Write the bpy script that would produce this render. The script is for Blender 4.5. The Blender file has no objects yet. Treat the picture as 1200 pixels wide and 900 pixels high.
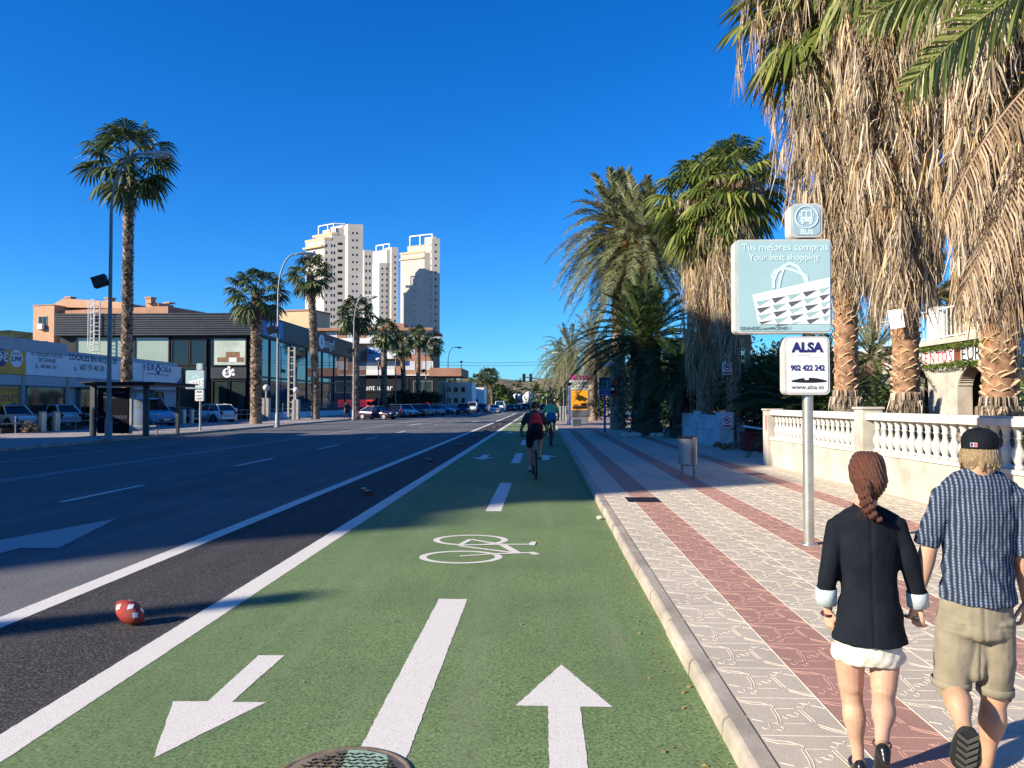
import bpy, math, random
from mathutils import Vector as V, Matrix, Euler, noise
rad = math.radians
S = bpy.context.scene
COL = S.collection
F = 901.0; CAMZ = 1.8
PITCH = math.atan(22 / F); YAW = math.atan(36 / F)
_f = V((-math.sin(YAW) * math.cos(PITCH), math.cos(YAW) * math.cos(PITCH), math.sin(PITCH)))
_r = V((math.cos(YAW), math.sin(YAW), 0)); _u = _r.cross(_f)
def ray(px, py): return _f * F + _r * (px - 600) + _u * (450 - py)
def G(px, py, z=0.0):
    """photograph pixel -> point on the horizontal plane z"""
    d = ray(px, py); t = (z - CAMZ) / d.z
    return V((d.x * t, d.y * t, z))
def P(px, py, Y):
    """photograph pixel -> point at depth Y"""
    d = ray(px, py); t = Y / d.y
    return V((d.x * t, Y, CAMZ + d.z * t))
def AX(px, Y): return P(px, 472, Y).x
def AZ(px, py, Y): return P(px, py, Y).z

def lin(c):
    c /= 255.0
    return c / 12.92 if c <= 0.04045 else ((c + 0.055) / 1.055) ** 2.4
def RGB(r, g, b): return (lin(r), lin(g), lin(b))

# ------------------------------------------------------------------ mesh builder
class MB:
    def __init__(s): s.v = []; s.f = []; s.m = []; s.s = []
    def add(s, vs, fs, mi=0, sm=False):
        o = len(s.v); s.v.extend([tuple(v) for v in vs])
        for f in fs:
            s.f.append([o + i for i in f]); s.m.append(mi); s.s.append(sm)
    def box(s, x0, x1, y0, y1, z0, z1, mi=0):
        s.add([(x0,y0,z0),(x1,y0,z0),(x1,y1,z0),(x0,y1,z0),(x0,y0,z1),(x1,y0,z1),(x1,y1,z1),(x0,y1,z1)],
              [(0,3,2,1),(4,5,6,7),(0,1,5,4),(1,2,6,5),(2,3,7,6),(3,0,4,7)], mi)
    def obox(s, c, size, rot=None, mi=0):
        M = Matrix.Translation(c) @ (rot.to_4x4() if rot else Matrix())
        hx, hy, hz = size[0]/2, size[1]/2, size[2]/2
        vs = [M @ V(p) for p in [(-hx,-hy,-hz),(hx,-hy,-hz),(hx,hy,-hz),(-hx,hy,-hz),(-hx,-hy,hz),(hx,-hy,hz),(hx,hy,hz),(-hx,hy,hz)]]
        s.add(vs, [(0,3,2,1),(4,5,6,7),(0,1,5,4),(1,2,6,5),(2,3,7,6),(3,0,4,7)], mi)
    def poly(s, pts, mi=0): s.add(pts, [list(range(len(pts)))], mi)
    def prism(s, pts, off, mi=0, sm=False):
        """polygon pts (3D, in order) extruded by vector off"""
        n = len(pts); off = V(off)
        a = [V(p) for p in pts]; b = [p + off for p in a]
        s.add(a + b, [list(range(n))[::-1], list(range(n, 2*n))], mi)
        s.add(a + b, [(i, (i+1) % n, n + (i+1) % n, n + i) for i in range(n)], mi, sm)
    def tube(s, pts, r, n=8, mi=0, cap=True, sm=True, flat=None):
        """tube along pts; r number / list / list of (rx,ry); flat = preferred side axis"""
        pts = [V(p) for p in pts]; k = len(pts)
        if not isinstance(r, (list, tuple)): r = [r] * k
        rings = []; side = None
        for i in range(k):
            t = (pts[min(i+1, k-1)] - pts[max(i-1, 0)])
            t = t.normalized() if t.length > 1e-9 else V((0, 0, 1))
            if flat is not None:
                sd = V(flat) - t * V(flat).dot(t)
            elif side is None:
                a = V((0, 0, 1)) if abs(t.z) < .9 else V((1, 0, 0))
                sd = a.cross(t)
            else: sd = side - t * side.dot(t)
            if sd.length < 1e-6: sd = V((1, 0, 0)).cross(t)
            side = sd.normalized(); up = t.cross(side)
            rx, ry = r[i] if isinstance(r[i], (list, tuple)) else (r[i], r[i])
            rings.append([pts[i] + side * (rx * math.cos(2*math.pi*j/n)) + up * (ry * math.sin(2*math.pi*j/n)) for j in range(n)])
        vs = [p for q in rings for p in q]
        fs = [(i*n+j, i*n+(j+1) % n, (i+1)*n+(j+1) % n, (i+1)*n+j) for i in range(k-1) for j in range(n)]
        s.add(vs, fs, mi, sm)
        if cap:
            s.add(rings[0], [list(range(n))[::-1]], mi); s.add(rings[-1], [list(range(n))], mi)
    def ball(s, c, r, n=12, m=8, mi=0, rot=None):
        c = V(c); r = r if isinstance(r, (list, tuple)) else (r, r, r)
        vs = []; fs = []
        def q(x, y, z):
            p = V((x*r[0], y*r[1], z*r[2]))
            return c + (rot @ p if rot else p)
        vs.append(q(0, 0, -1))
        for i in range(1, m):
            a = -math.pi/2 + math.pi*i/m
            for j in range(n):
                b = 2*math.pi*j/n
                vs.append(q(math.cos(a)*math.cos(b), math.cos(a)*math.sin(b), math.sin(a)))
        vs.append(q(0, 0, 1)); L = len(vs) - 1
        for j in range(n):
            fs.append((0, 1+(j+1) % n, 1+j)); fs.append((L, 1+(m-2)*n+j, 1+(m-2)*n+(j+1) % n))
        for i in range(m-2):
            for j in range(n):
                a = 1+i*n+j; b = 1+i*n+(j+1) % n
                fs.append((a, b, b+n, a+n))
        s.add(vs, fs, mi, True)
    def limb(s, nodes, n=14, flat=None, mi=0, dome=1.0):
        """organic closed tube: nodes = [(point, r | (rx,ry))], rounded ends"""
        pts = [V(p) for p, _ in nodes]; rs = [q if isinstance(q, (list, tuple)) else (q, q) for _, q in nodes]
        # resample smooth (catmull)
        PP = []; RR = []
        for i in range(len(pts)-1):
            p0 = pts[max(i-1, 0)]; p1 = pts[i]; p2 = pts[i+1]; p3 = pts[min(i+2, len(pts)-1)]
            for k in range(4):
                t = k/4
                PP.append(.5*((2*p1)+(p2-p0)*t+(2*p0-5*p1+4*p2-p3)*t*t+(3*p1-p0-3*p2+p3)*t**3))
                u = t*t*(3-2*t)
                RR.append((rs[i][0]*(1-u)+rs[i+1][0]*u, rs[i][1]*(1-u)+rs[i+1][1]*u))
        PP.append(pts[-1]); RR.append(rs[-1])
        d0 = (PP[0]-PP[1]).normalized(); d1 = (PP[-1]-PP[-2]).normalized()
        m0 = min(RR[0])*dome; m1 = min(RR[-1])*dome; A = PP[0]; B = PP[-1]; a = RR[0]; b = RR[-1]
        pre = [(A+d0*m0*math.sin(t), (a[0]*math.cos(t), a[1]*math.cos(t))) for t in (1.5, 1.1, .7, .35)]
        post = [(B+d1*m1*math.sin(t), (b[0]*math.cos(t), b[1]*math.cos(t))) for t in (.35, .7, 1.1, 1.5)]
        PP = [p for p, _ in pre]+PP+[p for p, _ in post]; RR = [q for _, q in pre]+RR+[q for _, q in post]
        s.tube(PP, RR, n, mi, True, True, flat)
    def lathe(s, prof, n=16, c=(0, 0, 0), mi=0, sm=True):
        c = V(c); vs = []
        for r, z in prof:
            for j in range(n):
                a = 2*math.pi*j/n; vs.append((c.x+r*math.cos(a), c.y+r*math.sin(a), c.z+z))
        k = len(prof)
        s.add(vs, [(i*n+j, i*n+(j+1) % n, (i+1)*n+(j+1) % n, (i+1)*n+j) for i in range(k-1) for j in range(n)], mi, sm)
        s.add(vs[:n], [list(range(n))[::-1]], mi); s.add(vs[-n:], [list(range(n))], mi)
    def ribbon(s, pts, ws, side, mi=0, sm=False):
        vs = []
        for p, w in zip(pts, ws):
            vs.append(p - side*w*.5); vs.append(p + side*w*.5)
        s.add(vs, [(2*i, 2*i+1, 2*i+3, 2*i+2) for i in range(len(pts)-1)], mi, sm)
    def mesh(s, name, mats):
        me = bpy.data.meshes.new(name)
        me.from_pydata(s.v, [], s.f)
        for m in mats: me.materials.append(m)
        if s.f:
            me.polygons.foreach_set('material_index', s.m)
            me.polygons.foreach_set('use_smooth', s.s)
        me.update(); return me
    def build(s, name, mats, parent=None, bev=0, loc=None, rot=None):
        if not isinstance(mats, (list, tuple)): mats = [mats]
        o = bpy.data.objects.new(name, s.mesh(name, mats)); COL.objects.link(o)
        if parent: o.parent = parent
        if loc is not None: o.location = loc
        if rot is not None: o.rotation_euler = rot
        if bev:
            b = o.modifiers.new('bevel', 'BEVEL'); b.width = bev; b.segments = 2; b.limit_method = 'ANGLE'; b.angle_limit = rad(40)
        return o

def remesh(mb, voxel, smooth=4, disp=None):
    """fuse the builder's closed pieces into one continuous skin"""
    me = mb.mesh('tmp', []); o = bpy.data.objects.new('tmp', me)
    sc = bpy.data.scenes.new('tmp'); sc.collection.objects.link(o)
    m = o.modifiers.new('r', 'REMESH'); m.mode = 'VOXEL'; m.voxel_size = voxel; m.use_smooth_shade = True
    if smooth:
        k = o.modifiers.new('s', 'SMOOTH'); k.factor = .5; k.iterations = smooth
    with bpy.context.temp_override(scene=sc, view_layer=sc.view_layers[0]):
        dg = bpy.context.evaluated_depsgraph_get()
    out = bpy.data.meshes.new_from_object(o.evaluated_get(dg))
    bpy.data.objects.remove(o); bpy.data.meshes.remove(me); bpy.data.scenes.remove(sc)
    if disp:
        nv = [(V(v.co), V(v.normal)) for v in out.vertices]; fl = []
        for p, n in nv: fl.extend(p + n * disp(p))
        out.vertices.foreach_set('co', fl); out.update()
    for p in out.polygons: p.use_smooth = True
    return out
def skin(name, mb, mat_, parent, voxel, smooth=4, disp=None):
    me = remesh(mb, voxel, smooth, disp); me.name = name
    mats = mat_ if isinstance(mat_, (list, tuple)) else [mat_]
    me.materials.clear()
    for m in mats: me.materials.append(m)
    o = bpy.data.objects.new(name, me); COL.objects.link(o); o.parent = parent
    return o

# ------------------------------------------------------------------ scene records
def tag(o, label, cat, group=None, kind=None):
    o['label'] = label; o['category'] = cat
    if group: o['group'] = group
    if kind: o['kind'] = kind
    return o
def thing(name, label, cat, loc=(0, 0, 0), rz=0.0, group=None):
    o = bpy.data.objects.new(name, None); COL.objects.link(o)
    o.empty_display_size = .2; o.location = loc; o.rotation_euler = (0, 0, rz)
    return tag(o, label, cat, group)
def struct(o): o['kind'] = 'structure'; return o
def copy_tree(o, parent=None, kids=None):
    if kids is None:
        kids = {}
        for x in bpy.data.objects:
            if x.parent: kids.setdefault(x.parent.name, []).append(x)
    c = o.copy(); COL.objects.link(c)
    if parent is not None: c.parent = parent
    for ch in kids.get(o.name, []): copy_tree(ch, c, kids)
    return c
def text(body, size, loc, face, mat_, parent, ext=.0006, align='CENTER', xs=1.0, name='lettering', bold=0.0):
    """face: '-Y', '+X', '-X' - the way the writing looks"""
    cu = bpy.data.curves.new(name, 'FONT'); cu.body = body; cu.size = size; cu.extrude = ext
    cu.align_x = align; cu.align_y = 'CENTER'; cu.resolution_u = 3; cu.offset = bold
    cu.materials.append(mat_)
    tmp = bpy.data.objects.new(name, cu); me = bpy.data.meshes.new_from_object(tmp)
    bpy.data.objects.remove(tmp); bpy.data.curves.remove(cu)
    o = bpy.data.objects.new(name, me); COL.objects.link(o); o.parent = parent; o.location = loc
    o.rotation_euler = (rad(90), 0, {'-Y': 0, '+X': rad(90), '-X': rad(-90)}[face]) if face != 'UP' else (0, 0, 0)
    o.scale = (xs, 1, 1)
    return o

# ------------------------------------------------------------------ materials
class NT:
    def __init__(s, name):
        s.m = bpy.data.materials.new(name); s.m.use_nodes = True
        s.t = s.m.node_tree; s.N = s.t.nodes; s.L = s.t.links
        s.b = s.N['Principled BSDF']; s.out = s.N['Material Output']
        s._co = None
    def n(s, typ, **kw):
        x = s.N.new(typ)
        for k, v in kw.items():
            if k[0] == 'i' and k[1:].isdigit(): x.inputs[int(k[1:])].default_value = v
            else: setattr(x, k, v)
        return x
    def l(s, a, b): s.L.new(a, b)
    def co(s, scale=(1, 1, 1)):
        if s._co is None: s._co = s.n('ShaderNodeTexCoord')
        if scale == (1, 1, 1): return s._co.outputs['Object']
        mp = s.n('ShaderNodeMapping'); mp.inputs['Scale'].default_value = scale
        s.l(s._co.outputs['Object'], mp.inputs['Vector']); return mp.outputs[0]
    def noise(s, scale, detail=4, rough=.55, vec=None):
        x = s.n('ShaderNodeTexNoise'); x.inputs['Scale'].default_value = scale
        x.inputs['Detail'].default_value = detail; x.inputs['Roughness'].default_value = rough
        s.l(vec if vec is not None else s.co(), x.inputs['Vector']); return x.outputs['Fac']
    def ramp(s, fac, stops):
        x = s.n('ShaderNodeValToRGB'); e = x.color_ramp.elements
        while len(e) < len(stops): e.new(.5)
        for i, (p, c) in enumerate(stops):
            e[i].position = p; e[i].color = (*c, 1) if len(c) == 3 else c
        s.l(fac, x.inputs[0]); return x.outputs[0]
    def mix(s, a, b, fac, mode='MIX'):
        x = s.n('ShaderNodeMix', data_type='RGBA', blend_type=mode)
        for sock, val in ((x.inputs[0], fac), (x.inputs[6], a), (x.inputs[7], b)):
            if hasattr(val, 'is_linked'): s.l(val, sock)
            elif isinstance(val, (int, float)): sock.default_value = val
            else: sock.default_value = (*val, 1) if len(val) == 3 else val
        return x.outputs[2]
    def math(s, op, a, b=0.0, c=None):
        x = s.n('ShaderNodeMath', operation=op)
        for i, val in enumerate((a, b) if c is None else (a, b, c)):
            if hasattr(val, 'is_linked'): s.l(val, x.inputs[i])
            else: x.inputs[i].default_value = val
        return x.outputs[0]
    def sep(s, vec=None):
        x = s.n('ShaderNodeSeparateXYZ'); s.l(vec if vec is not None else s.co(), x.inputs[0]); return x.outputs
    def bump(s, h, strength=.3, dist=.01):
        x = s.n('ShaderNodeBump'); x.inputs['Strength'].default_value = strength; x.inputs['Distance'].default_value = dist
        s.l(h, x.inputs['Height']); s.l(x.outputs[0], s.b.inputs['Normal'])
    def base(s, c):
        if hasattr(c, 'is_linked'): s.l(c, s.b.inputs['Base Color'])
        else: s.b.inputs['Base Color'].default_value = (*c, 1)
    def set(s, rough=.6, metal=0.0, spec=.5):
        s.b.inputs['Roughness'].default_value = rough; s.b.inputs['Metallic'].default_value = metal
        s.b.inputs['Specular IOR Level'].default_value = spec; return s.m
def M(name, col, rough=.6, metal=0.0, var=.25, scale=3.0, bump=0.0, bscale=60.0, spec=.4, dist=.01):
    t = NT(name)
    f = t.noise(scale, 5, .6)
    d = tuple(c*(1-var) for c in col); b = tuple(min(1, c*(1+var*.6)) for c in col)
    t.base(t.ramp(f, [(.3, d), (.7, b)]))
    if bump: t.bump(t.noise(bscale, 4), bump, dist)
    return t.set(rough, metal, spec)
def LEAF(name, a, b, c, rough=.5, trans=.25, spec=.35):
    """leaf blades: each blade its own shade between a, b and c"""
    t = NT(name)
    g = t.n('ShaderNodeNewGeometry')
    col = t.ramp(g.outputs['Random Per Island'], [(0, a), (.5, b), (1, c)])
    t.base(col); t.set(rough, 0, spec)
    if trans:
        tr = t.n('ShaderNodeBsdfTranslucent'); t.l(col, tr.inputs[0])
        mx = t.n('ShaderNodeMixShader'); mx.inputs[0].default_value = trans
        t.l(t.b.outputs[0], mx.inputs[1]); t.l(tr.outputs[0], mx.inputs[2]); t.l(mx.outputs[0], t.out.inputs[0])
    return t.m
# ------------------------------------------------------------------ material library
def asphalt(name, dark, light, speck, big=.25):
    t = NT(name)
    n1 = t.noise(58, 3, .9); n2 = t.noise(.7, 5, .6); n3 = t.noise(60, 3, .7)
    stretch = t.noise(1.0, 4, .6, t.co((1.6, .05, 1)))
    c = t.ramp(n1, [(.40, tuple(x*.45 for x in dark)), (.47, dark), (.54, light), (.63, speck)])
    c = t.mix(c, tuple(x*.72 for x in dark), t.ramp(n2, [(.42, (0, 0, 0)), (.75, (big*2,)*3)]))
    c = t.mix(c, tuple(min(1, x*1.6) for x in light), t.ramp(stretch, [(.45, (0, 0, 0)), (.75, (.4,)*3)]))
    t.base(c)
    t.bump(t.mix(n1, n3, .4), .55, .006)
    return t.set(.85, 0, .25)
M_ROAD = asphalt('road_asphalt', (.085, .085, .088), (.155, .154, .152), (.30, .30, .29))
M_BLACK = asphalt('black_asphalt', (.022, .021, .021), (.054, .050, .048), (.20, .185, .165), .1)
M_LOT = asphalt('lot_asphalt', (.07, .07, .075), (.11, .11, .115), (.15, .15, .15))
def green_lane():
    t = NT('green_lane_paint')
    n1 = t.noise(52, 4, .85); n2 = t.noise(.55, 5, .6); n3 = t.noise(9, 4, .6)
    wear = t.noise(1.0, 5, .65, t.co((2.0, .12, 1)))
    c = t.ramp(n1, [(.36, (.035, .055, .022)), (.46, (.140, .210, .075)), (.54, (.175, .25, .095)), (.66, (.31, .38, .18))])
    c = t.mix(c, (.095, .150, .06), t.ramp(n2, [(.42, (0,)*3), (.68, (.6,)*3)]))
    c = t.mix(c, (.23, .26, .14), t.ramp(wear, [(.50, (0,)*3), (.70, (.5,)*3)]))
    c = t.mix(c, (.20, .19, .09), t.ramp(t.noise(2.2, 5, .7), [(.66, (0,)*3), (.78, (.5,)*3)]))
    c = t.mix(c, (.06, .075, .045), t.ramp(t.noise(3.1, 6, .75), [(.60, (0,)*3), (.70, (.55,)*3)]))
    t.base(c); t.bump(t.mix(n1, n3, .3), .8, .009)
    return t.set(.8, 0, .3)
M_GREEN = green_lane()
def road_paint(name, col, speck=.5):
    t = NT(name)
    n1 = t.noise(120, 3, .8); n2 = t.noise(18, 5, .7); n3 = t.noise(2.5, 4, .6)
    c = t.ramp(n1, [(.38, tuple(x*.28 for x in col)), (.46, tuple(x*.92 for x in col)), (.6, col)])
    c = t.mix(c, tuple(x*.62 for x in col), t.ramp(n2, [(.52, (0,)*3), (.72, (speck,)*3)]))
    c = t.mix(c, tuple(x*.80 for x in col), n3)
    c = t.mix(c, tuple(x*.30 for x in col), t.ramp(t.noise(34, 6, .75), [(.62, (0,)*3), (.66, (.85,)*3)]))
    t.base(c); t.bump(n1, .3, .004)
    return t.set(.7, 0, .3)
M_LINE = road_paint('road_white_paint', (.83, .78, .70))
M_LINE_WORN = road_paint('road_worn_paint', (.46, .45, .44), .8)
M_YEL = road_paint('road_yellow_paint', (.55, .42, .12), .8)
def paver(name, a, b, c, line):
    t = NT(name)
    n1 = t.noise(160, 3, .7); n2 = t.noise(1.3, 5, .6)
    sx = t.sep()
    wn = t.n('ShaderNodeTexWhiteNoise', noise_dimensions='2D')
    cb = t.n('ShaderNodeCombineXYZ')
    t.l(t.math('FLOOR', t.math('DIVIDE', t.math('SUBTRACT', sx[0], 1.1), .465)), cb.inputs[0])
    t.l(t.math('FLOOR', t.math('DIVIDE', sx[1], .5)), cb.inputs[1]); t.l(cb.outputs[0], wn.inputs['Vector'])
    col = t.ramp(n1, [(.32, a), (.5, b), (.68, c)])
    col = t.mix(col, tuple(x*.7 for x in b), t.ramp(n2, [(.42, (0,)*3), (.72, (.5,)*3)]))
    col = t.mix(col, tuple(x*.72 for x in b), t.math('MULTIPLY', wn.outputs['Value'], .35))
    # joints across the strip
    fy = t.math('FRACT', t.math('DIVIDE', sx[1], .5)); fx = t.math('FRACT', t.math('DIVIDE', t.math('SUBTRACT', sx[0], 1.1), .465))
    j = t.math('MAXIMUM', t.math('LESS_THAN', fy, .022), t.math('LESS_THAN', fx, .024))
    col = t.mix(col, line, t.math('MULTIPLY', j, .75))
    t.base(col); t.bump(t.math('SUBTRACT', n1, t.math('MULTIPLY', j, .8)), .4, .005)
    return t.set(.8, 0, .25)
M_PAVG = paver('grey_paver', (.38, .325, .255), (.55, .475, .375), (.66, .58, .47), (.50, .42, .315))
M_PAVR = paver('red_paver', (.29, .15, .118), (.43, .24, .185), (.52, .31, .245), (.44, .27, .21))
M_RIDG = M('paver_ridge_grey', (.63, .54, .42), .8, 0, .2, 8, .3, 200)
M_RIDR = M('paver_ridge_red', (.50, .29, .225), .8, 0, .2, 8, .3, 200)
M_KERB = M('kerb_stone', (.40, .35, .28), .85, 0, .35, 2.6, .5, 120, .25, .006)
M_FARPAV = M('far_paving', (.34, .26, .22), .85, 0, .3, 1.0, .2, 40)
M_LPAV = M('left_paving', (.31, .28, .28), .8, 0, .25, 2.0, .2, 30)
M_SOIL = M('soil', (.17, .13, .09), .95, 0, .5, 1.2, .6, 12)
M_GROUND = M('ground', (.20, .17, .13), .95, 0, .4, .05, .4, 3)
M_STEEL = M('brushed_steel', (.50, .49, .44), .38, .75, .2, 6, 0, 10, .5)
M_GALV = M('galvanised_steel', (.23, .235, .24), .55, .35, .25, 5, .1, 80)
M_LAMPH = M('lamp_head_grey', (.52, .51, .48), .4, 0, .15, 5)
M_DKMET = M('dark_metal', (.02, .021, .025), .45, .3, .3, 5)
M_WHITE = M('white_paint', (.74, .73, .70), .55, 0, .12, 3, .08, 60)
M_BALU = M('balustrade_white', (.60, .565, .50), .75, 0, .22, 4, .25, 60)
M_WALLW = M('white_render', (.50, .46, .385), .85, 0, .30, 1.6, .6, 45, .2, .012)
M_WALLB = M('painted_block_wall', (.55, .56, .58), .85, 0, .3, 1.6, .4, 40)
M_BLACKP = M('black_plastic', (.012, .012, .013), .5, 0, .3, 5)
M_RUBBER = M('rubber', (.015, .015, .016), .8, 0, .3, 10)
M_GLASSD = M('dark_glass', (.012, .016, .02), .04, 0, .1, 1, 0, 1, .6)
M_ORANGE_B = M('orange_render', (.46, .265, .16), .85, 0, .12, .4, .1, 10)
M_ORANGE_D = M('brick_and_shaded_render', (.36, .19, .12), .85, 0, .2, .5, .1, 10)  # brick colour; also stands in for shade on the orange block's wing
M_TAN_B = M('tan_render', (.55, .41, .24), .85, 0, .12, .4)
M_TOWER = M('tower_concrete', (.50, .445, .39), .8, 0, .1, .1, .1, 5)
M_NAVY = M('navy_print', (.02, .02, .13), .5, 0, .05)
M_PRINTG = M('grey_print', (.10, .11, .12), .5, 0, .05)
M_INK = M('black_print', (.012, .012, .015), .5, 0, .2)
M_RED = M('red_print', (.55, .03, .05), .5, 0, .15)
M_TEAL = M('teal_panel', (.36, .53, .54), .30, 0, .06, 1.5)
M_PALETEAL = M('pale_teal_print', (.62, .77, .76), .4, 0, .08, 6)
M_PANELW = M('panel_white', (.78, .79, .77), .35, 0, .08, 6)
M_BLUE_S = M('blue_sign', (.02, .075, .42), .4, 0, .1)
M_YELLOW = M('yellow_print', (.80, .34, .015), .45, 0, .1, 2)
M_PURPLE = M('purple_print', (.12, .02, .15), .5, 0, .1)
M_PINK = M('pink_print', (.50, .07, .25), .5, 0, .1)
def skin_mat(name, a, b):
    t = NT(name)
    n = t.noise(14, 4); t.base(t.ramp(n, [(.3, a), (.7, b)]))
    t.bump(t.noise(160, 3), .12, .002)
    t.b.inputs['Subsurface Weight'].default_value = .12
    t.b.inputs['Subsurface Radius'].default_value = (.012, .004, .002)
    return t.set(.5, 0, .35)
M_SKINW = skin_mat('skin_pale', (.46, .26, .17), (.58, .35, .24))
M_SKINM = skin_mat('skin_tan', (.40, .22, .13), (.52, .31, .20))
M_SKIND = skin_mat('skin_sun', (.30, .15, .09), (.40, .22, .14))
def cloth(name, a, b, weave=900, wr=.5, rough=.85):
    t = NT(name)
    n = t.noise(9, 5, .6); t.base(t.ramp(n, [(.3, a), (.7, b)]))
    h = t.mix(t.noise(22, 4, .55), t.noise(weave, 2), .25)
    t.bump(h, wr, .012)
    t.b.inputs['Sheen Weight'].default_value = .1 if a[0] > .1 else 0.0
    return t.set(rough, 0, .2)
M_JACKET = cloth('black_jacket_cloth', (.0035, .0055, .010), (.008, .011, .018))
M_CUFF = cloth('cuff_lining', (.46, .54, .55), (.62, .69, .69))
M_SKIRT = cloth('cream_skirt_cloth', (.62, .56, .44), (.76, .71, .60), 900, .7)
M_KHAKI = cloth('khaki_cloth', (.215, .185, .125), (.30, .26, .18), 900, .7)
M_CAP = cloth('black_cap_cloth', (.003, .004, .007), (.007, .009, .013), 700, .25)
M_TEEG = cloth('green_tee', (.12, .42, .20), (.18, .52, .28))
M_SHORTB = cloth('blue_shorts', (.01, .10, .22), (.02, .15, .3))
M_TEED = cloth('dark_tee', (.022, .022, .027), (.04, .04, .045))
M_PACK = cloth('red_backpack_cloth', (.42, .012, .018), (.6, .025, .03))
M_JEAN = cloth('jean_cloth', (.02, .03, .07), (.04, .06, .12))
def hair_mat(name, a, b, c, sc=(1, 1, 1)):
    t = NT(name)
    n = t.noise(150, 5, .65, t.co(sc))
    t.base(t.ramp(n, [(.32, a), (.5, b), (.70, c)])); t.bump(n, .8, .01)
    return t.set(.42, 0, .4)
M_HAIRW = hair_mat('auburn_hair', (.030, .010, .006), (.105, .034, .018), (.21, .080, .042), (2.6, 2.6, .35))
M_HAIRM = hair_mat('sandy_hair', (.12, .075, .035), (.32, .22, .115), (.52, .40, .24), (2.4, 2.4, .5))
M_HAIRD = hair_mat('dark_hair', (.01, .006, .004), (.03, .018, .012), (.06, .04, .025))
M_HAIRR = hair_mat('ginger_hair', (.12, .05, .02), (.25, .12, .05), (.35, .18, .08))
def stripe_shirt():
    t = NT('striped_shirt_cloth')
    s = t.sep()
    wob = t.math('MULTIPLY', t.math('SUBTRACT', t.noise(5, 3), .5), .012)
    u = t.math('FRACT', t.math('DIVIDE', t.math('ADD', s[0], wob), .0172))
    # thin pale stripe with a dotted thread, over alternating navy bands
    st = t.math('LESS_THAN', t.math('ABSOLUTE', t.math('SUBTRACT', u, .5)), .15)
    v = t.math('FRACT', t.math('DIVIDE', s[2], .013))
    dots = t.math('LESS_THAN', v, .66)
    th = t.math('LESS_THAN', t.math('ABSOLUTE', t.math('SUBTRACT', u, .5)), .36)
    c = t.mix((.016, .022, .042), (.045, .062, .105), th)
    c = t.mix(c, (.25, .30, .37), t.math('MULTIPLY', st, t.math('ADD', t.math('MULTIPLY', dots, .8), .2)))
    c = t.mix(c, (.03, .04, .07), t.math('MULTIPLY', t.noise(30, 4), .25))
    t.base(c)
    t.bump(t.mix(t.noise(26, 4, .55), t.noise(900, 2), .15), .8, .014)
    return t.set(.85, 0, .15)
M_SHIRT = stripe_shirt()
# foliage
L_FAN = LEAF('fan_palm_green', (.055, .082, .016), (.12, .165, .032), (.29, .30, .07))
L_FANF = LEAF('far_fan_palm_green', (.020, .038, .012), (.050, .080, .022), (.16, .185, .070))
L_DATE = LEAF('date_palm_olive', (.085, .100, .040), (.17, .18, .08), (.32, .31, .16))
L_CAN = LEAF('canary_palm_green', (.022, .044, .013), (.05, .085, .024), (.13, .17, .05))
L_BRIGHT = LEAF('bright_frond', (.10, .145, .022), (.19, .235, .045), (.34, .34, .09))
L_DEAD = LEAF('dead_frond_straw', (.12, .09, .062), (.40, .31, .215), (.70, .60, .46), .75, .12, .2)
L_DEADG = LEAF('dead_frond_gold', (.18, .112, .056), (.48, .335, .18), (.68, .54, .34), .75, .12, .2)
L_BROWN = LEAF('dead_pinnate_brown', (.18, .12, .07), (.34, .23, .14), (.50, .37, .24), .7, .1, .2)
L_IVY = LEAF('ivy_leaf', (.05, .09, .015), (.10, .16, .03), (.20, .24, .05))
L_BUSH = LEAF('shrub_leaf', (.018, .036, .012), (.04, .07, .02), (.09, .12, .035))
L_PINE = LEAF('pine_needles', (.015, .03, .012), (.03, .05, .02), (.06, .08, .03), .7, .1)
M_BOOT = M('palm_boot_orange', (.40, .19, .085), .85, 0, .6, 9, .6, 60)
M_BOOTS = M('palm_sheath_orange', (.30, .165, .095), .9, 0, .75, 7, .8, 40)
M_BOOTE = M('palm_boot_straw', (.52, .37, .22), .85, 0, .4, 9, .6, 60)
def trunk_mat(name, a, b, c, rings=22):
    t = NT(name)
    n = t.noise(6, 5, .65, t.co((1, 1, 5))); n2 = t.noise(26, 4, .7, t.co((2, 2, .7)))
    t.base(t.mix(t.ramp(n, [(.3, a), (.5, b), (.72, c)]), tuple(x*.5 for x in a), t.ramp(n2, [(.5, (0,)*3), (.68, (.75,)*3)])))
    t.bump(t.mix(n, n2, .5), .9, .03)
    return t.set(.9, 0, .15)
M_TRUNK = trunk_mat('palm_trunk_grey', (.11, .085, .065), (.20, .16, .12), (.30, .25, .195))
M_TRUNKT = trunk_mat('palm_trunk_tan', (.15, .10, .075), (.28, .20, .15), (.42, .32, .24))
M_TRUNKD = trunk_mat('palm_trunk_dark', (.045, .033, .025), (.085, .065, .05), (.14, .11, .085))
def car_paint(name, col, rough=.25, metal=.0):
    m = M(name, col, rough, metal, .06, 1.5, 0, 1, .6)
    m.node_tree.nodes['Principled BSDF'].inputs['Coat Weight'].default_value = .6
    return m
M_SCALE = LEAF('palm_bark_scales', (.085, .060, .042), (.24, .175, .125), (.50, .40, .30), .9, 0, .15)
M_SCALED = LEAF('dark_palm_bark_scales', (.03, .022, .017), (.08, .06, .045), (.18, .14, .10), .9, 0, .15)
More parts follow.
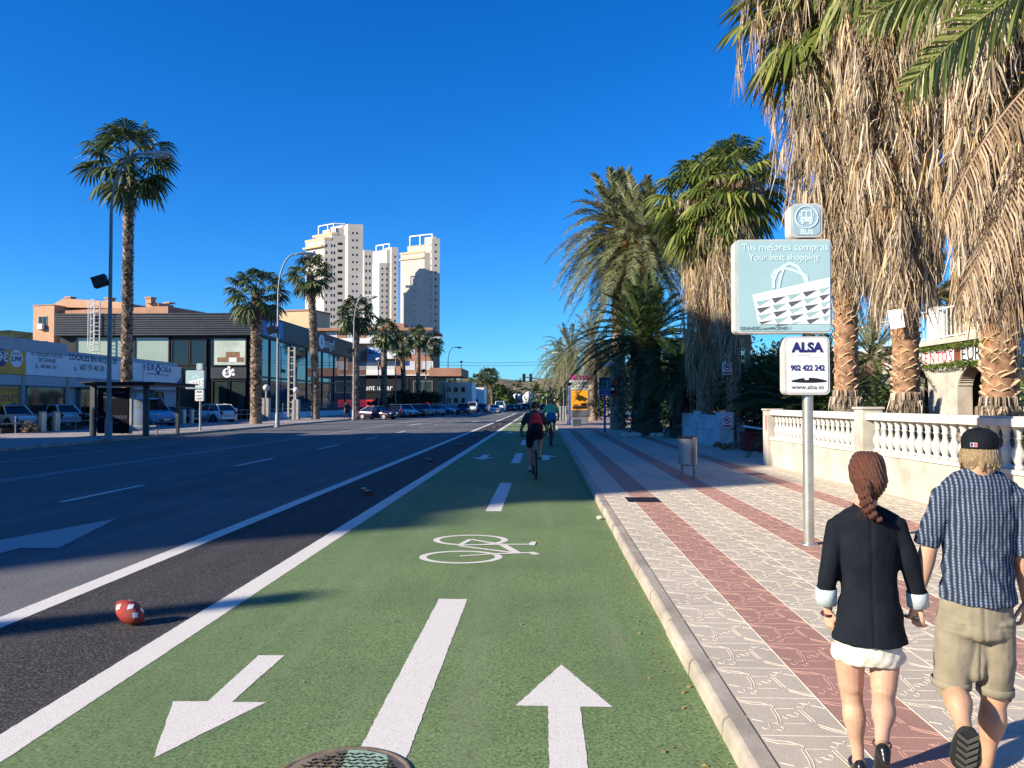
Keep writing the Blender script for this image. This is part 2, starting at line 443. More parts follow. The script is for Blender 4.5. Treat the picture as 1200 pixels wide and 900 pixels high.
# ------------------------------------------------------------------ the setting: ground, road, lane, pavements
R = random.Random(11)
def sheet(name, x0, x1, y0, y1, z, mat_, parent=None):
    mb = MB(); ny = max(1, int((y1-y0)/20)); 
    for i in range(ny):
        a = y0+(y1-y0)*i/ny; b = y0+(y1-y0)*(i+1)/ny
        mb.poly([(x0, a, z), (x1, a, z), (x1, b, z), (x0, b, z)])
    return struct(mb.build(name, mat_, parent))
sheet('ground', -3000, 3000, -300, 4000, -.06, M_GROUND)
sheet('road', -20.0, 1.0, -60, 420, 0, M_ROAD)
sheet('asphalt_buffer', -4.40, -2.80, -60, 130, .004, M_BLACK)
sheet('cycle_lane', -2.75, .97, -60, 130, .0045, M_GREEN)
ln = MB(); wl = MB(); yl = MB(); LZ = .0068
def mark(mb, pts, z=LZ):
    pts = [V((p[0], p[1], 0)) for p in pts]
    if min(p.y for p in pts) < 16 and max(p.y for p in pts) > -2 and len(pts) != 4 or max((a-b).length for a, b in zip(pts, pts[1:]+pts[:1])) > 1.2 and min(p.y for p in pts) < 16:
        # ragged, chipped edge
        out = []
        for a, b in zip(pts, pts[1:]+pts[:1]):
            n = max(1, min(420, int((b-a).length/.028)))
            for i in range(n):
                q_ = a.lerp(b, i/n); v = noise.noise_vector(V((q_.x*23, q_.y*23, 3)))*.0045+noise.noise_vector(V((q_.x*70, q_.y*70, 9)))*.003
                out.append(V((q_.x+v.x, q_.y+v.y, 0)))
        pts = out
    mb.poly([(p[0], p[1], z) for p in pts])
def rect(mb, x0, x1, y0, y1, z=LZ):
    n = max(1, int((y1-y0)/15))
    for i in range(n):
        a = y0+(y1-y0)*i/n; b = y0+(y1-y0)*(i+1)/n
        mark(mb, [(x0, a), (x1, a), (x1, b), (x0, b)], z)
rect(ln, -2.935, -2.705, -20, 130); rect(ln, -4.54, -4.32, -20, 130)
for y in (2.55, 12.75, 22.9, 32.7, 42.5, 52, 62, 72, 82, 92): rect(ln, -.95, -.69, y, y+4.5)
def arrow(mb, x, y0, y1, head, hw, sw, up=True):
    """straight arrow from y0 (tail) to y1 (tip)"""
    s = 1 if y1 > y0 else -1; yb = y1-s*head
    pts = [(x-sw/2, y0), (x+sw/2, y0), (x+sw/2, yb), (x+hw/2, yb), (x, y1), (x-hw/2, yb), (x-sw/2, yb)]
    mark(mb, pts if s > 0 else pts[::-1])
arrow(ln, .125, 2.4, 5.33, .73, .57, .19)
mark(ln, [G(303, 769), G(333.5, 769), G(271.5, 824), G(312, 824), G(180, 889.5), G(203, 823), G(243.5, 823)])
for k in range(1, 4):
    arrow(ln, .10, 24.2+(k-1)*21, 26.6+(k-1)*21, 1.0, .75, .24); arrow(ln, -1.95, 26.6+(k-1)*21, 24.2+(k-1)*21, 1.0, .75, .24)
# bicycle symbol
def ering(cx, cy, rx, ry, w, n=48):
    for i in range(n):
        a = 2*math.pi*i/n; b = 2*math.pi*(i+1)/n
        mark(ln, [(cx+rx*math.cos(a), cy+ry*math.sin(a)), (cx+rx*math.cos(b), cy+ry*math.sin(b)),
                  (cx+(rx-w)*math.cos(b), cy+(ry-w*.75)*math.sin(b)), (cx+(rx-w)*math.cos(a), cy+(ry-w*.75)*math.sin(a))][::-1])
ering(-.955, 8.97, .485, .37, .085); ering(-.945, 10.08, .49, .385, .085)
def stroke(z0, z1, w):
    a = G(480+z0[0]/7.5, 615+z0[1]/7.5); b = G(480+z1[0]/7.5, 615+z1[1]/7.5)
    d = (b-a).normalized(); s = V((-d.y, d.x, 0))*w/2
    mark(ln, [a-s, b-s, b+s, a+s], LZ+.0015+R.random()*.003)
for a, b, w in (((435, 188), (535, 133), .07), ((535, 133), (690, 160), .06), ((690, 160), (820, 178), .06), ((440, 184), (810, 178), .06),
                ((800, 178), (1055, 177), .06), ((440, 192), (900, 250), .06), ((810, 175), (945, 252), .10), ((690, 264), (1065, 250), .06),
                ((1060, 247), (1122, 268), .09), ((440, 283), (710, 264), .05)): stroke(a, b, w)
mark(ln, [G(480+x/7.5, 615+y/7.5) for x, y in ((1060, 188), (1100, 190), (1114, 158), (1075, 155), (1048, 170))], LZ+.006)
# tar seams and repair patches in the carriageway
tm = MB()
def wob(x, y0, y1, w, seed):
    n = int((y1-y0)/1.2); p = [(x+.05*noise.noise(V((seed, i*.7, 0)))*2, y0+(y1-y0)*i/n) for i in range(n+1)]
    for a, b in zip(p[:-1], p[1:]): tm.poly([(a[0]-w, a[1], .0032), (a[0]+w, a[1], .0032), (b[0]+w, b[1], .0032), (b[0]-w, b[1], .0032)])
for x, y0, y1, w, sd in ((-10.6, 4, 120, .016, 2), (-14.6, 6, 120, .02, 3), (-6.9, 4, 26, .012, 4)): wob(x, y0, y1, w, sd)
for x0, x1, y in ((-12.2, -4.8, 19.3), (-20, -8.8, 27.1), (-12.2, -4.8, 41.0)):
    n = 10
    for i in range(n):
        a, b = x0+(x1-x0)*i/n, x0+(x1-x0)*(i+1)/n; ya, yb = y+.12*noise.noise(V((a, y, 0))), y+.12*noise.noise(V((b, y, 0)))
        tm.poly([(a, ya-.014, .0036), (b, yb-.014, .0036), (b, yb+.014, .0036), (a, ya+.014, .0036)])
struct(tm.build('road_tar_seams', M('tar', (.018, .018, .02), .5, 0, .3, 8)))
rp_ = MB(); rp_.poly([(-8.5, 14.5, .0024), (-4.8, 14.5, .0024), (-4.8, 37, .0024), (-8.5, 37, .0024)]); rp_.poly([(-14.4, 33, .0024), (-12.9, 33, .0024), (-12.9, 37, .0024), (-14.4, 37, .0024)])
struct(rp_.build('road_repair_patch', asphalt('patched_asphalt', (.075, .075, .080), (.135, .134, .134), (.23, .23, .22))))
# carriageway lines
for k in range(-2, 22):
    rect(ln if k < 5 else wl, -8.78, -8.64, 13.6+8.0*k, 16.5+8.0*k)
rect(wl, -12.62, -12.50, -40, 300); rect(wl, -12.36, -12.24, -40, 300)
rect(wl, -16.46, -16.36, -40, 90)
arrow(wl, -6.6, 5.4, 11.7, 2.4, 1.25, .28)
for y, x in ((70, -6.5), (96, -10.6), (60, -10.6), (112, -6.5)): arrow(wl, x, y, y+6, 2.2, 1.2, .3)
for y in (66, 72, 78, 88, 96, 104, 112, 122): rect(wl, -10.9-(y % 3), -9.6, y, y+.7)
for y in (31, 34.5, 38): mark(yl, [(-19.6, y), (-19.5, y+.1), (-17.9, y+1.6), (-18.0, y+1.5)][::1])
for i in range(9): rect(ln, -19.2+i*2.0, -18.2+i*2.0, 128, 133)
struct(ln.build('lane_markings', M_LINE)); struct(wl.build('road_markings', M_LINE_WORN)); struct(yl.build('bay_markings', M_YEL))

# right-hand kerb: cut stones with open joints
kb = MB(); y = -6.0
while y < 130:
    L = .93; h = .112+R.uniform(-.003, .003); dx = R.uniform(-.006, .006)
    pts = [(.955+dx, y+.006, -.05), (1.10, y+.006, -.05), (1.10, y+.006, h), (1.0+dx, y+.006, h), (.975+dx, y+.006, h-.012), (.965+dx, y+.006, h-.035)]
    kb.prism(pts, (0, L-.022, 0)); y += L
struct(kb.build('kerb', M_KERB, bev=.011))
kl = MB(); y = -40
while y < 200:
    kl.box(-20.15, -20.0, y+.005, y+.995, -.05, .12); y += 1.0
struct(kl.build('far_kerb', M_KERB))
# dirt line and grit along the kerb foot
# right-hand pavement in strips
U = .465; X0 = 1.1; PZ = .110
pv = MB()
for k in range(12):
    red = k in (1, 4, 8)
    for j in range(14):
        a = -8+j*4.0; x1 = X0+U*(k+1) if k < 11 else 7.4
        pv.poly([(X0+U*k, a, PZ), (x1, a, PZ), (x1, a+4.0, PZ), (X0+U*k, a+4.0, PZ)], 1 if red else 0)
pav = struct(pv.build('pavement', [M_PAVG, M_PAVR]))
rg = MB(); 
def ridge(pts, w, h, mi):
    n = len(pts)
    if n < 2: return
    top = []; l = []; r = []
    for i in range(n):
        d = V(pts[min(i+1, n-1)])-V(pts[max(i-1, 0)]); d = V((d[0], d[1], 0))
        d = d.normalized() if d.length > 1e-9 else V((1, 0, 0)); s = V((-d.y, d.x, 0))*w
        p = V((pts[i][0], pts[i][1], PZ)); top.append(p+V((0, 0, h))); l.append(p+s); r.append(p-s)
    vs = l+top+r
    rg.add(vs, [(i, n+i, n+i+1, i+1) for i in range(n-1)]+[(n+i, 2*n+i, 2*n+i+1, n+i+1) for i in range(n-1)], mi)
def arc(cx, cy, r, a0, a1, n=6): return [(cx+r*math.cos(rad(a0+(a1-a0)*i/n)), cy+r*math.sin(rad(a0+(a1-a0)*i/n))) for i in range(n+1)]
TILE = [
    [(0, 0), (1, 0)],
    [(.0, .94), (.13, .88), (.26, .86), (.34, .80)], [(.02, .88), (.14, .81), (.26, .80)] + arc(.33, .74, .055, 120, -100),
    [(.34, .68), (.33, .46), (.30, .30)], [(.38, .68), (.37, .46), (.34, .31)],
    arc(.24, .25, .06, 20, 190) + arc(.13, .20, .05, 20, -170)[1:], arc(.27, .17, .05, 60, -150) + [(.14, .10)],
    [(.38, .70), (.62, .70)], [(.36, .30), (.62, .30)],
    [(.66, .68), (.68, .50), (.70, .34)], [(.70, .69), (.72, .50), (.74, .34)],
    arc(.72, .80, .06, -140, 80) + arc(.82, .88, .05, -150, 20)[1:], [(.74, .28), (.86, .18), (.99, .10)], [(.74, .22), (.86, .12), (.99, .05)],
    arc(.47, .47, .055, 0, 250), arc(.56, .53, .055, 180, 430), [(.86, .80), (.99, .72)], [(.02, .40), (.14, .34)],
]
for k in range(11):
    for j in range(4, 44):
        y0 = j*.5
        if y0 < 2: continue
        if y0 > 14 and (k+j) % 1: continue
        for line in TILE:
            if y0 > 15 and len(line) > 8: continue
            ridge([(X0+U*(k+p[0]*.985+.008), y0+.5*p[1]) for p in line], .0040, .0024, 1 if k in (1, 4, 8) else 0)
    ridge([(X0+U*(k+1), 2.0+3.0*i) for i in range(10)], .005, .004, 0)
rgo = rg.build('paving_relief', [M_RIDG, M_RIDR], pav)
gm = MB(); gm.box(1.46, 2.02, 13.2, 13.85, PZ+.001, PZ+.006)
for i in range(14): gm.box(1.48+i*.038, 1.50+i*.038, 13.24, 13.81, PZ+.006, PZ+.010)
tag(gm.build('drain_cover', M_DKMET), 'small dark metal drain cover set in the red and grey paving', 'drain cover')
sheet('plaza_paving', 1.1, 34, 48, 150, .105, M_FARPAV)
sheet('garden_soil', 6.75, 40, -10, 21.5, .06, M_SOIL); sheet('driveway', 7.4, 40, 21.5, 28.6, .07, M_LOT); sheet('palm_bed', 7.4, 40, 28.6, 48, .09, M_SOIL)
# left-hand pavement and car park
sheet('left_pavement', -29.2, -20.15, -60, 200, .12, M_LPAV)
sheet('car_park', -62, -29.2, 30, 84, .05, M_LOT)
lf = MB()
for i in range(120):
    y = -2+i*1.2
    lf.box(-29.2, -20.16, y, y+.02, .1202, .1235)
struct(lf.build('left_paving_joints', M_KERB))

# manhole cover in the cycle lane
mh = thing('manhole_cover', 'round embossed cast iron manhole cover with a green painted band in the cycle lane', 'manhole cover', (-.955, 3.675, .006))
m = MB(); m.lathe([(.335, 0), (.335, .007), (.318, .008), (.312, .004), (.300, .004), (.292, .008), (.0, .008)], 64)
M_IRON = M('cast_iron', (.26, .205, .13), .6, .3, .5, 8, .3, 80); M_IRONG = M('green_washed_iron', (.30, .44, .31), .7, 0, .3, 14)
m.build('plate', M_IRON, mh)
g = MB(); gy = [-.285+.57*i/12 for i in range(13)]
for a, b in zip(gy[:-1], gy[1:]):
    def lim(x, y): 
        h = math.sqrt(max(0, .288**2-y*y)); return max(-h, min(h, x))
    sl = -.10
    g.poly([(lim(-.02+sl*a, a), a, .0105), (lim(.20+sl*a, a), a, .0105), (lim(.20+sl*b, b), b, .0105), (lim(-.02+sl*b, b), b, .0105)])
g.build('painted_band', M_IRONG, mh)
st = MB(); k = 0
for i in range(-8, 9):
    for j in range(-8, 9):
        x = i*.034+(j % 2)*.017; y = j*.034
        if x*x+y*y < .265**2 and not (abs(y) < .05 and abs(x) < .2):
            a = rad(35 if (i+j) % 2 else -35)
            st.obox(V((x, y, .0115)), (.026, .008, .007), Euler((0, 0, a)).to_matrix())
st.build('tread_studs', M('stud_dark', (.05, .045, .035), .6, .3, .4, 20), mh)
t_ = text('MUNICIPAL', .055, (0, 0, .011), 'UP', M_DKMET, mh, .002, name='cast_lettering')

# rubber lane separators in the black strip
sep0 = None
for i, y in enumerate((15.2, 23.6, 31.8, 39.8, 48, 56, 64)):
    nm = ['nearest', 'second', 'third', 'fourth', 'fifth', 'sixth', 'farthest'][i]
    lab = f'{nm} of the low rust red rubber lane separators on the black asphalt'
    if sep0 is None:
        sep0 = thing('lane_separator', lab, 'lane separator', (-3.52, y, .004), rad(22), 'rubber lane separators on the black strip')
        b = MB(); pr = [(-.085, 0), (-.06, .05), (-.03, .075), (.03, .075), (.06, .05), (.085, 0)]
        L = .36
        b.prism([(x, -L, z) for x, z in pr], (0, 2*L, 0))
        b.prism([(x*.6, L, z*.6) for x, z in pr], (0, .07, 0)); b.prism([(x*.6, -L-.07, z*.6) for x, z in pr], (0, .07, 0))
        b.build('body', M('separator_rubber', (.10, .035, .025), .75, 0, .4, 6), sep0)
        for s in (-1, 1):
            q = MB(); q.box(-.05, .05, s*.22-.05, s*.22+.05, .0765, .080); q.build('reflector', M_LAMPH, sep0)
    else:
        c = copy_tree(sep0); c.location.y = y; c['label'] = lab

# pebbles and dry leaves along the gutter
gr = MB()
for i in range(110):
    y = 2.8+R.random()**2*22; x = .95-abs(R.gauss(0, .16))-.01
    if R.random() < .15: x = R.uniform(-2.6, .9)
    s = R.uniform(.006, .018); a = R.uniform(0, 3.1)
    gr.obox(V((x, y, .0055+s*.22)), (s*1.6, s, s*.4), Euler((R.uniform(-.3, .3), R.uniform(-.3, .3), a)).to_matrix())
o = gr.build('gutter_litter', M('dry_leaf_litter', (.30, .22, .08), .8, 0, .5, 40)); o['kind'] = 'stuff'; o['label'] = 'scattered dry leaves and grit on the green lane by the kerb'
st_ = MB(); st_.ball((.88, 11.9, .035), (.06, .05, .035), 8, 6); tag(st_.build('stone', M_WALLW), 'small pale stone lying on the green lane against the kerb', 'stone')

# ------------------------------------------------------------------ hills
def hill(name, x0, x1, y, prof, depth, mat_, zj=6):
    """ridge with a sloping face: prof = [(x, crest height)]"""
    mb = MB(); nx = 60; ny = 14; vs = []
    for j in range(ny+1):
        v = j/ny
        for i in range(nx+1):
            x = x0+(x1-x0)*i/nx
            for a, b in zip(prof[:-1], prof[1:]):
                if a[0] <= x <= b[0]: h = a[1]+(b[1]-a[1])*(x-a[0])/(b[0]-a[0]); break
            else: h = prof[-1][1] if x > prof[-1][0] else prof[0][1]
            nz = noise.fractal(V((x*.012, v*3+y*.001, 1.3)), 1.0, 2.0, 5)
            prof_v = math.sin(min(1, v*1.15)*math.pi/2)
            vs.append((x, y+(v-.5)*depth, -2+(h+2)*prof_v+nz*zj*prof_v))
    mb.add(vs, [(j*(nx+1)+i, j*(nx+1)+i+1, (j+1)*(nx+1)+i+1, (j+1)*(nx+1)+i) for j in range(ny) for i in range(nx)], 0, True)
    return mb.build(name, mat_)
def hill_mat():
    t = NT('dry_hillside')
    n = t.noise(.02, 6, .65); n2 = t.noise(.11, 5, .7)
    c = t.ramp(n2, [(.34, (.055, .070, .032)), (.46, (.15, .125, .072)), (.6, (.33, .25, .165)), (.75, (.46, .36, .25))])
    c = t.mix(c, (.05, .075, .035), t.ramp(n, [(.48, (0,)*3), (.62, (.85,)*3)]))
    t.base(c); t.bump(n2, .7, 3); return t.set(.95, 0, .1)
HM = hill_mat()
d = 900
def hp(px, py, Y): p = P(px, py, Y); return (p.x, p.z)
struct(hill('hillside', -260, 420, d, [(-260, 10)]+[hp(*q, d) for q in ((505, 446), (535, 441), (556, 442), (580, 441), (600, 445), (618, 446), (640, 441), (660, 440), (700, 446))]+[(420, 30)], 260, HM))
struct(hill('wooded_hill', -900, -380, 760, [(-900, 40)]+[hp(*q, 760) for q in ((-40, 383), (0, 381), (14, 380), (30, 384), (60, 400), (130, 420))]+[(-380, 20)], 240, M('wooded_hillside', (.030, .042, .02), .95, 0, .5, .06, .9, .2, .1, 4), 10))
# ------------------------------------------------------------------ palms
def basis(az, el):
    d = V((math.cos(az)*math.cos(el), math.sin(az)*math.cos(el), math.sin(el)))
    s = V((-math.sin(az), math.cos(az), 0)); return d, s, d.cross(s)*-1
def fan(mb, o, az, el, pet, r, segs=16, droop=.5, mi=0, pmi=None, rnd=R, spread=118, steps=3):
    """fan leaf: curved petiole, pleated blade split into drooping fingers"""
    d, s, u = basis(az, el)
    pts = [o + d*(pet*t) + V((0, 0, -.28*pet*droop*t*t)) for t in (0, .5, 1)]
    mb.tube(pts, [.022+.010*pet, .017, .012], 4, mi if pmi is None else pmi, False, True)
    c = pts[-1]; d2 = (pts[2]-pts[1]).normalized()
    tw = rnd.uniform(-.5, .5); s2 = (s*math.cos(tw)+u*math.sin(tw)); s2 = (s2-d2*s2.dot(d2)).normalized(); u2 = s2.cross(d2)
    da = rad(2*spread/segs)
    for i in range(segs):
        a = rad(-spread)+da*(i+.5)
        L = r*(1-.28*(abs(a)/rad(spread))**2)*rnd.uniform(.9, 1.05)
        dr = d2*math.cos(a)+s2*math.sin(a); sd = s2*math.cos(a)-d2*math.sin(a)
        cup = .28*math.sin(abs(a)*.8)
        P_ = []; W = []
        for k in range(steps+1):
            t = k/steps
            dp = droop*L*(max(0, t-.42)**1.5)*1.7
            P_.append(c + dr*(L*t) + u2*(cup*L*t*.6) + V((0, 0, -dp)))
            W.append(2*L*t*math.tan(da/2)*1.04 if t <= .7 else None)
        wm = 2*L*.68*math.tan(da/2)
        W = [w if w is not None else wm*(1-(k/steps-.66)/.34)*.9+.004 for k, w in enumerate(W)]
        pl = (sd + u2*(.55 if i % 2 else -.55)).normalized()
        mb.ribbon(P_, W, pl, mi)
def bezier(p0, p1, p2, n): return [(p0*(1-t)**2+p1*2*t*(1-t)+p2*t*t) for t in [i/n for i in range(n+1)]]
def pinnate(mb, pts, L, nleaf=46, lw=.035, ll=.5, mi=0, rmi=0, rnd=R, rr=.022, vee=.35, droop=.25, fwd=.75, axis=(0, 0, 1)):
    """feather frond along the rachis points"""
    n = len(pts)-1
    mb.tube(pts, [rr*(1-.8*i/n)+.003 for i in range(n+1)], 4, rmi, False)
    def at(t):
        x = t*n; i = min(int(x), n-1); return pts[i].lerp(pts[i+1], x-i), (pts[i+1]-pts[i]).normalized()
    for i in range(nleaf):
        t = .14+.86*i/(nleaf-1)
        p, tg = at(t)
        sd = tg.cross(V(axis)); sd = sd.normalized() if sd.length > .05 else V((1, 0, 0)); up = sd.cross(tg)
        l = ll*(math.sin(math.pi*(.12+.83*t))**.6)*rnd.uniform(.85, 1.08)
        for sg in (-1, 1):
            f = fwd+.5*t
            dr = (sd*sg+tg*f+up*(vee+rnd.uniform(-.18, .18))).normalized()
            a = p; b = p+dr*l*.55+V((0, 0, -droop*l*.12)); c = p+dr*l+V((0, 0, -droop*l*rnd.uniform(.5, 1.1)))
            wd = tg if rnd.random() < .7 else (tg+up*.6).normalized()
            mb.ribbon([a, b, c], [lw*.7, lw, .004], wd, mi)
def crown_fan(mb, n, r, pet, lo=-50, hi=82, segs=14, droop=.55, rnd=R, mi=0, steps=3):
    for i in range(n):
        f = (i+.5)/n
        el = hi-(hi-lo)*f**.85+rnd.uniform(-9, 9); az = i*2.39996+rnd.uniform(-.25, .25)
        fan(mb, V((.10*math.cos(az), .10*math.sin(az), .35-.55*f)), az, rad(el), pet*rnd.uniform(.8, 1.15)*(1 if el > -20 else .9), r*rnd.uniform(.88, 1.1),
            segs, droop*(1.1 if el > 20 else .8), mi, None, rnd, 118, steps)
def dead_leaf(mb, o, az, out, L, nst, rnd, mi=0, spread=.28):
    """old fan leaf folded against the trunk: a bunch of hanging strips"""
    d = V((math.cos(az), math.sin(az), 0)); s = V((-d.y, d.x, 0))
    k = o + d*out + V((0, 0, -.12-out*.5))
    mb.tube([o, o.lerp(k, .6)+V((0, 0, .08)), k], [.018, .014, .01], 3, mi, False)
    for j in range(nst):
        x = rnd.uniform(-1, 1); l = L*rnd.uniform(.55, 1.08)
        ang = x*spread*2; e = rnd.uniform(-.10, .16)
        a = k + s*(x*.05)+d*rnd.uniform(-.04, .04)
        b = a + (s*math.sin(ang)*.7+d*e+V((0, 0, -1))+s*rnd.uniform(-.12, .12)).normalized()*l*.5
        c = b + (s*math.sin(ang)*.15+d*e*.3+V((0, 0, -1))+s*rnd.uniform(-.35, .35)+d*rnd.uniform(-.15, .2)).normalized()*l*.5
        w = rnd.uniform(.009, .032)
        tw = rnd.uniform(0, 3.14); side = s*math.cos(tw)+d*math.sin(tw)
        mb.ribbon([a, a.lerp(b, .5)+s*rnd.uniform(-.02, .02), b, c], [w*.6, w*1.1, w, .004], side, mi)
def boots(mb, z0, z1, r, n, rnd, size=.26, mi=0, tmi=1, turns=5):
    """criss-cross stubs of cut leaf bases climbing the trunk in two spirals"""
    for i in range(n):
        f = i/n; z = z0+(z1-z0)*f; az = i*2*math.pi/turns*1.0+f*1.3+(i//turns)*math.pi/turns+rnd.uniform(-.08, .08)
        d = V((math.cos(az), math.sin(az), 0)); s = V((-d.y, d.x, 0)); rr = r*rnd.uniform(.94, 1.08)
        w = size*rnd.uniform(.65, 1.25); h = size*rnd.uniform(.8, 1.35); b_off = rnd.uniform(-.05, .05)
        b = d*rr+V((0, 0, z+b_off))
        out = .055*rnd.uniform(.3, 1.5)
        # split base: two arms of an inverted V and the orange wedge between them
        for sg in (-1, 1):
            foot = b+s*(sg*w)+d*(-.05-w*.28); tip = b+d*(out*.7)+V((0, 0, h*.8))
            mid = (foot+tip)*.5+d*.03*rnd.uniform(.5, 1.6)+V((0, 0, .02))
            mb.tube([foot, mid, tip], [(.022, .012), (.036, .016), (.030, .014)], 5, tmi, True, True, d)
        mb.poly([b+s*w*.8+d*(-.03-w*.2), b+d*(out*.55)+V((0, 0, h*.82)), b-s*w*.8+d*(-.03-w*.2), b+d*.01+V((0, 0, -h*.15))], mi)
def trunk_tube(mb, h, r0, r1, n=16, lean=(0, 0), rough=.03, rings=26, rnd=R, mi=0, flare=1.25):
    pts = []; rs = []
    for i in range(rings+1):
        f = i/rings
        pts.append((lean[0]*f**1.6*h, lean[1]*f**1.6*h, h*f))
        rs.append((r0+(r1-r0)*f)*(1+(flare-1)*max(0, 1-f*7))*(1+rnd.uniform(-rough, rough)*(1 if i else 0)))
    mb.tube(pts, rs, n, mi)
    return V(pts[-1])
def scales(mb, h0, h1, r0, r1, rnd, per=9, dz=.16, mi=0, lean=(0, 0), H=1, out=.06):
    """stubble of old leaf scars on a trimmed trunk"""
    z = h0; k = 0
    while z < h1:
        f = (z-h0)/(h1-h0); r = r0+(r1-r0)*f; lf = z/H
        c = V((lean[0]*lf**1.6*H, lean[1]*lf**1.6*H, 0))
        for j in range(per):
            az = 2*math.pi*(j+.5*(k % 2))/per+rnd.uniform(-.12, .12)
            d = V((math.cos(az), math.sin(az), 0)); s = V((-d.y, d.x, 0)); w = math.pi*r/per*1.15
            b = c+d*(r*.97)+V((0, 0, z+rnd.uniform(-.03, .03)))
            t = b+d*out*rnd.uniform(.5, 1.5)+V((0, 0, dz*rnd.uniform(.9, 1.5)))
            mb.add([b-s*w, b+s*w, t+s*w*.45, t-s*w*.45, t+s*w*.45-d*.03+V((0, 0, -.04)), t-s*w*.45-d*.03+V((0, 0, -.04))], [(0, 1, 2, 3), (3, 2, 4, 5)], mi)
        z += dz; k += 1

# --- street fan palms on the far side (two trunk heights built, then copies)
def street_palm(label, loc, h, cr, seed, lean=(0, 0), n=44, r0=.36, r1=.27, segs=18):
    q = random.Random(seed)
    t = thing('fan_palm', label, 'palm tree', loc, 0, 'fan palms along the far pavement')
    m = MB(); top = trunk_tube(m, h, r0*.92, r1*.92, 12, lean, .05, 30, q)
    m.build('trunk', M_TRUNKT, t)
    m = MB(); scales(m, .5, h, r0*.95, r1*.98, q, 9, .15, 0, lean, h, .09)
    bk = m.build('bark_scales', M_SCALE, t)
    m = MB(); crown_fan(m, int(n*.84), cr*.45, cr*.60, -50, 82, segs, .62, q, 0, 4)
    c = m.build('crown', L_FANF, t); c.location = top
    m = MB()
    for i in range(26): dead_leaf(m, V((0, 0, -.3)), q.uniform(0, 6.28), q.uniform(.12, .5), q.uniform(.5, 1.1), 6, q)
    for i in range(3):
        az = q.uniform(0, 6.28); d = V((math.cos(az), math.sin(az), 0))
        m.tube(bezier(V((0, 0, 0)), d*1.6+V((0, 0, .9)), d*2.9+V((0, 0, q.uniform(-.6, .8))), 8), [.018]*4+[.012]*5, 4)
    k = m.build('dead_leaves', L_DEAD, t); k.location = top
    return t
def palm_at(px, Y): return AX(px, Y)
def crown_h(py, Y, px=600): return P(px, py, Y).z
Y = 45; street_palm('tallest fan palm on a slim trunk behind the black bus shelter', (AX(148, Y), Y, .12), AZ(150, 190, Y)-.12, 3.0, 3, (0, 0), 46, .30, .25)
Y = 61; street_palm('fan palm with wide drooping crown at the corner of the black showroom', (AX(300, Y), Y, .12), AZ(298, 344, Y)-.12, 2.7, 4, (0, 0), 52, .44, .42)
Y = 78; p3 = street_palm('fan palm with slightly curved trunk in front of the left white tower', (AX(370, Y), Y, .12), AZ(362, 322, Y)-.12, 2.6, 5, (-.045, 0), 50, .40, .34)
Y = 83; p4 = street_palm('fan palm behind the lamp post near the far end of the showroom', (AX(417, Y), Y, .12), AZ(415, 368, Y)-.12, 2.5, 6, (0, 0), 46, .38, .32, 12)
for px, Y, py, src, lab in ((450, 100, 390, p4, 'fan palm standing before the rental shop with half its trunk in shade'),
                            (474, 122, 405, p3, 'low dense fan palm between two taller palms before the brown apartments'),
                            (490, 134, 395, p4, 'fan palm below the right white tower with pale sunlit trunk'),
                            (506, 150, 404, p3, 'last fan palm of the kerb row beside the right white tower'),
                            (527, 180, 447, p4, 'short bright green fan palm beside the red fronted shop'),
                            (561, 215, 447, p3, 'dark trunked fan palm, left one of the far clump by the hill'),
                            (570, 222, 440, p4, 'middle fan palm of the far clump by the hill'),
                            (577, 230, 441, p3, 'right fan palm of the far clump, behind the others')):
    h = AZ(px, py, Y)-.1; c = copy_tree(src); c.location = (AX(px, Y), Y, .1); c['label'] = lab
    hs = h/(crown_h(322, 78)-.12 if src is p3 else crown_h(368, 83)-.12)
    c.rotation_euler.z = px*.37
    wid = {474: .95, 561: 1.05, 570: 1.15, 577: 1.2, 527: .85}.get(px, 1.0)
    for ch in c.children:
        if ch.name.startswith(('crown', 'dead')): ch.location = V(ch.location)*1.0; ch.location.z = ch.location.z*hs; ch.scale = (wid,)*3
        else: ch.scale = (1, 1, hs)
        if ch.name.startswith(('trunk', 'bark')) and src is p3: pass

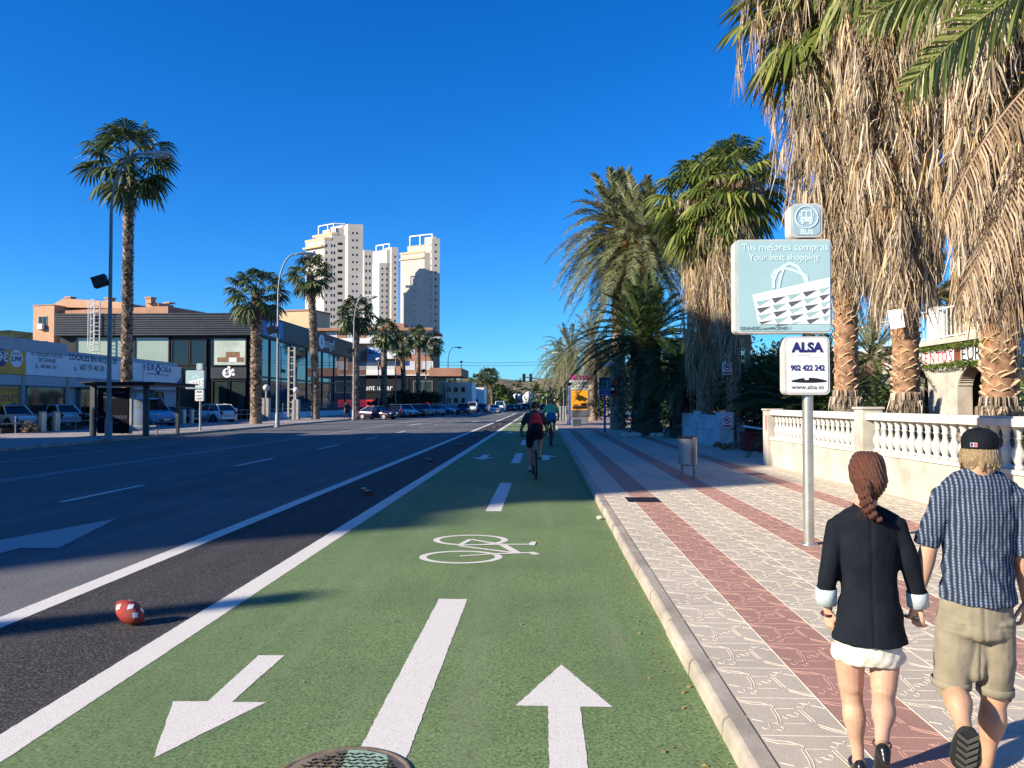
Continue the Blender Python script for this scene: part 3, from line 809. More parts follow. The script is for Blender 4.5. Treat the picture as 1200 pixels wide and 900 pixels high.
# --- right-hand giants with skirts of dead leaves
def skirt_palm(label, loc, zb, zg, ztop, r, seed, prof, nleaf, L=1.15, nst=12, crown=(46, 1.15, 1.35), green=True, bn=70, gold=.3):
    q = random.Random(seed)
    t = thing('skirted_palm', label, 'palm tree', loc, q.uniform(0, 6), 'skirted fan palms behind the garden walls')
    m = MB(); trunk_tube(m, ztop, r, r*.82, 20, (0, 0), .025, 40, q, 0, 1.15)
    for i in range(int((zb)/.06)):
        z = .1+i*.06; m.lathe([(r*1.012, 0), (r*(1.03+q.uniform(0, .02)), .03), (r*1.012, .045)], 20, (0, 0, z))
    m.build('trunk', M_TRUNK, t)
    m = MB(); boots(m, zb, zg+.5, r*.90, int(bn*2.1), q, r*.62, 0, 1, 7); m.build('leaf_bases', [M_BOOT, M_BOOTE], t)
    m = MB(); m.lathe([(r*.99, 0), (r*1.02, .05), (r*1.0, (zg+.5-zb)*.5), (r*.98, zg+.5-zb)], 22, (0, 0, zb)); m.build('leaf_base_sheath', M_BOOTS, t)
    m = MB(); g = MB()
    def rad_at(z):
        for a, b in zip(prof[:-1], prof[1:]):
            if a[0] <= z <= b[0]: return a[1]+(b[1]-a[1])*(z-a[0])/(b[0]-a[0])
        return prof[-1][1]
    for i in range(nleaf):
        z = zg+(ztop-zg)*q.random()**.9; az = q.uniform(0, 2*math.pi)
        # lobes: some sectors stick out more than others, with dark clefts between
        lob = .78+.30*noise.noise(V((math.cos(az)*1.6, math.sin(az)*1.6, z*.22+seed)))*1.6
        ro = max(r*1.02, rad_at(z)*lob*(q.random()**.45))
        z0 = z+ (L*.55)
        o = V((math.cos(az), math.sin(az), 0))*max(r*.8, ro-.35)+V((0, 0, z0))
        dead_leaf(g if q.random() < gold else m, o, az+q.uniform(-.3, .3), min(.35, ro), L*q.uniform(.7, 1.15), nst, q)
    for i in range(40):
        az = q.uniform(0, 6.28); dead_leaf(m, V((math.cos(az)*r, math.sin(az)*r, zb+.08)), az, .05, .35, 3, q)
    for i in range(110):
        az = q.uniform(0, 6.28); rr_ = q.uniform(.5, 1.15)*prof[-1][1]
        dead_leaf(m if q.random() < .6 else g, V((math.cos(az), math.sin(az), 0))*max(.1, rr_-.4)+V((0, 0, ztop+q.uniform(-.6, .9))), az, .4, L*q.uniform(.8, 1.5), nst, q)
    n, fr, pt = crown
    m.build('dead_skirt', L_DEAD, t); g.build('golden_skirt', L_DEADG, t)
    m = MB(); crown_fan(m, n, fr, pt, -62, 80, 22, .6, q, 0, 4)
    c = m.build('crown', L_FAN, t); c.location = (0, 0, ztop)
    return t
skirt_palm('huge skirted palm with the leftmost trunk behind the balustrade, right of the bus stop sign', (AX(992, 18.2), 18.2, .06), 1.95, 4.4, 11.4, .255, 21,
           [(3, .3), (4.2, .55), (5.2, .95), (6.5, 1.35), (8, 1.6), (10, 1.9), (12, 2.1)], 700, 1.2, 17, (46, 1.25, 1.6), bn=64)
skirt_palm('huge skirted palm with a white plate on its trunk behind the balustrade', (AX(1062, 15.3), 15.3, .06), 1.85, 3.75, 11.6, .235, 22,
           [(3, .3), (3.7, .5), (4.6, .85), (6, 1.12), (8, 1.4), (10, 1.7), (12, 1.8)], 760, 1.1, 17, (30, 1.2, 1.4), bn=64)
skirt_palm('huge skirted palm nearest the camera, above the man in the cap', (AX(1172, 12.0), 12.0, .06), 1.75, 3.25, 10.4, .235, 23,
           [(2.6, .3), (3.3, .55), (4.2, .85), (5.5, 1.05), (8, 1.3), (10, 1.5), (12, 1.7)], 640, 1.0, 18, (36, 1.2, 1.4), bn=60)
skirt_palm('skirted fan palm with golden brown skirt behind the blue grey wall', (AX(826, 34), 34, .09), 1.0, 2.5, AZ(843, 235, 34)-.3, .36, 24,
           [(2, .42), (3.2, .85), (5, 1.3), (9, 1.5), (12, 1.3)], 520, 1.35, 11, (50, 1.25, 1.45), bn=20, gold=.7)
skirt_palm('skirted fan palm with a small notice on its trunk beside the driveway', (AX(860, 32.5), 32.5, .09), 1.0, 3.5, AZ(872, 215, 32.5)-.3, .32, 25,
           [(3, .38), (4.2, .7), (6, 1.2), (9, 1.4), (12, 1.2)], 380, 1.35, 11, (46, 1.2, 1.45), bn=26, gold=.45)

# --- date palms
def date_palm(label, loc, h, r, nf, L, seed, mats, lo=-45, hi=80, dead=16, ll=.5, lw=.03, nleaf=52, sag=.9, trunk=None, cat='palm tree', boots_=True, fruit=False):
    q = random.Random(seed)
    t = thing('date_palm', label, cat, loc, 0)
    m = MB(); trunk_tube(m, h, r, r*.95, 16, (0, 0), .05, 24, q); 
    m.build('trunk', trunk or M_TRUNKT, t)
    if boots_:
        m = MB(); scales(m, .3, h, r*.98, r*1.05, q, 10, .18, 0, (0, 0), h, .09); m.build('bark_scales', M_SCALED if trunk is M_TRUNKD else M_SCALE, t)
    m = MB()
    for i in range(nf):
        f = (i+.5)/nf; el = rad(hi-(hi-lo)*f**.9+q.uniform(-7, 7)); az = i*2.39996+q.uniform(-.2, .2)
        l = L*q.uniform(.85, 1.08); d, s, u = basis(az, el)
        p0 = V((d.x*.15, d.y*.15, -.4*f+.3)); p1 = p0+d*l*.55; p2 = p0+d*l*.95+V((0, 0, -l*sag*(.18+.5*math.cos(el)**2)))
        pinnate(m, bezier(p0, p1, p2, 10), l, nleaf, lw, ll, 0, 0, q, .03)
    c = m.build('crown', mats, t); c.location = (0, 0, h)
    if dead:
        m = MB()
        for i in range(dead):
            az = q.uniform(0, 6.28); d, s, u = basis(az, rad(-30)); l = L*q.uniform(.5, .75); p0 = d*.2+V((0, 0, -.5))
            pinnate(m, bezier(p0, p0+d*l*.35, p0+d*l*.35+V((0, 0, -l*.8)), 8), l, 26, .03, .35, 0, 0, q, .025, .1, .6)
        k = m.build('dead_fronds', L_BROWN, t); k.location = (0, 0, h)
    if fruit:
        m = MB()
        for i in range(9):
            az = q.uniform(0, 6.28); d, s, u = basis(az, rad(20)); p0 = V((0, 0, 0))
            for j in range(12): m.tube(bezier(p0, d*1.0+V((0, 0, .3)), d*1.3+V((q.uniform(-.2, .2), q.uniform(-.2, .2), -.7+q.uniform(-.2, .2))), 6), .012, 3)
        k = m.build('fruit_stalks', M('date_stalk_orange', (.55, .22, .05), .7), t); k.location = (0, 0, h)
    return t
Y = 49; date_palm('tall date palm with sunlit trunk beside the small white lamp post', (AX(725, Y), Y, .1), AZ(712, 272, Y), .38, 104, 4.7, 31, L_DATE, -45, 84, 30, .68, .065, fruit=True)
Y = 46; date_palm('tall date palm with orange fruit stalks behind the low bushy palm', (AX(752, Y), Y, .1), AZ(752, 290, Y), .36, 104, 4.7, 32, L_DATE, -45, 84, 30, .68, .065, fruit=True)
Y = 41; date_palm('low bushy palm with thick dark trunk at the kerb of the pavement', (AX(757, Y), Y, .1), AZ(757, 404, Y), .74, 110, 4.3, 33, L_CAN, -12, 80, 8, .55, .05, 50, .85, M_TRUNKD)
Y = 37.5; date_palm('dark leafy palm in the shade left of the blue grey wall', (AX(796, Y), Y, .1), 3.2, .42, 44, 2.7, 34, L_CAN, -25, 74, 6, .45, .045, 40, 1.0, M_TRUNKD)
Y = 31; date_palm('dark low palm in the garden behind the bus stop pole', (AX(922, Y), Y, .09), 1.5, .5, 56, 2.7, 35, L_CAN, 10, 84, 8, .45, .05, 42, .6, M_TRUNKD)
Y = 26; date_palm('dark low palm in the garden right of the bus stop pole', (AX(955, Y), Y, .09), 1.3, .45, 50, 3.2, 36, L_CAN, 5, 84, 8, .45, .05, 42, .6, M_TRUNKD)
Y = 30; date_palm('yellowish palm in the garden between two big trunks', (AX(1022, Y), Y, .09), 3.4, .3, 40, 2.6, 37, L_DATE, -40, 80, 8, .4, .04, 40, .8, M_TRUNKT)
Y = 27; date_palm('slender palm behind the balcony of the white house', (AX(1098, 33), 33, .09), AZ(1100, 350, 33), .2, 30, 2.2, 38, L_DATE, -40, 80, 0, .4, .04, 36, .8, M_TRUNKT)
for i, (px, Y, py, L, lab) in enumerate(((668, 80, 415, 4.2, 'olive date palm behind the yellow advertising panel'), (695, 74, 405, 4.0, 'olive date palm behind the white billboard'),
                              (712, 92, 425, 4.4, 'far date palm behind the blue parking sign'), (655, 110, 425, 4.5, 'farthest date palm beside the far kerb lamps'))):
    if i == 0: dp0 = date_palm(lab, (AX(px, Y), Y, .1), AZ(px, py, Y), .36, 60, L, 40, L_DATE, -62, 78, 24, .55, .06, 34)
    else:
        c = copy_tree(dp0); c.location = (AX(px, Y), Y, .1); c['label'] = lab; c.rotation_euler.z = i*1.7
        hs = AZ(px, py, Y)/AZ(668, 415, 80)
        for ch in c.children:
            if ch.name.startswith(('trunk', 'bark')): ch.scale.z = hs
            else: ch.location.z *= hs

# --- date palm just outside the frame whose fronds hang into the view
q = random.Random(50)
t = thing('leaning_date_palm', 'near date palm whose green and dead feather fronds hang in at the upper right', 'palm tree', (7.35, 9.4, .06))
m = MB(); trunk_tube(m, 6.2, .30, .27, 16, (0, 0), .05, 24, q); scales(m, .3, 6.2, .30, .28, q, 9, .18); m.build('trunk', M_TRUNKT, t)
m = MB(); B_ = V((7.35, 9.4, .06))
def frond_px(mb, a, b, c, Ya, Yb, Yc, **kw):
    pts = bezier(P(*a, Ya)-B_, P(*b, Yb)-B_, P(*c, Yc)-B_, 12); pinnate(mb, pts, 3, rnd=q, **kw)
frond_px(m, (1290, -60), (1160, -5), (1062, 104), 9.4, 9.2, 9.0, nleaf=46, lw=.055, ll=.60, vee=.25, droop=.45, axis=(.25, 1, .35))
frond_px(m, (1290, -60), (1150, -60), (1012, 22), 9.4, 9.4, 9.5, nleaf=46, lw=.050, ll=.60, vee=.25, droop=.5, axis=(.25, 1, .35))
for i in range(26):
    az = i*2.4; d, s, u = basis(az, rad(75-i*3)); p0 = V((0, 0, 6.2)); 
    if -2.9 < math.atan2(d.y, d.x) < -1.2 or math.cos(az) < -.2: continue
    pinnate(m, bezier(p0, p0+d*2, p0+d*3.2+V((0, 0, -1.2)), 10), 3, 40, .045, .5, 0, 0, q)
m.build('crown', L_BRIGHT, t)
m = MB()
frond_px(m, (1275, 40), (1150, 130), (1108, 262), 9.3, 9.1, 9.1, nleaf=52, lw=.030, ll=.62, vee=-.1, droop=1.0, fwd=.5)
frond_px(m, (1285, 70), (1185, 200), (1128, 345), 9.2, 9.0, 9.0, nleaf=56, lw=.030, ll=.70, vee=-.1, droop=1.0, fwd=.5)
frond_px(m, (1290, 110), (1215, 230), (1172, 385), 9.2, 9.1, 9.2, nleaf=56, lw=.030, ll=.66, vee=-.1, droop=1.0, fwd=.5)
frond_px(m, (1290, 150), (1240, 290), (1205, 420), 9.3, 9.3, 9.5, nleaf=50, lw=.028, ll=.6, vee=-.1, droop=1.0, fwd=.5)
m.build('dead_fronds', L_BROWN, t)

# --- leafy shrubs
def leaf_cloud(mb, n, box_, size, rnd, mi=0, clumps=14, c=(0, 0, 0)):
    cs = []
    for i in range(clumps):
        while True:
            p = V((rnd.uniform(-1, 1), rnd.uniform(-1, 1), rnd.uniform(-1, 1)))
            if p.length < 1: break
        cs.append((V((p.x*box_[0], p.y*box_[1], p.z*box_[2]))+V(c), rnd.uniform(.28, .5)))
    for i in range(n):
        cc, r = cs[rnd.randrange(clumps)]
        p = V((rnd.gauss(0, 1), rnd.gauss(0, 1), rnd.gauss(0, 1))).normalized()*rnd.uniform(.5, 1)
        p = cc+V((p.x*box_[0]*r, p.y*box_[1]*r, p.z*box_[2]*r*1.2))
        a = V((rnd.uniform(-1, 1), rnd.uniform(-1, 1), rnd.uniform(-.6, .6))).normalized(); b = a.cross(V((rnd.uniform(-1, 1), rnd.uniform(-1, 1), rnd.uniform(-1, 1)))).normalized()
        s = size*rnd.uniform(.6, 1.3)
        mb.add([p-a*s, p-b*s*.45, p+a*s, p+b*s*.45], [(0, 1, 2, 3)], mi)
def shrub(label, loc, box_, n, size, seed, mat_=None, name='shrub', cat='shrub', clumps=16, group=None):
    q = random.Random(seed); t = thing(name, label, cat, loc, 0, group)
    m = MB()
    for i in range(5):
        a = q.uniform(0, 6.28); m.tube([(0, 0, 0), (math.cos(a)*box_[0]*.3, math.sin(a)*box_[1]*.3, box_[2]*.8), (math.cos(a)*box_[0]*.6, math.sin(a)*box_[1]*.6, box_[2]*1.5)], [.04, .03, .01], 5)
    m.build('stem', M_TRUNKD, t)
    m = MB(); leaf_cloud(m, n, box_, size, q, 0, clumps, (0, 0, box_[2]*1.02)); m.build('foliage', mat_ or L_BUSH, t)
    return t
shrub('sunlit green shrub at the foot of the white house archway', (AX(1088, 23), 23, .06), (.8, .7, .55), 2600, .06, 61, L_IVY)
shrub('tall dark hedge shrub between the first two big palm trunks', (AX(1030, 21.6), 21.6, .06), (.75, .7, 1.45), 3600, .07, 62)
shrub('dark hedge shrub behind the trunk at the far right edge', (AX(1235, 14.5), 14.5, .06), (.9, .8, 1.6), 3600, .07, 63, L_IVY)
shrub('broad dark shrub deep in the garden behind the bus stop pole', (AX(930, 33), 33, .09), (3.2, 1.4, 2.0), 5000, .11, 64)
shrub('broad dark shrub under the skirted palms behind the wall', (AX(815, 43), 43, .09), (3.6, 1.4, 1.7), 5000, .12, 65)
shrub('dark shrub by the driveway behind the palm with the notice', (AX(890, 37), 37, .09), (2.0, 1.2, 2.2), 4000, .11, 68)
shrub('dry tuft of weeds at the corner of the blue grey wall', (AX(850, 28.2), 28.15, .11), (.42, .14, .16), 500, .05, 66, L_BROWN, 'weeds')
# ------------------------------------------------------------------ buildings
M_CLAD = M('dark_corrugated_cladding', (.055, .058, .064), .45, .4, .2, 2)
M_FRAMEB = M('black_frame', (.010, .011, .013), .5, .2, .2, 3)
M_LOCAL = M('grey_shop_panel', (.40, .42, .45), .6, .1, .15, 1)
M_BOARD = M('white_board', (.78, .79, .80), .5, 0, .08, 1)
M_SHOPG = M('shop_window_glass', (.035, .05, .045), .05, 0, .4, .6, 0, 1, .6)
M_PALEG = M('pale_window_glass', (.34, .40, .33), .08, 0, .12, .3, 0, 1, .5)
M_SKYG = M('reflecting_glass', (.05, .075, .095), .02, .0, .3, .15, 0, 1, 1.0)
M_SILL = M('dusty_sill', (.35, .33, .30), .8)
def pane_rows(parent, mat_f, mat_p, spots, w, h, face, depth=.12, name='window', pane=True):
    """windows sharing one mesh: spots = local positions of the centres; face '-Y' or '+X' or '-X'"""
    rot = {'-Y': 0, '+X': rad(90), '-X': rad(-90)}[face]
    m = MB(); t = .06*max(1, w/1.6)
    for a, b, c, d in ((-w/2, w/2, h/2-t, h/2), (-w/2, w/2, -h/2, -h/2+t), (-w/2, -w/2+t, -h/2+t, h/2-t), (w/2-t, w/2, -h/2+t, h/2-t), (-t/3, t/3, -h/2+t, h/2-t)):
        m.box(a, b, -.05, depth, c, d)
    f0 = m.mesh(name, [mat_f]); m = MB(); m.box(-w/2+t, w/2-t, -.015, depth, -h/2+t, h/2-t); g0 = m.mesh('pane', [mat_p])
    for p in spots:
        o = bpy.data.objects.new(name, f0 if pane else g0); COL.objects.link(o); o.parent = parent; o.location = p; o.rotation_euler.z = rot
        if pane:
            g = bpy.data.objects.new('pane', g0); COL.objects.link(g); g.parent = o

# --- low row of shops with long sign band (faces the road)
bx, y0, y1 = -36.0, 37.6, 75.0
sh = thing('shop_row', 'low grey row of shops with a long white sign band above the parked cars', 'shop building', (bx, y0, 0))
L = y1-y0
def lz(py, Y): return AZ(0, py, Y)
def zat(px, py): return P(px, py, bx/((ray(px, 472).x)/(ray(px, 472).y))).z
m = MB(); m.box(-14, -.35, 0, L, 0, 5.75); m.build('wall', M_LOCAL, sh, loc=(0, 0, 0))
m = MB(); 
ztop, zb1, zb0 = 6.25, 5.35, 3.75
for a, b in ((0, 9.6), (9.75, 19.2)): m.box(-.34, 0, a, b, zb1+.02, ztop)
m.box(-.34, 0, 0, L, 3.0, zb0-.02)
m.build('fascia', M_LOCAL, sh, .02)
def syl(px):  # pixel column -> local y on the facade
    d = ray(px, 472); return bx*d.y/d.x-y0
m = MB(); m.box(-.30, .06, 0, syl(28.3), zb0, zb1); ob = m.build('orange_board', M_YELLOW, sh)
m = MB(); m.box(-.30, .06, syl(28.7), syl(166), zb0, zb1); wb = m.build('white_board', M_BOARD, sh)
m = MB(); m.box(-.30, .10, syl(166.4), L, zb0-.12, zb1-.02); eb = m.build('company_board', M_BOARD, sh)
m = MB(); yy = 2.0
for px in (-90, 27, 79, 130): m = MB(); m.box(-.3, .03, syl(px)-.2, syl(px)+.2, 0, 5.36); m.build('pilaster', M_SILL, sh)
def lat(px, py, extra=.07): 
    yl_ = syl(px); Y = yl_+y0; return (extra, yl_, AZ(px, py, Y))
text('SE VENDEN PLAZAS', .40, lat(53.5, 416.5), '+X', M_INK, wb, xs=1.0, )
text('DE GARAJE', .40, lat(53.5, 422.5), '+X', M_INK, wb, bold=.004)
text('687 805 142', .36, lat(55.5, 430), '+X', M_INK, wb, bold=.006)
text('LOCALES EN ALQUILER', .62, (.07, syl(79.2), AZ(100, 423, 62.5)), '+X', M_INK, wb, bold=.012, align='LEFT', xs=1.02)
text('687 90 48 30', .62, (.07, syl(92), AZ(107, 433.5, 63)), '+X', M_INK, wb, bold=.004, align='LEFT')
m = MB()
for px, py in ((42, 429), (87.5, 432)):
    p = V(lat(px, py)); m.tube([p+V((0, -.10, .14)), p+V((0, -.14, 0)), p+V((0, -.02, -.13)), p+V((0, .12, -.13))], .035, 5)
m.build('phone_symbol', M_INK, wb)
NVY = M('company_blue_print', (.015, .035, .22), .5)
text('EUR', .78, (.11, syl(170), AZ(180, 431.5, 70)), '+X', NVY, eb, align='LEFT', bold=.018)
text('CALA', .78, (.11, syl(187), AZ(194, 433.8, 73)), '+X', NVY, eb, align='LEFT', bold=.018)
p = V(lat(183.5, 433, .11)); m = MB()
for k in (1, .6): pass
for a, b in (((0, -.42, 0), (0, 0, .42)), ((0, 0, .42), (0, .42, 0)), ((0, .42, 0), (0, 0, -.42)), ((0, 0, -.42), (0, -.42, 0))): m.tube([p+V(a), p+V(b)], .07, 4)
m.build('diamond_emblem', NVY, eb)
text('CENTRO DE NEGOCIOS EN ALQUILER', .24, (.11, syl(170), AZ(183, 439, 71)), '+X', NVY, eb, align='LEFT')
m = MB()
m.add([(.11, syl(166.7), zb1-.1), (.11, syl(168.6), zb1-.1), (.11, syl(167.2), zb1-.8)], [(0, 1, 2)]); m.add([(.11, L-.1, zb0-.05), (.11, L-.1, zb0+.6), (.11, L-.9, zb0-.05)], [(0, 1, 2)])
m.build('corner_flash', NVY, eb)
def disc(mb, c, r, n=28, ax='+X', k=1.0):
    mb.poly([(c[0], c[1]+r*k*math.cos(2*math.pi*i/n), c[2]+r*math.sin(2*math.pi*i/n)) for i in range(n)])
p1 = lat(-1.5, 419.0, .075); p2 = lat(17.2, 420, .075)
m = MB(); disc(m, p1, .60, k=1.1); m.build('purple_disc', M_PURPLE, ob); m = MB(); disc(m, p2, .60, k=1.1); m.build('white_disc', M_PANELW, ob)
text('9€', .8, (.085, p1[1]+.25, p1[2]), '+X', M_PANELW, ob, bold=.02); text('5,99€', .46, (.085, p2[1], p2[2]-.05), '+X', M_PURPLE, ob, bold=.015)
text('ALQUILER', .2, (.085, p2[1], p2[2]+.32), '+X', M_PURPLE, ob); text('DESDE', .2, (.085, p1[1]+.2, p1[2]+.42), '+X', M_PANELW, ob)
# shop windows and doors under the band
def shopwin(px0, px1, mat_, z0=.5, z1=2.95, name='shop_window'):
    a, b = syl(px0), syl(px1); m = MB(); t = .09
    for q0, q1, c0, c1 in ((a, b, z1-t, z1), (a, b, z0, z0+t), (a, a+t, z0, z1), (b-t, b, z0, z1)): m.box(-.33, .02, q0, q1, c0, c1)
    f = m.build(name, M_GALV, sh); m = MB(); m.box(-.34, -.06, a+t, b-t, z0+t, z1-t); m.build('pane', mat_, f); return f
f = shopwin(-70, 24, M_YELLOW); text('OUTLET', .62, (-.05, syl(8), 2.1), '+X', M_RED, f, bold=.02); text('-70%', .5, (-.04, syl(17), 1.35), '+X', M_PANELW, f, bold=.02)
text('HIPER OFERTAS', .34, (-.05, syl(8), 2.62), '+X', M_RED, f); m = MB(); disc(m, (-.052, syl(17), 1.3), .5, k=1.3); m.build('purple_disc', M_PURPLE, f)
shopwin(31, 77, M_SHOPG); shopwin(94, 128, M_SHOPG, .12); shopwin(131, 160, M_SHOPG, .12); shopwin(180, 192, M_SHOPG, .12)
m = MB()
m.tube([(-.05, syl(93), 3.0), (1.3, syl(93), 3.0)], .03, 6); m.tube([(0, syl(93), 3.7), (1.3, syl(95), 3.0)], .025, 6); m.tube([(0, syl(112), 3.7), (1.3, syl(113), 3.0)], .025, 6)
m.box(0, 1.4, syl(93), syl(126), 2.95, 3.03); m.build('door_canopy', M_GALV, sh)
# dark screen wall linking to the showroom
sw = thing('screen_wall', 'tall black screen wall with a sloping top beside the blue lettered sign board', 'wall', (bx, 75.1, 0))
m = MB(); m.prism([(0, 0, 0), (0, 6.8, 0), (0, 6.8, 4.1), (0, 0, 5.3)], (-.3, 0, 0)); m.build('panel', M_FRAMEB, sw)

# --- black two storey showroom on the corner
cx, cy, ch = -31.0, 82.0, AZ(295, 368, 82)
sr = thing('showroom', 'black glazed showroom with dark corrugated upper cladding and white emblem', 'showroom', (cx, cy, 0))
W, D = 22.2, 53.0; cb = AZ(295, 393, 82)
m = MB(); m.box(-W, -.5, .6, D-.3, 0, cb); m.build('wall', M_FRAMEB, sr)
m = MB(); m.box(-W-.1, .1, -.1, D, cb, ch); n = 9
for i in range(n):
    z = cb+.06+(ch-cb-.1)*i/n
    m.box(-W-.18, .18, -.19, -.1, z, z+(ch-cb)/n*.55); m.box(.1, .19, -.1, D, z, z+(ch-cb)/n*.55)
m.box(-W-.2, .2, -.2, D+.05, ch-.001, ch+.12)
m.build('cladding', M_CLAD, sr)
def fx(px): return AX(px, cy)-cx
def fzz(py): return AZ(200, py, cy)
def fpane(name, px0, px1, py0, py1, mat_, t=.14):
    a, b, z1, z0 = fx(px0), fx(px1), fzz(py0), fzz(py1); m = MB()
    for q0, q1, c0, c1 in ((a, b, z1-t, z1), (a, b, z0, z0+t), (a, a+t, z0+t, z1-t), (b-t, b, z0+t, z1-t)): m.box(q0, q1, .35, .6, c0, c1)
    f = m.build(name, M_FRAMEB, sr); m = MB(); m.box(a+t, b-t, .45, .6, z0+t, z1-t); m.build('pane', mat_, f); return f
fpane('window', 85, 140.5, 393.5, 425, M_PALEG); fpane('window', 154, 196, 393.5, 426, M_PALEG)
for i in range(2): fpane('window', 198+i*21, 218.5+i*21, 397, 428, M_GLASSD)
fpane('window', 203, 240, 429, 487, M_GLASSD)
po = fpane('poster_window', 245, 287, 395, 429, M('poster_cream', (.50, .56, .46), .2, 0, .25, .6))
m = MB(); a, b = fx(252), fx(283); z = fzz(424); m.box(a, b, .43, .449, z, z+.5); m.box(fx(262), fx(278), .425, .449, z+.5, z+1.1); m.build('printed_furniture', M('poster_wood', (.25, .13, .07), .4), po)
m = MB(); m.box(fx(266), fx(275), .415, .449, fzz(424), fzz(419)); m.build('printed_basin', M_PANELW, po)
pnl = MB(); pnl.box(fx(245), fx(287), .30, .6, fzz(443.5), fzz(430.5)); pn = pnl.build('sign_panel', M_CLAD, sr)
m = MB(); c = (fx(264.5), .28, fzz(437)); r = .52
m.poly([(c[0]+r*math.cos(6.2832*i/28), c[1], c[2]+r*math.sin(6.2832*i/28)) for i in range(28)])
for a_ in (75, 30, -15): 
    q_ = (c[0]+.72*math.cos(rad(a_)), c[2]+.60*math.sin(rad(a_))); m.poly([(q_[0]+.17*math.cos(6.2832*i/12), c[1], q_[1]+.17*math.sin(6.2832*i/12)) for i in range(12)])
m.build('emblem', M_PANELW, pn); text('S', .85, (c[0], .27, c[2]), '-Y', M_INK, pn, bold=.03)
fpane('entrance_door', 246, 265, 445, 488, M_SHOPG); fpane('entrance_door', 266, 286, 445, 488, M_SHOPG)
# glazed side along the road: bays between black fins
edges = [.3]+[cx*ray(px, 472).y/ray(px, 472).x-cy for px in (316, 340, 359.5, 377.5, 391.5, 404.5, 416)]+[D-.6]
for i in range(8):
    a, b = edges[i]+.25, edges[i+1]; m = MB()
    for q0, q1, c0, c1 in ((a-.25, a, .9, cb), (a, b, cb-.15, cb), (a, b, .9, 1.05), (a, b, 4.55, 4.75)): m.box(-.5, .02, q0, q1, c0, c1)
    f = m.build('glazed_bay', M_FRAMEB, sr); m = MB(); m.box(-.45, -.10, a, b, 4.75, cb-.15); m.build('upper_pane', M_SKYG, f)
    m = MB(); m.box(-.45, -.10, a, b, 1.05, 4.55); m.build('lower_pane', M_SKYG, f)
m = MB(); m.box(-.4, .06, .5, 7.8, cb+.15, ch-.15); bd = m.build('blue_banner', M_BLUE_S, sr, loc=(.2, 0, 0))
text('Roca', 2.0, (.28, 4.4, (cb+ch)/2+.28), '+X', M_PANELW, sr, bold=.03); m = MB(); m.box(.27, .275, 3.0, 4.6, cb+.25, cb+.7); m.box(.27, .275, 4.9, 6.6, cb+.25, cb+.7); m.build('white_tags', M_PANELW, sr)
yy = cx*ray(383, 472).y/ray(383, 472).x-cy
text('sanigrif', 1.9, (.24, cx*ray(377.5, 472).y/ray(377.5, 472).x-cy, (cb+ch)/2-.05), '+X', M_PANELW, sr, bold=.02, align='LEFT')
m = MB(); c = (.23, cx*ray(374.6, 472).y/ray(374.6, 472).x-cy, (cb+ch)/2+.05); disc(m, c, 1.0, 28, k=1.5); m.build('round_emblem', M_PANELW, sr); text('S', 1.3, (.25, c[1], c[2]), '+X', M_CLAD, sr, bold=.03)
text('baño', 1.0, (-.05, cx*ray(349, 472).y/ray(349, 472).x-cy, 4.66), '+X', M_BOARD, sr)
fb = MB(); fb.box(.3, 3.0, D-1.0, D-.85, cb-.1, cb+2.4); fo = fb.build('projecting_sign', M('pale_blue_panel', (.45, .58, .72), .5, 0, .5, 1.2), sr)
text('ROSE', 1.1, (1.65, D-1.02, cb+1.55), '-Y', NVY, fo, bold=.02)
m = MB(); m.box(-.3, 3.2, -.5, D+6, .1, .75); m.build('terrace', M_WHITE, sr, .02)
m = MB()
for i in range(30): m.tube([(3.1, i*2.0-.4, .75), (3.1, i*2.0-.4, 1.75)], .03, 6)
for z in (1.2, 1.5, 1.75): m.tube([(3.1, -.4, z), (3.1, 57.6, z)], .025, 6)
m.build('terrace_railing', M_GALV, sr)
# caged roof ladder on the front
ld = thing('roof_ladder', 'white caged roof ladder fixed to the front of the black showroom', 'ladder', (fx(114.5)+cx, cy-.35, 0))
m = MB(); z0_, z1_ = fzz(428), fzz(352)
for s in (-.34, .34): m.tube([(s, 0, z0_), (s, 0, z1_)], .05, 6)
zz = z0_
while zz < z1_: m.tube([(-.34, 0, zz), (.34, 0, zz)], .035, 5); zz += .42
m.build('rails', M_WHITE, ld); m = MB()
for i in range(9):
    zz = fzz(412)+(z1_-fzz(412))*i/8
    m.tube([(-.34, 0, zz), (-.5, -.4, zz), (-.2, -.75, zz), (.2, -.75, zz), (.5, -.4, zz), (.34, 0, zz)], .028, 4)
for x, y in ((-.5, -.4), (-.2, -.75), (.2, -.75), (.5, -.4)): m.tube([(x, y, fzz(412)), (x, y, z1_)], .03, 4)
m.tube([(-.85, -.2, fzz(406)), (-.85, -.2, z1_)], .04, 5); m.build('safety_cage', M_WHITE, ld)

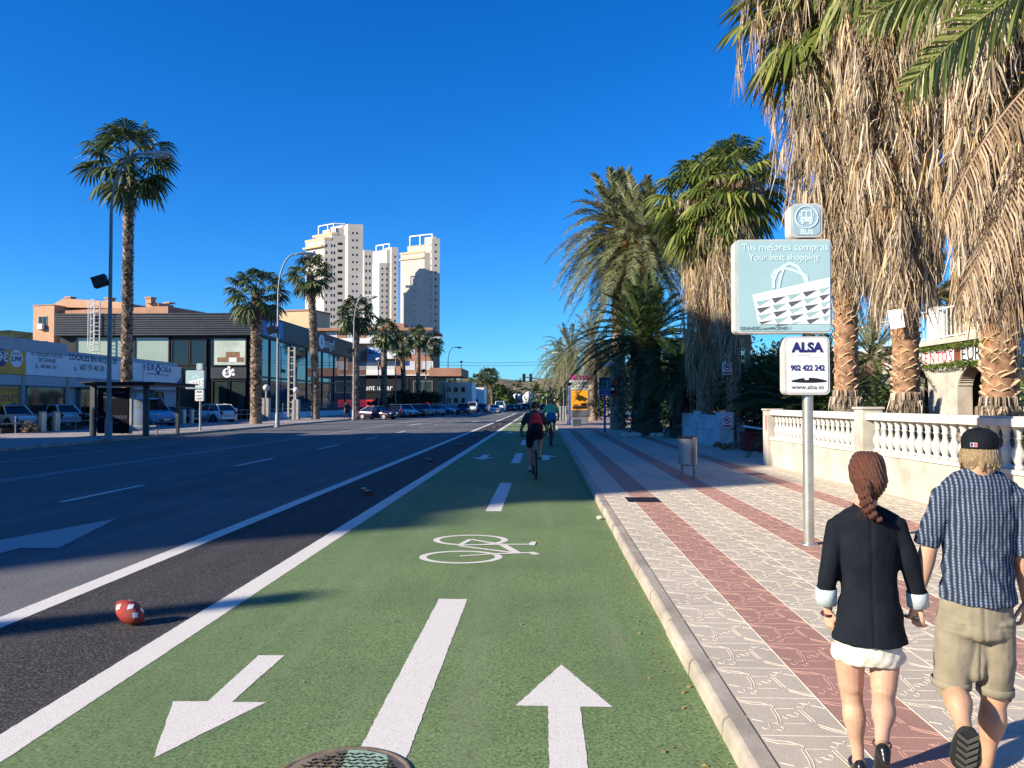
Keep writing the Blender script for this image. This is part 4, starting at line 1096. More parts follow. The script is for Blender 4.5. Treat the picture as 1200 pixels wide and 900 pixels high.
# --- orange apartment block behind
Y = 140; ob_ = thing('apartment_block', 'orange rendered apartment block with stepped roof rising behind the black showroom', 'apartment building', (AX(62, Y), Y, 0), rad(-14))
k = Y/F; zt = AZ(60, 357, Y)
m = MB(); m.box(0, 24.5, 1.2, 16, 0, zt-1.0); m.build('wing', M_ORANGE_D, ob_)  # the wing's shade is put into its colour as a darker render
m = MB(); m.box(-5.0, 0, 0, 12, 0, zt)
m.prism([(-4.0, 2.5, zt), (-.6, 2.5, zt+1.5), (13, 2.5, zt+.3), (14, 2.5, zt-.9)], (0, 9, 0)); m.box(17.2, 20, 4, 8, zt-1.0, zt+.1)
m.build('wall', M_ORANGE_B, ob_)
m = MB()
for x, h in ((-.2, 1.7), (9.2, 1.2), (18.4, .9), (22.5, -.2)): m = MB(); m.box(x-.6, x+.6, 3.2, 4.4, zt, zt+h); m.box(x-.75, x+.75, 3.05, 4.55, zt+h, zt+h+.25); m.build('chimney', M_ORANGE_B, ob_)
m = MB(); m.box(-5.2, .1, -.1, 0, zt-.1, zt+.1); m.build('coping', M_ORANGE_D, ob_)
pane_rows(ob_, M_SILL, M_GLASSD, [(-2.6, -.05, zt-3.4-i*4.6) for i in range(4)], 2.1, 2.6, '-Y')
m = MB(); m.box(-3.2, -2.0, -.8, -.1, zt-4.6, zt-3.6); m.build('air_conditioner', M_WHITE, ob_, .05)

# --- tan block and brown apartment building behind the kerb palms
Y = 165; tb = thing('rooftop_block', 'plain tan rooftop block above the dark showroom, left of the towers', 'building', (AX(339, Y), Y, 0), rad(-14))
z = AZ(345, 365, Y); m = MB(); m.box(-2.6, 0, 0, 8, 0, z); m.box(0, 5.2, 0, 8, 0, z); m.build('wall', M_TAN_B, tb); m = MB(); m.box(-2.8, 5.4, -.2, 8.2, z, z+.35); m.build('parapet', M_ORANGE_D, tb)
Y = 150; x0 = AX(352, Y); x1 = AX(535, Y)
ap = thing('brown_apartments', 'long brown brick apartment building with white balconies and shops below', 'apartment building', (x0, Y, 0))
zr = AZ(400, 388, Y); zs = AZ(480, 441, Y); W_ = x1-x0; xm = AX(504, Y)-x0
m = MB(); m.box(0, xm, 0, 14, zs, zr); m.box(xm, W_+1, -1.0, 14, zs, zs+1.6); m.build('wall', M_ORANGE_D, ap)
m = MB(); m.box(-.5, xm+.6, -.9, 14, zr, zr+.55); m.box(16, 20, 3, 8, zr, zr+1.8); m.build('roof', M_ORANGE_D, ap)
bal = MB()
for zz in (zs+.2, zs+3.4, zs+6.4): bal.box(8, 19, -1.5, -.02, zz, zz+.22); bal.box(8, 19, -1.52, -1.44, zz+.22, zz+1.0)
for i in range(4): bal.box(19.6, xm-.1, -.9, -.02, zs+.1, zs+.3) if i == 0 else None
bal.build('balcony', M_WHITE, ap)
pane_rows(ap, M_WHITE, M('shutter_white', (.55, .56, .58), .6), [(x, -.03, zz) for zz in (zs+2.1, zs+5.2, zs+8.0) for x in (2.2, 6.2, 10.5, 14.2, 17.6, 21.6, 25.2)], 2.2, 1.7, '-Y')
m = MB(); m.box(0, xm+1.5, -.6, 12, 0, zs); m.build('shop_front', M_FRAMEB, ap)
pane_rows(ap, M_GALV, M_SHOPG, [(x, -.64, 4.9) for x in (3, 7.6, 24.4)], 3.8, 2.4, '-Y', name='shop_window')
sgp = MB(); sgp.box(9.6, 21.6, -.72, -.61, 3.9, 6.6); sgo = sgp.build('shop_sign', M_INK, ap)
text('rent a car', 1.55, (15.4, -.76, 4.75), '-Y', M_PANELW, sgo, bold=.015); text('ok!', 1.2, (12.3, -.76, 6.0), '-Y', M('lime_print', (.35, .6, .1)), sgo, bold=.02)
m = MB(); m.box(3, xm, -.70, -.61, 1.0, 2.4); m.build('red_panel', M_RED, ap)
Y = 168; x0 = AX(512, Y); m = MB()
wbl = thing('white_low_block', 'low white block with small windows right of the brown apartments', 'building', (x0, Y, 0))
z = AZ(530, 448, Y); m.box(0, AX(553, Y)-x0, 0, 10, 0, z); m.build('wall', M_WHITE, wbl)
pane_rows(wbl, M_SILL, M_GLASSD, [(1.0+i*1.6, -.03, zz) for i in range(4) for zz in (z-1.6, z-4)], .8, 1.1, '-Y')
Y = 190; x0 = AX(521, Y); rs = thing('red_shop', 'far low shop with a red upper fascia and white sign board', 'shop building', (x0, Y, 0))
m = MB(); w_ = AX(567, Y)-x0; m.box(0, w_, 0, 10, 0, 5.6); m.build('wall', M_WHITE, rs); m = MB(); m.box(-.1, w_*.68, -.2, 0, 4.2, 6.0); m.build('fascia', M('brick_red', (.32, .06, .05), .7), rs)
m = MB(); m.box(w_*.33, w_*.66, -.3, -.2, 2.9, 4.2); m.build('sign_board', M_BOARD, rs); pane_rows(rs, M_BLUE_S, M_GLASSD, [(w_*.12+i*2.1, -.05, 1.7) for i in range(4)], 1.7, 1.9, '-Y')
# --- three towers
def windows_on(parent, face, spots, w, h, mat_=M_GLASSD):
    pane_rows(parent, M_SILL, mat_, spots[:100], w, h, face, .10, 'window', False)
Y = 420; A = rad(-32)
t1 = thing('residential_tower', 'left white residential tower with stepped roof terraces, tallest of the three', 'tower block', (AX(379, Y), Y, 0), A)
za = AZ(370, 281, Y); zb_ = AZ(400, 262, Y)
m = MB(); m.box(-15.5, 0, 0, 11.3, 0, za); m.box(-13, 0, 4, 11.3, za, zb_-6); m.box(-12, -1, 7, 11.3, zb_-6, zb_-2); m.box(-12, 2.2, 11.3, 19.5, 0, zb_); m.box(-8, 3.2, 19.5, 24, 0, AZ(425, 292, Y)); m.build('wall', M_TOWER, t1)
m = MB()
for z, a, b in ((za, 0, 4), (zb_-6, 4, 7)): m.box(-15.6, .1, a-.3, a, z, z+1.4); m.box(-.1, .25, a, b, z, z+1.4)
m.box(-14.6, .4, -2.2, 0, za-4, za-3); m.build('terrace_wall', M_TAN_B, t1)
m = MB()
for x in (-12.5, -5, -.3): m.tube([(x, 5.2, zb_-6), (x, 5.2, zb_+.3)], .35, 4)
m.tube([(-12.5, 5.2, zb_+.3), (-.3, 5.2, zb_+.3)], .4, 4); m.tube([(-.3, 5.2, zb_+.3), (-.3, 11.2, zb_+.3)], .4, 4); m.build('roof_pergola', M_WHITE, t1)
windows_on(t1, '+X', [(0, y, za-3.2-i*3.95) for i in range(22) for y in (1.2, 4.0, 5.5)], 1.0, 1.8); windows_on(t1, '+X', [(0, 8.6, za-2-i*3.95) for i in range(22)], 2.8, 1.7, M_DKMET)
windows_on(t1, '+X', [(2.2, y, zb_-5-i*4.05) for i in range(24) for y in (14, 16.2)], 1.1, 1.3); windows_on(t1, '+X', [(3.2, y, zb_-18-i*4.0) for i in range(19) for y in (20.6, 22.6)], 1.0, 1.6); windows_on(t1, '-Y', [(-8.2, 0, za-6)], 2.0, 1.2)
Y = 520; t2 = thing('residential_tower', 'middle cream tower with pale blue stripe, lowest of the three towers', 'tower block', (AX(444, Y), Y, 0), A)
za = AZ(440, 308, Y); zb_ = AZ(450, 292, Y)
m = MB(); m.box(-13.5, 0, 0, 7, 0, za); m.box(-13.5, 0, 5, 12, 0, zb_); m.box(-5, 1.6, 7, 11.5, 0, zb_+1.5); m.build('wall', M_TOWER, t2)
m = MB(); m.box(-9, -.4, -.15, 0, 10, za-3); m.build('blue_stripe', M('pale_blue_render', (.42, .50, .52), .8, 0, .06), t2)
m = MB()
for x in (-12.8, -6, -.5): m.tube([(x, 7, zb_), (x, 7, zb_+4)], .45, 4)
m.tube([(-12.8, 7, zb_+4), (-.5, 7, zb_+4)], .5, 4); m.build('roof_pergola', M_WHITE, t2)
windows_on(t2, '-Y', [(-11.3, -.05, za-6-i*3.8) for i in range(22)], 2.0, 1.2); windows_on(t2, '+X', [(0, y, za-4-i*3.8) for i in range(22) for y in (2, 5)], 1.2, 1.5); windows_on(t2, '+X', [(1.6, 9.4, zb_-5-i*4) for i in range(22)], 1.3, 1.5)
Y = 450; t3 = thing('residential_tower', 'right white tower with a slim shaded side, rightmost of the three towers', 'tower block', (AX(497, Y), Y, 0), rad(-24))
za = AZ(480, 296, Y); zb_ = AZ(490, 275, Y)
m = MB(); m.box(-17, 0, 0, 7, 0, za); m.box(-16.4, 0, 3.6, 7, za, za+4.2); m.box(-6, 0, 5, 7, za+4, zb_-1); m.box(-4, 1.2, 3.4, 8, 0, zb_-2.2); m.build('wall', M_TOWER, t3)
m = MB(); m.box(-17.1, .1, -1.0, 0, za-3.4, za-2.6); m.box(-17.1, .1, -.5, 0, za, za+1.2); m.box(-16.5, .1, 3.6, 4, za+4.2, za+5.2); m.build('terrace_wall', M_TAN_B, t3)
m = MB()
for x in (-16.2, -9, -.5): m.tube([(x, 5, za+4), (x, 5, zb_+.5)], .45, 4)
m.tube([(-16.2, 5, zb_+.5), (-.5, 5, zb_+.5)], .5, 4); m.build('roof_pergola', M_WHITE, t3)
windows_on(t3, '-Y', [(x, 0, za-6-i*4.1) for i in range(22) for x in (-8.0, -6.2)], 1.0, .9, M_GALV); windows_on(t3, '-Y', [(.6, 3.4, zb_-6-i*4.1) for i in range(23)], .5, 1.4); windows_on(t3, '+X', [(1.2, 5.6, zb_-6-i*4.1) for i in range(23)], 1.2, 1.4)
m = MB()
for i in range(18): m.box(-18.2, -17, 2, 6, 12+i*4.1, 13.2+i*4.1)
m.build('side_balconies', M_GALV, t3)
# the towers are not square on plan: their long flanks open out from the sunny gable
def skew(root, ang):
    ex, ey = math.cos(ang), math.sin(ang)
    done = set()
    for o in [x for x in bpy.data.objects if x.parent is root]:
        if o.name.startswith('window'):
            x, y, z = o.location; o.location = (x+ex*y, ey*y, z)
            if o.rotation_euler.z > .5: o.rotation_euler.z = ang
            continue
        for v in o.data.vertices: v.co = (v.co.x+ex*v.co.y, ey*v.co.y, v.co.z)
for r_ in (t1, t2): skew(r_, rad(11.5)-A)
skew(t3, rad(11.5)+rad(24))
# --- unseen apartment block added left of the camera, outline shaped to shade the road
rb = thing('shading_block', 'tall cream apartment block added unseen left of the road to shade it', 'apartment building', (-33, 4, 0))
pts = [(0, 27.3), (0, 0), (-27, -29), (-27, 12.8)]; H_ = 24.2
m = MB(); m.prism([(x, y, 0) for x, y in pts][::-1], (0, 0, H_)); m.build('wall', M_ORANGE_B, rb)
m = MB(); m.box(-9, -3, -3, 8, H_, H_+3.2); m.box(-20, -14, -16, -8, H_, H_+2.4); m.box(-26, -22, -22, -14, H_, H_+3); m.build('roof_shadow_box', M_TAN_B, rb)  # roof boxes added to make the edge of the cast shadow jagged
pane_rows(rb, M_WHITE, M_GLASSD, [(.02, 2.5+i*4.2, 3+j*3) for i in range(7) for j in range(7)], 1.6, 1.5, '+X')
ctree = thing('shadow_conifer', 'slim dark conifer added unseen on the far pavement to cast a pointed shadow', 'conifer tree', (-22.6, -4.0, .12))  # unseen tree added for its narrow shadow across the lane
m = MB(); trunk_tube(m, 9.4, .16, .05, 8); m.build('trunk', M_TRUNKD, ctree)
m = MB(); q = random.Random(9)
for i in range(7000):
    z = 1.2+9.0*q.random()**.8; r = (.15+.85*(1-(z-1.2)/9.2))*.62*q.random()**.4*(.8+.35*math.sin(z*5)); a = q.uniform(0, 6.28)
    p = V((r*math.cos(a), r*math.sin(a), z)); d = V((math.cos(a), math.sin(a), q.uniform(-.2, .8))).normalized()*.16; s = V((-math.sin(a), math.cos(a), 0))*.06
    m.add([p-s, p+s, p+d], [(0, 1, 2)])
m.build('crown', L_PINE, ctree)

# ------------------------------------------------------------------ right side walls and house
bal_prof = [(.055, 0), (.072, .0), (.072, .05), (.048, .07), (.044, .09), (.070, .15), (.082, .21), (.074, .28), (.046, .34), (.036, .40), (.040, .44), (.058, .46), (.040, .48), (.052, .56), (.066, .60), (.066, .65)]
wl_ = thing('balustrade_wall', 'white balustrade garden wall with rendered base and square pillars behind the couple', 'garden wall', (6.4, 0, .11))
ya, yb = 21.4, 3.0; wx = lambda y: 6.55-(y-13.1)*.038-6.4
piers = [(21.2, 1.42), (15.55, 1.50), (10.1, 1.5), (4.4, 1.5)]
def wseg(mb, y0, y1, z0, z1, t0, t1):
    mb.prism([(wx(y0)+t0, y0, z0), (wx(y0)+t1, y0, z0), (wx(y1)+t1, y1, z0), (wx(y1)+t0, y1, z0)], (0, 0, z1-z0))
m = MB(); wseg(m, ya, yb, -.05, .70, -.11, .11); m.build('base', M_WALLW, wl_, .008)
m = MB(); wseg(m, ya, yb, .70, .76, -.14, .14); m.build('plinth_rail', M_BALU, wl_, .01)
m = MB(); wseg(m, ya, yb, 1.36, 1.47, -.15, .15); wseg(m, ya, yb, 1.47, 1.50, -.11, .11); m.build('top_rail', M_BALU, wl_, .012)
for y, h in piers:
    m = MB(); m.box(wx(y)-.20, wx(y)+.20, y-.20, y+.20, -.05, h+.06); m.box(wx(y)-.23, wx(y)+.23, y-.23, y+.23, h+.06, h+.11); m.build('pillar', M_WALLW, wl_, .01)
mb_ = MB(); mb_.lathe([(r*1.06, z*.95) for r, z in bal_prof], 14); bm_ = mb_.mesh('baluster', [M_BALU])
for (a, _), (b, _) in zip(piers[:-1], piers[1:]):
    n = round((a-b-.5)/.262)
    for i in range(n):
        y = a-.27-(a-b-.54)*(i+.5)/n; o = bpy.data.objects.new('baluster', bm_); COL.objects.link(o); o.parent = wl_; o.location = (wx(y), y, .755)
m = MB(); m.box(wx(21.2)-.215, wx(21.2)-.205, 21.02, 21.14, .95, 1.35); m.build('small_notice', M('faded_red_print', (.5, .2, .2)), wl_)
m = MB(); q = random.Random(77)
for i in range(90):
    y = 3.4+q.random()*17.6; m.ball((wx(y)-.12-q.random()*.06, y, -.0+q.random()*.02), (.03, .05, .02), 5, 4)
bw = thing('block_wall', 'low blue grey painted block wall with an end pillar, in shade beside the driveway', 'garden wall', (6.75, 28.9, .11))
m = MB(); m.box(-.1, .1, .3, 10.4, -.05, 1.18); m.box(-.14, .14, .3, 10.4, .62, .70); m.box(-.13, .13, .3, 10.4, 1.10, 1.2); m.build('panel', M_WALLB, bw, .01)
for y, w in ((0, .34), (5.0, .18), (10.3, .2)): m = MB(); m.box(-w*.75, w*.75, y-w, y+w, -.05, 1.34); m.build('pillar', M_WALLB, bw, .012)
pr = thing('parking_notice', 'small no parking notice with red ring on the end pillar of the block wall', 'sign', (6.75, 28.54, .11))
def no_sign(t, z, s):
    m = MB(); m.box(-.5*s, .5*s, -.02, 0, z-.7*s, z+.55*s); m.build('plate', M_PANELW, t)
    m = MB()
    m.tube([(.36*s*math.cos(6.2832*i/20), -.025, z+.1*s+.36*s*math.sin(6.2832*i/20)) for i in range(21)], .05*s, 5); m.tube([(-.25*s, -.025, z+.35*s), (.25*s, -.025, z-.15*s)], .045*s, 5)
    m.box(-.42*s, .42*s, -.026, -.02, z-.62*s, z-.42*s); m.build('red_ring', M_RED, t)
    m = MB(); m.box(-.16*s, .16*s, -.027, -.02, z, z+.2*s); m.build('car_symbol', M_INK, t)
no_sign(pr, 1.02, .34)
p = P(852, 431, 32.1); t = thing('trunk_notice', 'small white and red notice fixed to the palm trunk above the block wall', 'sign', (p.x, 32.1, 0)); no_sign(t, p.z, .40)
p = P(1049, 374, 14.9); t = thing('trunk_plate', 'blank white plate tilted on the side of a big palm trunk', 'plate', (p.x, 14.85, p.z)); m = MB(); m.obox(V((0, 0, 0)), (.25, .012, .36), Euler((0, rad(-8), rad(-25))).to_matrix()); m.build('plate', M_PANELW, t)
ba = thing('barrier_arm', 'white barrier arm lying low across the dark driveway', 'barrier', (7.2, 28.3, .11)); m = MB(); m.tube([(0, 0, .85), (3.0, -4.3, .35)], .045, 8); m.build('arm', M_WHITE, ba); m = MB(); m.box(-.12, .12, -.12, .12, -.04, .95); m.build('post', M_GALV, ba, .02)
p = P(882, 514, 27.5); rbx = thing('red_planter', 'dark red block planter in the shaded driveway entrance', 'planter', (p.x, 27.5, .07)); m = MB(); m.box(-.35, .35, -.3, .3, 0, .62); m.box(-.4, .4, -.35, .35, .62, .7); m.build('box', M('planter_red', (.18, .02, .025), .7), rbx, .02)

HX = 14.0
hs = thing('guest_house', 'white guest house with arched doorway, balcony railing and red lettered sign band', 'house', (HX, 0, .06))
def hy(px): d = ray(px, 472); return HX*d.y/d.x
def hz(px, py): return AZ(px, py, hy(px))-.06
z_bal = hz(1095, 405.5)
m = MB()
yA, yB = hy(1040), 12.0; d0, d1 = hy(1122), hy(1158); w0 = hy(1088)
# front wall with arched openings, made of solid pieces
yl0, yl1 = hy(1076), hy(1058)
m.box(0, .5, d0-.001, w0, 0, z_bal); m.box(0, .5, yB, d1, 0, z_bal)
for a, b, top in ((d1, d0, hz(1140, 429.8)), (w0, yA-2, hz(1080, 432.5))):
    n = 44; r = (b-a)/2; c = (a+b)/2
    for i in range(n):
        u0 = a+(b-a)*i/n; u1 = a+(b-a)*(i+1)/n; zz = top-.75*(1-math.sqrt(max(0, 1-((u0+u1)/2-c)**2/r**2)))
        m.box(0, .5, u0, u1, zz, z_bal)
m.box(0, .5, yA-2, yA+3, 0, z_bal); m.box(3.2, 8, yB, yA+3, 0, z_bal); m.box(.5, 8, yA+2.7, yA+3, 0, z_bal)
m.build('wall', M_WALLW, hs)
m = MB(); m.box(-.25, 8, yB, yA+3, z_bal, z_bal+.18); m.build('balcony_floor', M_WALLW, hs)
m = MB(); m.box(3.4, 8, yB, yA+2, z_bal+.18, z_bal+3.1); m.build('upper_wall', M('cream_render', (.62, .50, .32), .85, 0, .15, 1), hs)
m = MB(); m.prism([(2.6, yB-.4, z_bal+2.6), (9, yB-.4, z_bal+2.6), (5.8, yB-.4, z_bal+4.3)], (0, yA-yB+3, 0)); m.build('roof', M('thatch', (.30, .20, .12), .9, 0, .4, 5, .6, 30), hs)
zr0 = z_bal+.18; zr1 = zr0+1.02
rl = MB()
y = yB
while y < yA+2.6: rl.box(-.17, -.14, y, y+.03, zr0+.08, zr1); y += .27
rl.box(-.19, -.12, yB, yA+2.6, zr1, zr1+.06); rl.box(-.18, -.13, yB, yA+2.6, zr0+.05, zr0+.09)
rl.build('balcony_railing', M_WHITE, hs)
for px in (1101, 1180): m = MB(); y = hy(px); m.box(-.24, .05, y-.35, y+.35, zr0, zr1+.14); m.build('balcony_pillar', M_WHITE, hs, .01)
zs1, zs0 = hz(1100, 412), hz(1100, 427.5)
m = MB(); m.box(-.12, -.02, hy(1122.5), yA, zs0, zs1); sb = m.build('sign_board', M_PANELW, hs)
m = MB(); m.box(-.12, -.02, 12.5, hy(1131), zs0, zs1); sb2 = m.build('sign_board', M_PANELW, hs); m = MB(); m.box(-.11, -.02, hy(1131)+.01, hy(1122.5)-.01, zs0, zs1); m.build('brown_gap', M('brown_wood', (.18, .06, .03), .7), hs)
lw_ = hy(1076)-hy(1122); 
for i, ch in enumerate('APARTAMENTOS'):
    px = 1122-(11-i)*7.2-3.0
    text(ch, .56, (-.135, hy(px), (zs0+zs1)/2-.005), '-X', M_RED, sb, xs=.88)
for i, ch in enumerate('EUROPA'): text(ch, .62, (-.135, hy(1134.5+i*8.4), (zs0+zs1)/2), '-X', M_INK, sb2, xs=1.0)
m = MB(); m.box(.9, 1.0, d1-.2, d0+.2, .02, hz(1140, 429.8)+.1)
for i in range(8): m.box(.87, .9, d1+.05+i*(d0-d1)/8, d1+.11+i*(d0-d1)/8, .02, hz(1140, 429.8))
m.build('door', M('brown_door', (.30, .13, .075), .6, 0, .2, 4), hs)
m = MB(); q = random.Random(5); leaf_cloud(m, 1500, (.14, 3.0, .10), .05, q, 0, 40, (-.22, hy(1115), zs1+.10)); leaf_cloud(m, 1300, (.14, 2.8, .10), .05, q, 0, 40, (-.2, hy(1118), zs0-.06)); m.build('creeper', L_IVY, hs)
# ------------------------------------------------------------------ street furniture
def lamp(label, loc, h, arm=2.2, rz=0, flood=None, src=None, group='curved street lamps'):
    if src:
        c = copy_tree(src); c.location = loc; c.rotation_euler.z = rz; c['label'] = label; s = h/12.6; c.scale = (s, s, s); c['group'] = group; return c
    t = thing('street_lamp', label, 'street lamp', loc, rz, group)
    m = MB(); pts = [V((0, 0, z)) for z in (0, .5, 4, 8, h-2.9)]; n = 10
    cen = V((arm*.98, 0, h-2.3))
    for i in range(1, n+1):
        a = rad(180-100*i/n); pts.append(V((arm+arm*math.cos(a), 0, h-2.9+2.75*math.sin(a))))
    m.tube(pts, [.13, .11, .095, .08, .07]+[.055]*9+[.05], 10); m.lathe([(.22, 0), (.22, .06), (.16, .1), (.15, .9), (.13, .95)], 12)
    m.build('pole', M_GALV, t)
    e = pts[-1]; m = MB()
    m.limb([(e+V((-.12, 0, .02)), (.09, .06)), (e+V((.35, 0, .06)), (.17, .10)), (e+V((.95, 0, .04)), (.20, .11)), (e+V((1.25, 0, .0)), (.12, .07))], 12, (0, 1, 0)); m.build('lamp_head', M_LAMPH, t)
    m = MB(); m.ball(e+V((.78, 0, -.07)), (.36, .17, .14), 12, 8); m.build('lens', M('lamp_lens', (.45, .45, .42), .2), t)
    return t
def flood(t, z, sx=-1):
    m = MB(); m.obox(V((sx*.42, -.1, z)), (.62, .42, .5), Euler((0, rad(20*sx), rad(15))).to_matrix()); m.tube([(0, 0, z), (sx*.3, 0, z)], .05, 6); m.build('floodlight', M_BLACKP, t, .03)
# left kerb lamps
g0 = G(127, 515, .12); l1 = lamp('nearest street lamp, tall curved pole with a black floodlight by the bus shelter', g0, AZ(190, 176, g0.y)-.12, 1.3); flood(l1, AZ(127, 333, g0.y), -1)
g2 = G(325, 500.5, .12); l2 = lamp('curved street lamp in front of the corner of the black showroom', g2, AZ(352, 295, g2.y)-.12, 1.15)
flood(l2, AZ(325, 389, g2.y), -1)
Y = 76; l3 = lamp('curved street lamp beside the palm at the far end of the showroom', (AX(414.5, Y), Y, .12), AZ(430, 347, Y), .9); flood(l3, AZ(412, 412, Y), -1)
Y = 125; lamp('curved street lamp among the last palms of the kerb row', (AX(499, Y), Y, .12), AZ(513, 392, Y), src=l2)
Y = 154; lamp('curved street lamp standing alone against the sky right of the towers', (AX(525, Y), Y, .12), AZ(538, 404, Y), src=l2)
# right kerb lamps reach over the lane to the left
Y = 62; l5 = lamp('curved street lamp on the right pavement, nearer one beside the advertising panel', (AX(664.5, Y), Y, .105), AZ(648, 411, Y), src=l2, rz=math.pi); 
Y = 88; lamp('curved street lamp on the right pavement, farther one behind the nearer lamp', (AX(660.5, Y), Y, .105), AZ(645, 423.5, Y), src=l2, rz=math.pi)
def mast(label, loc, h, r=.1, head='bar'):
    t = thing('lamp_mast', label, 'street lamp', loc); m = MB(); m.tube([(0, 0, 0), (0, 0, h)], [r, r*.6], 8); m.build('pole', M_GALV, t)
    m = MB(); m.box(-.75, .35, -.2, .2, h, h+.22) if head == 'bar' else m.ball((0, 0, h+.1), (.4, .4, .22), 10, 6); m.build('lamp_head', M_LAMPH, t); return t
Y = 120; mast('straight lamp mast with flat head behind the green shirted cyclist', (AX(640.5, Y), Y, .105), AZ(640, 409, Y))
Y = 96; mast('short straight lamp mast in front of the brown apartments', (AX(443.5, Y), Y, .12), AZ(443, 423, Y), .09, 'ball')
Y = 108; mast('straight lamp mast between two palms before the rental shop', (AX(463.5, Y), Y, .12), AZ(464, 418, Y), .1, 'ball')
Y = 170; mast('far straight lamp mast before the red fronted shop', (AX(540.5, Y), Y, .12), AZ(541, 425, Y), .12, 'ball')
Y = 47.5; t = mast('small white lamp post with a mushroom head beside the blue parking sign', (AX(716, Y), Y, .105), AZ(716, 432, Y), .075, 'ball')
rs_ = thing('round_sign', 'round red and white sign on the small white lamp post', 'sign', (AX(716.5, Y), Y-.1, 0)); z = AZ(717, 456, Y)
m = MB(); m.tube([(0, -.06, z), (0, -.02, z)], .26, 18); m.box(-.03, .26, -.06, -.02, z-.5, z+.5); m.build('plate', M_RED, rs_); m = MB(); m.box(-.17, .17, -.075, -.062, z-.08, z+.08); m.build('white_bar', M_PANELW, rs_)
# ball-topped stone posts and lattice column on the showroom terrace
for px, py0, py1, Y, lab in ((312, 452, 493, 72, 'left of the two globe topped stone posts before the showroom'), (347, 455, 492, 76, 'right of the two globe topped stone posts before the showroom')):
    t = thing('globe_post', lab, 'lamp post', (AX(px, Y), Y, .12), 0, 'globe topped posts'); h = AZ(px, py0, Y)
    m = MB(); m.box(-.33, -.05, -.3, .3, 0, h*.62); m.box(.05, .33, -.3, .3, 0, h*.62); m.tube([(0, 0, h*.5), (0, 0, h-.5)], .1, 8); m.build('post', M_SILL, t, .02)
    m = MB(); m.ball((0, 0, h-.32), .32, 14, 10); m.build('globe', M_LAMPH, t)
Y = 76.8; t = thing('lattice_column', 'tall pale lattice sign column in front of the showroom glazing', 'column', (AX(341.5, Y), Y, .12)); h = AZ(341, 408, Y); m = MB()
for x in (-.3, .3): m.box(x-.09, x+.09, -.09, .09, 0, h)
z = .4
while z < h-.3: m.box(-.21, .21, -.06, .06, z, z+.1); z += .65
m.build('lattice', M_SILL, t)

M_SHEL = M('shelter_dark_grey', (.075, .08, .085), .6, .2, .2, 4)
# bus shelter on the far pavement
bsx = g0.x-1.0; sh_ = thing('bus_shelter', 'black bus shelter with a dark poster panel and flat roof on the far pavement', 'bus shelter', (-21.3, 38.2, .12))
def SX(px, dy=0): return AX(px, 38.2+dy)+21.3
H = AZ(150, 452, 39)-.12
m = MB(); m.box(SX(106), SX(187), -.6, 4.0, H-.02, H+.10); m.box(SX(103), SX(190), -.75, 4.15, H+.10, H+.16); m.build('roof', M_BLACKP, sh_, .02)
m = MB()
for px in (109.5, 171.5): m.box(SX(px)-.13, SX(px)+.13, -.1, .1, 0, H)
for x in (SX(109.5), SX(171.5)): m.box(x-.08, x+.08, 3.3, 3.46, 0, H)
m.build('post', M_SHEL, sh_, .02)
m = MB(); m.box(SX(113), SX(149.5), .10, .38, .12, H-.12); pnl = m.build('poster_panel', M('matt_black_poster', (.008, .009, .012), .9, 0, .2, 4, 0, 1, .1), sh_, .02)
PD = M('dim_print', (.10, .11, .15), .5)
xc = (SX(113)+SX(149.5))/2
text('BLACK FRIDAY', .20, (xc, .09, 2.2), '-Y', PD, pnl); text('MERCADILLO', .17, (xc, .09, 1.95), '-Y', PD, pnl); text('MADE SERIOUS', .22, (xc, .09, .95), '-Y', PD, pnl); text('OFERTA', .16, (xc, .09, .65), '-Y', PD, pnl)
m = MB(); x0_, x1_ = SX(150.5), SX(153); m.box(x0_, x1_, .1, .2, .1, H-.1); m.box(x1_, SX(168), .1, .2, H-.38, H-.25); m.box(x1_, SX(168), .1, .2, .28, .40); m.build('glass_frame', M_SILL, sh_)
gm_ = bpy.data.materials.new('clear_glass'); gm_.use_nodes = True; gb = gm_.node_tree.nodes['Principled BSDF']
gb.inputs['Base Color'].default_value = (.75, .85, .88, 1); gb.inputs['Roughness'].default_value = .02; gb.inputs['Alpha'].default_value = .22; gb.inputs['Specular IOR Level'].default_value = .6
m = MB(); m.box(x1_, SX(168), .14, .16, .40, H-.38); m.build('glass', gm_, sh_); m = MB(); m.box(SX(113), SX(113)+.02, .6, 3.2, .4, H-.3); m.build('side_glass', gm_, sh_)
m = MB(); m.box(SX(118), SX(165), 1.6, 2.0, .42, .48); 
for x in (SX(120), SX(163)): m.box(x-.04, x+.04, 1.75, 1.85, 0, .42)
m.build('bench', M_GALV, sh_)

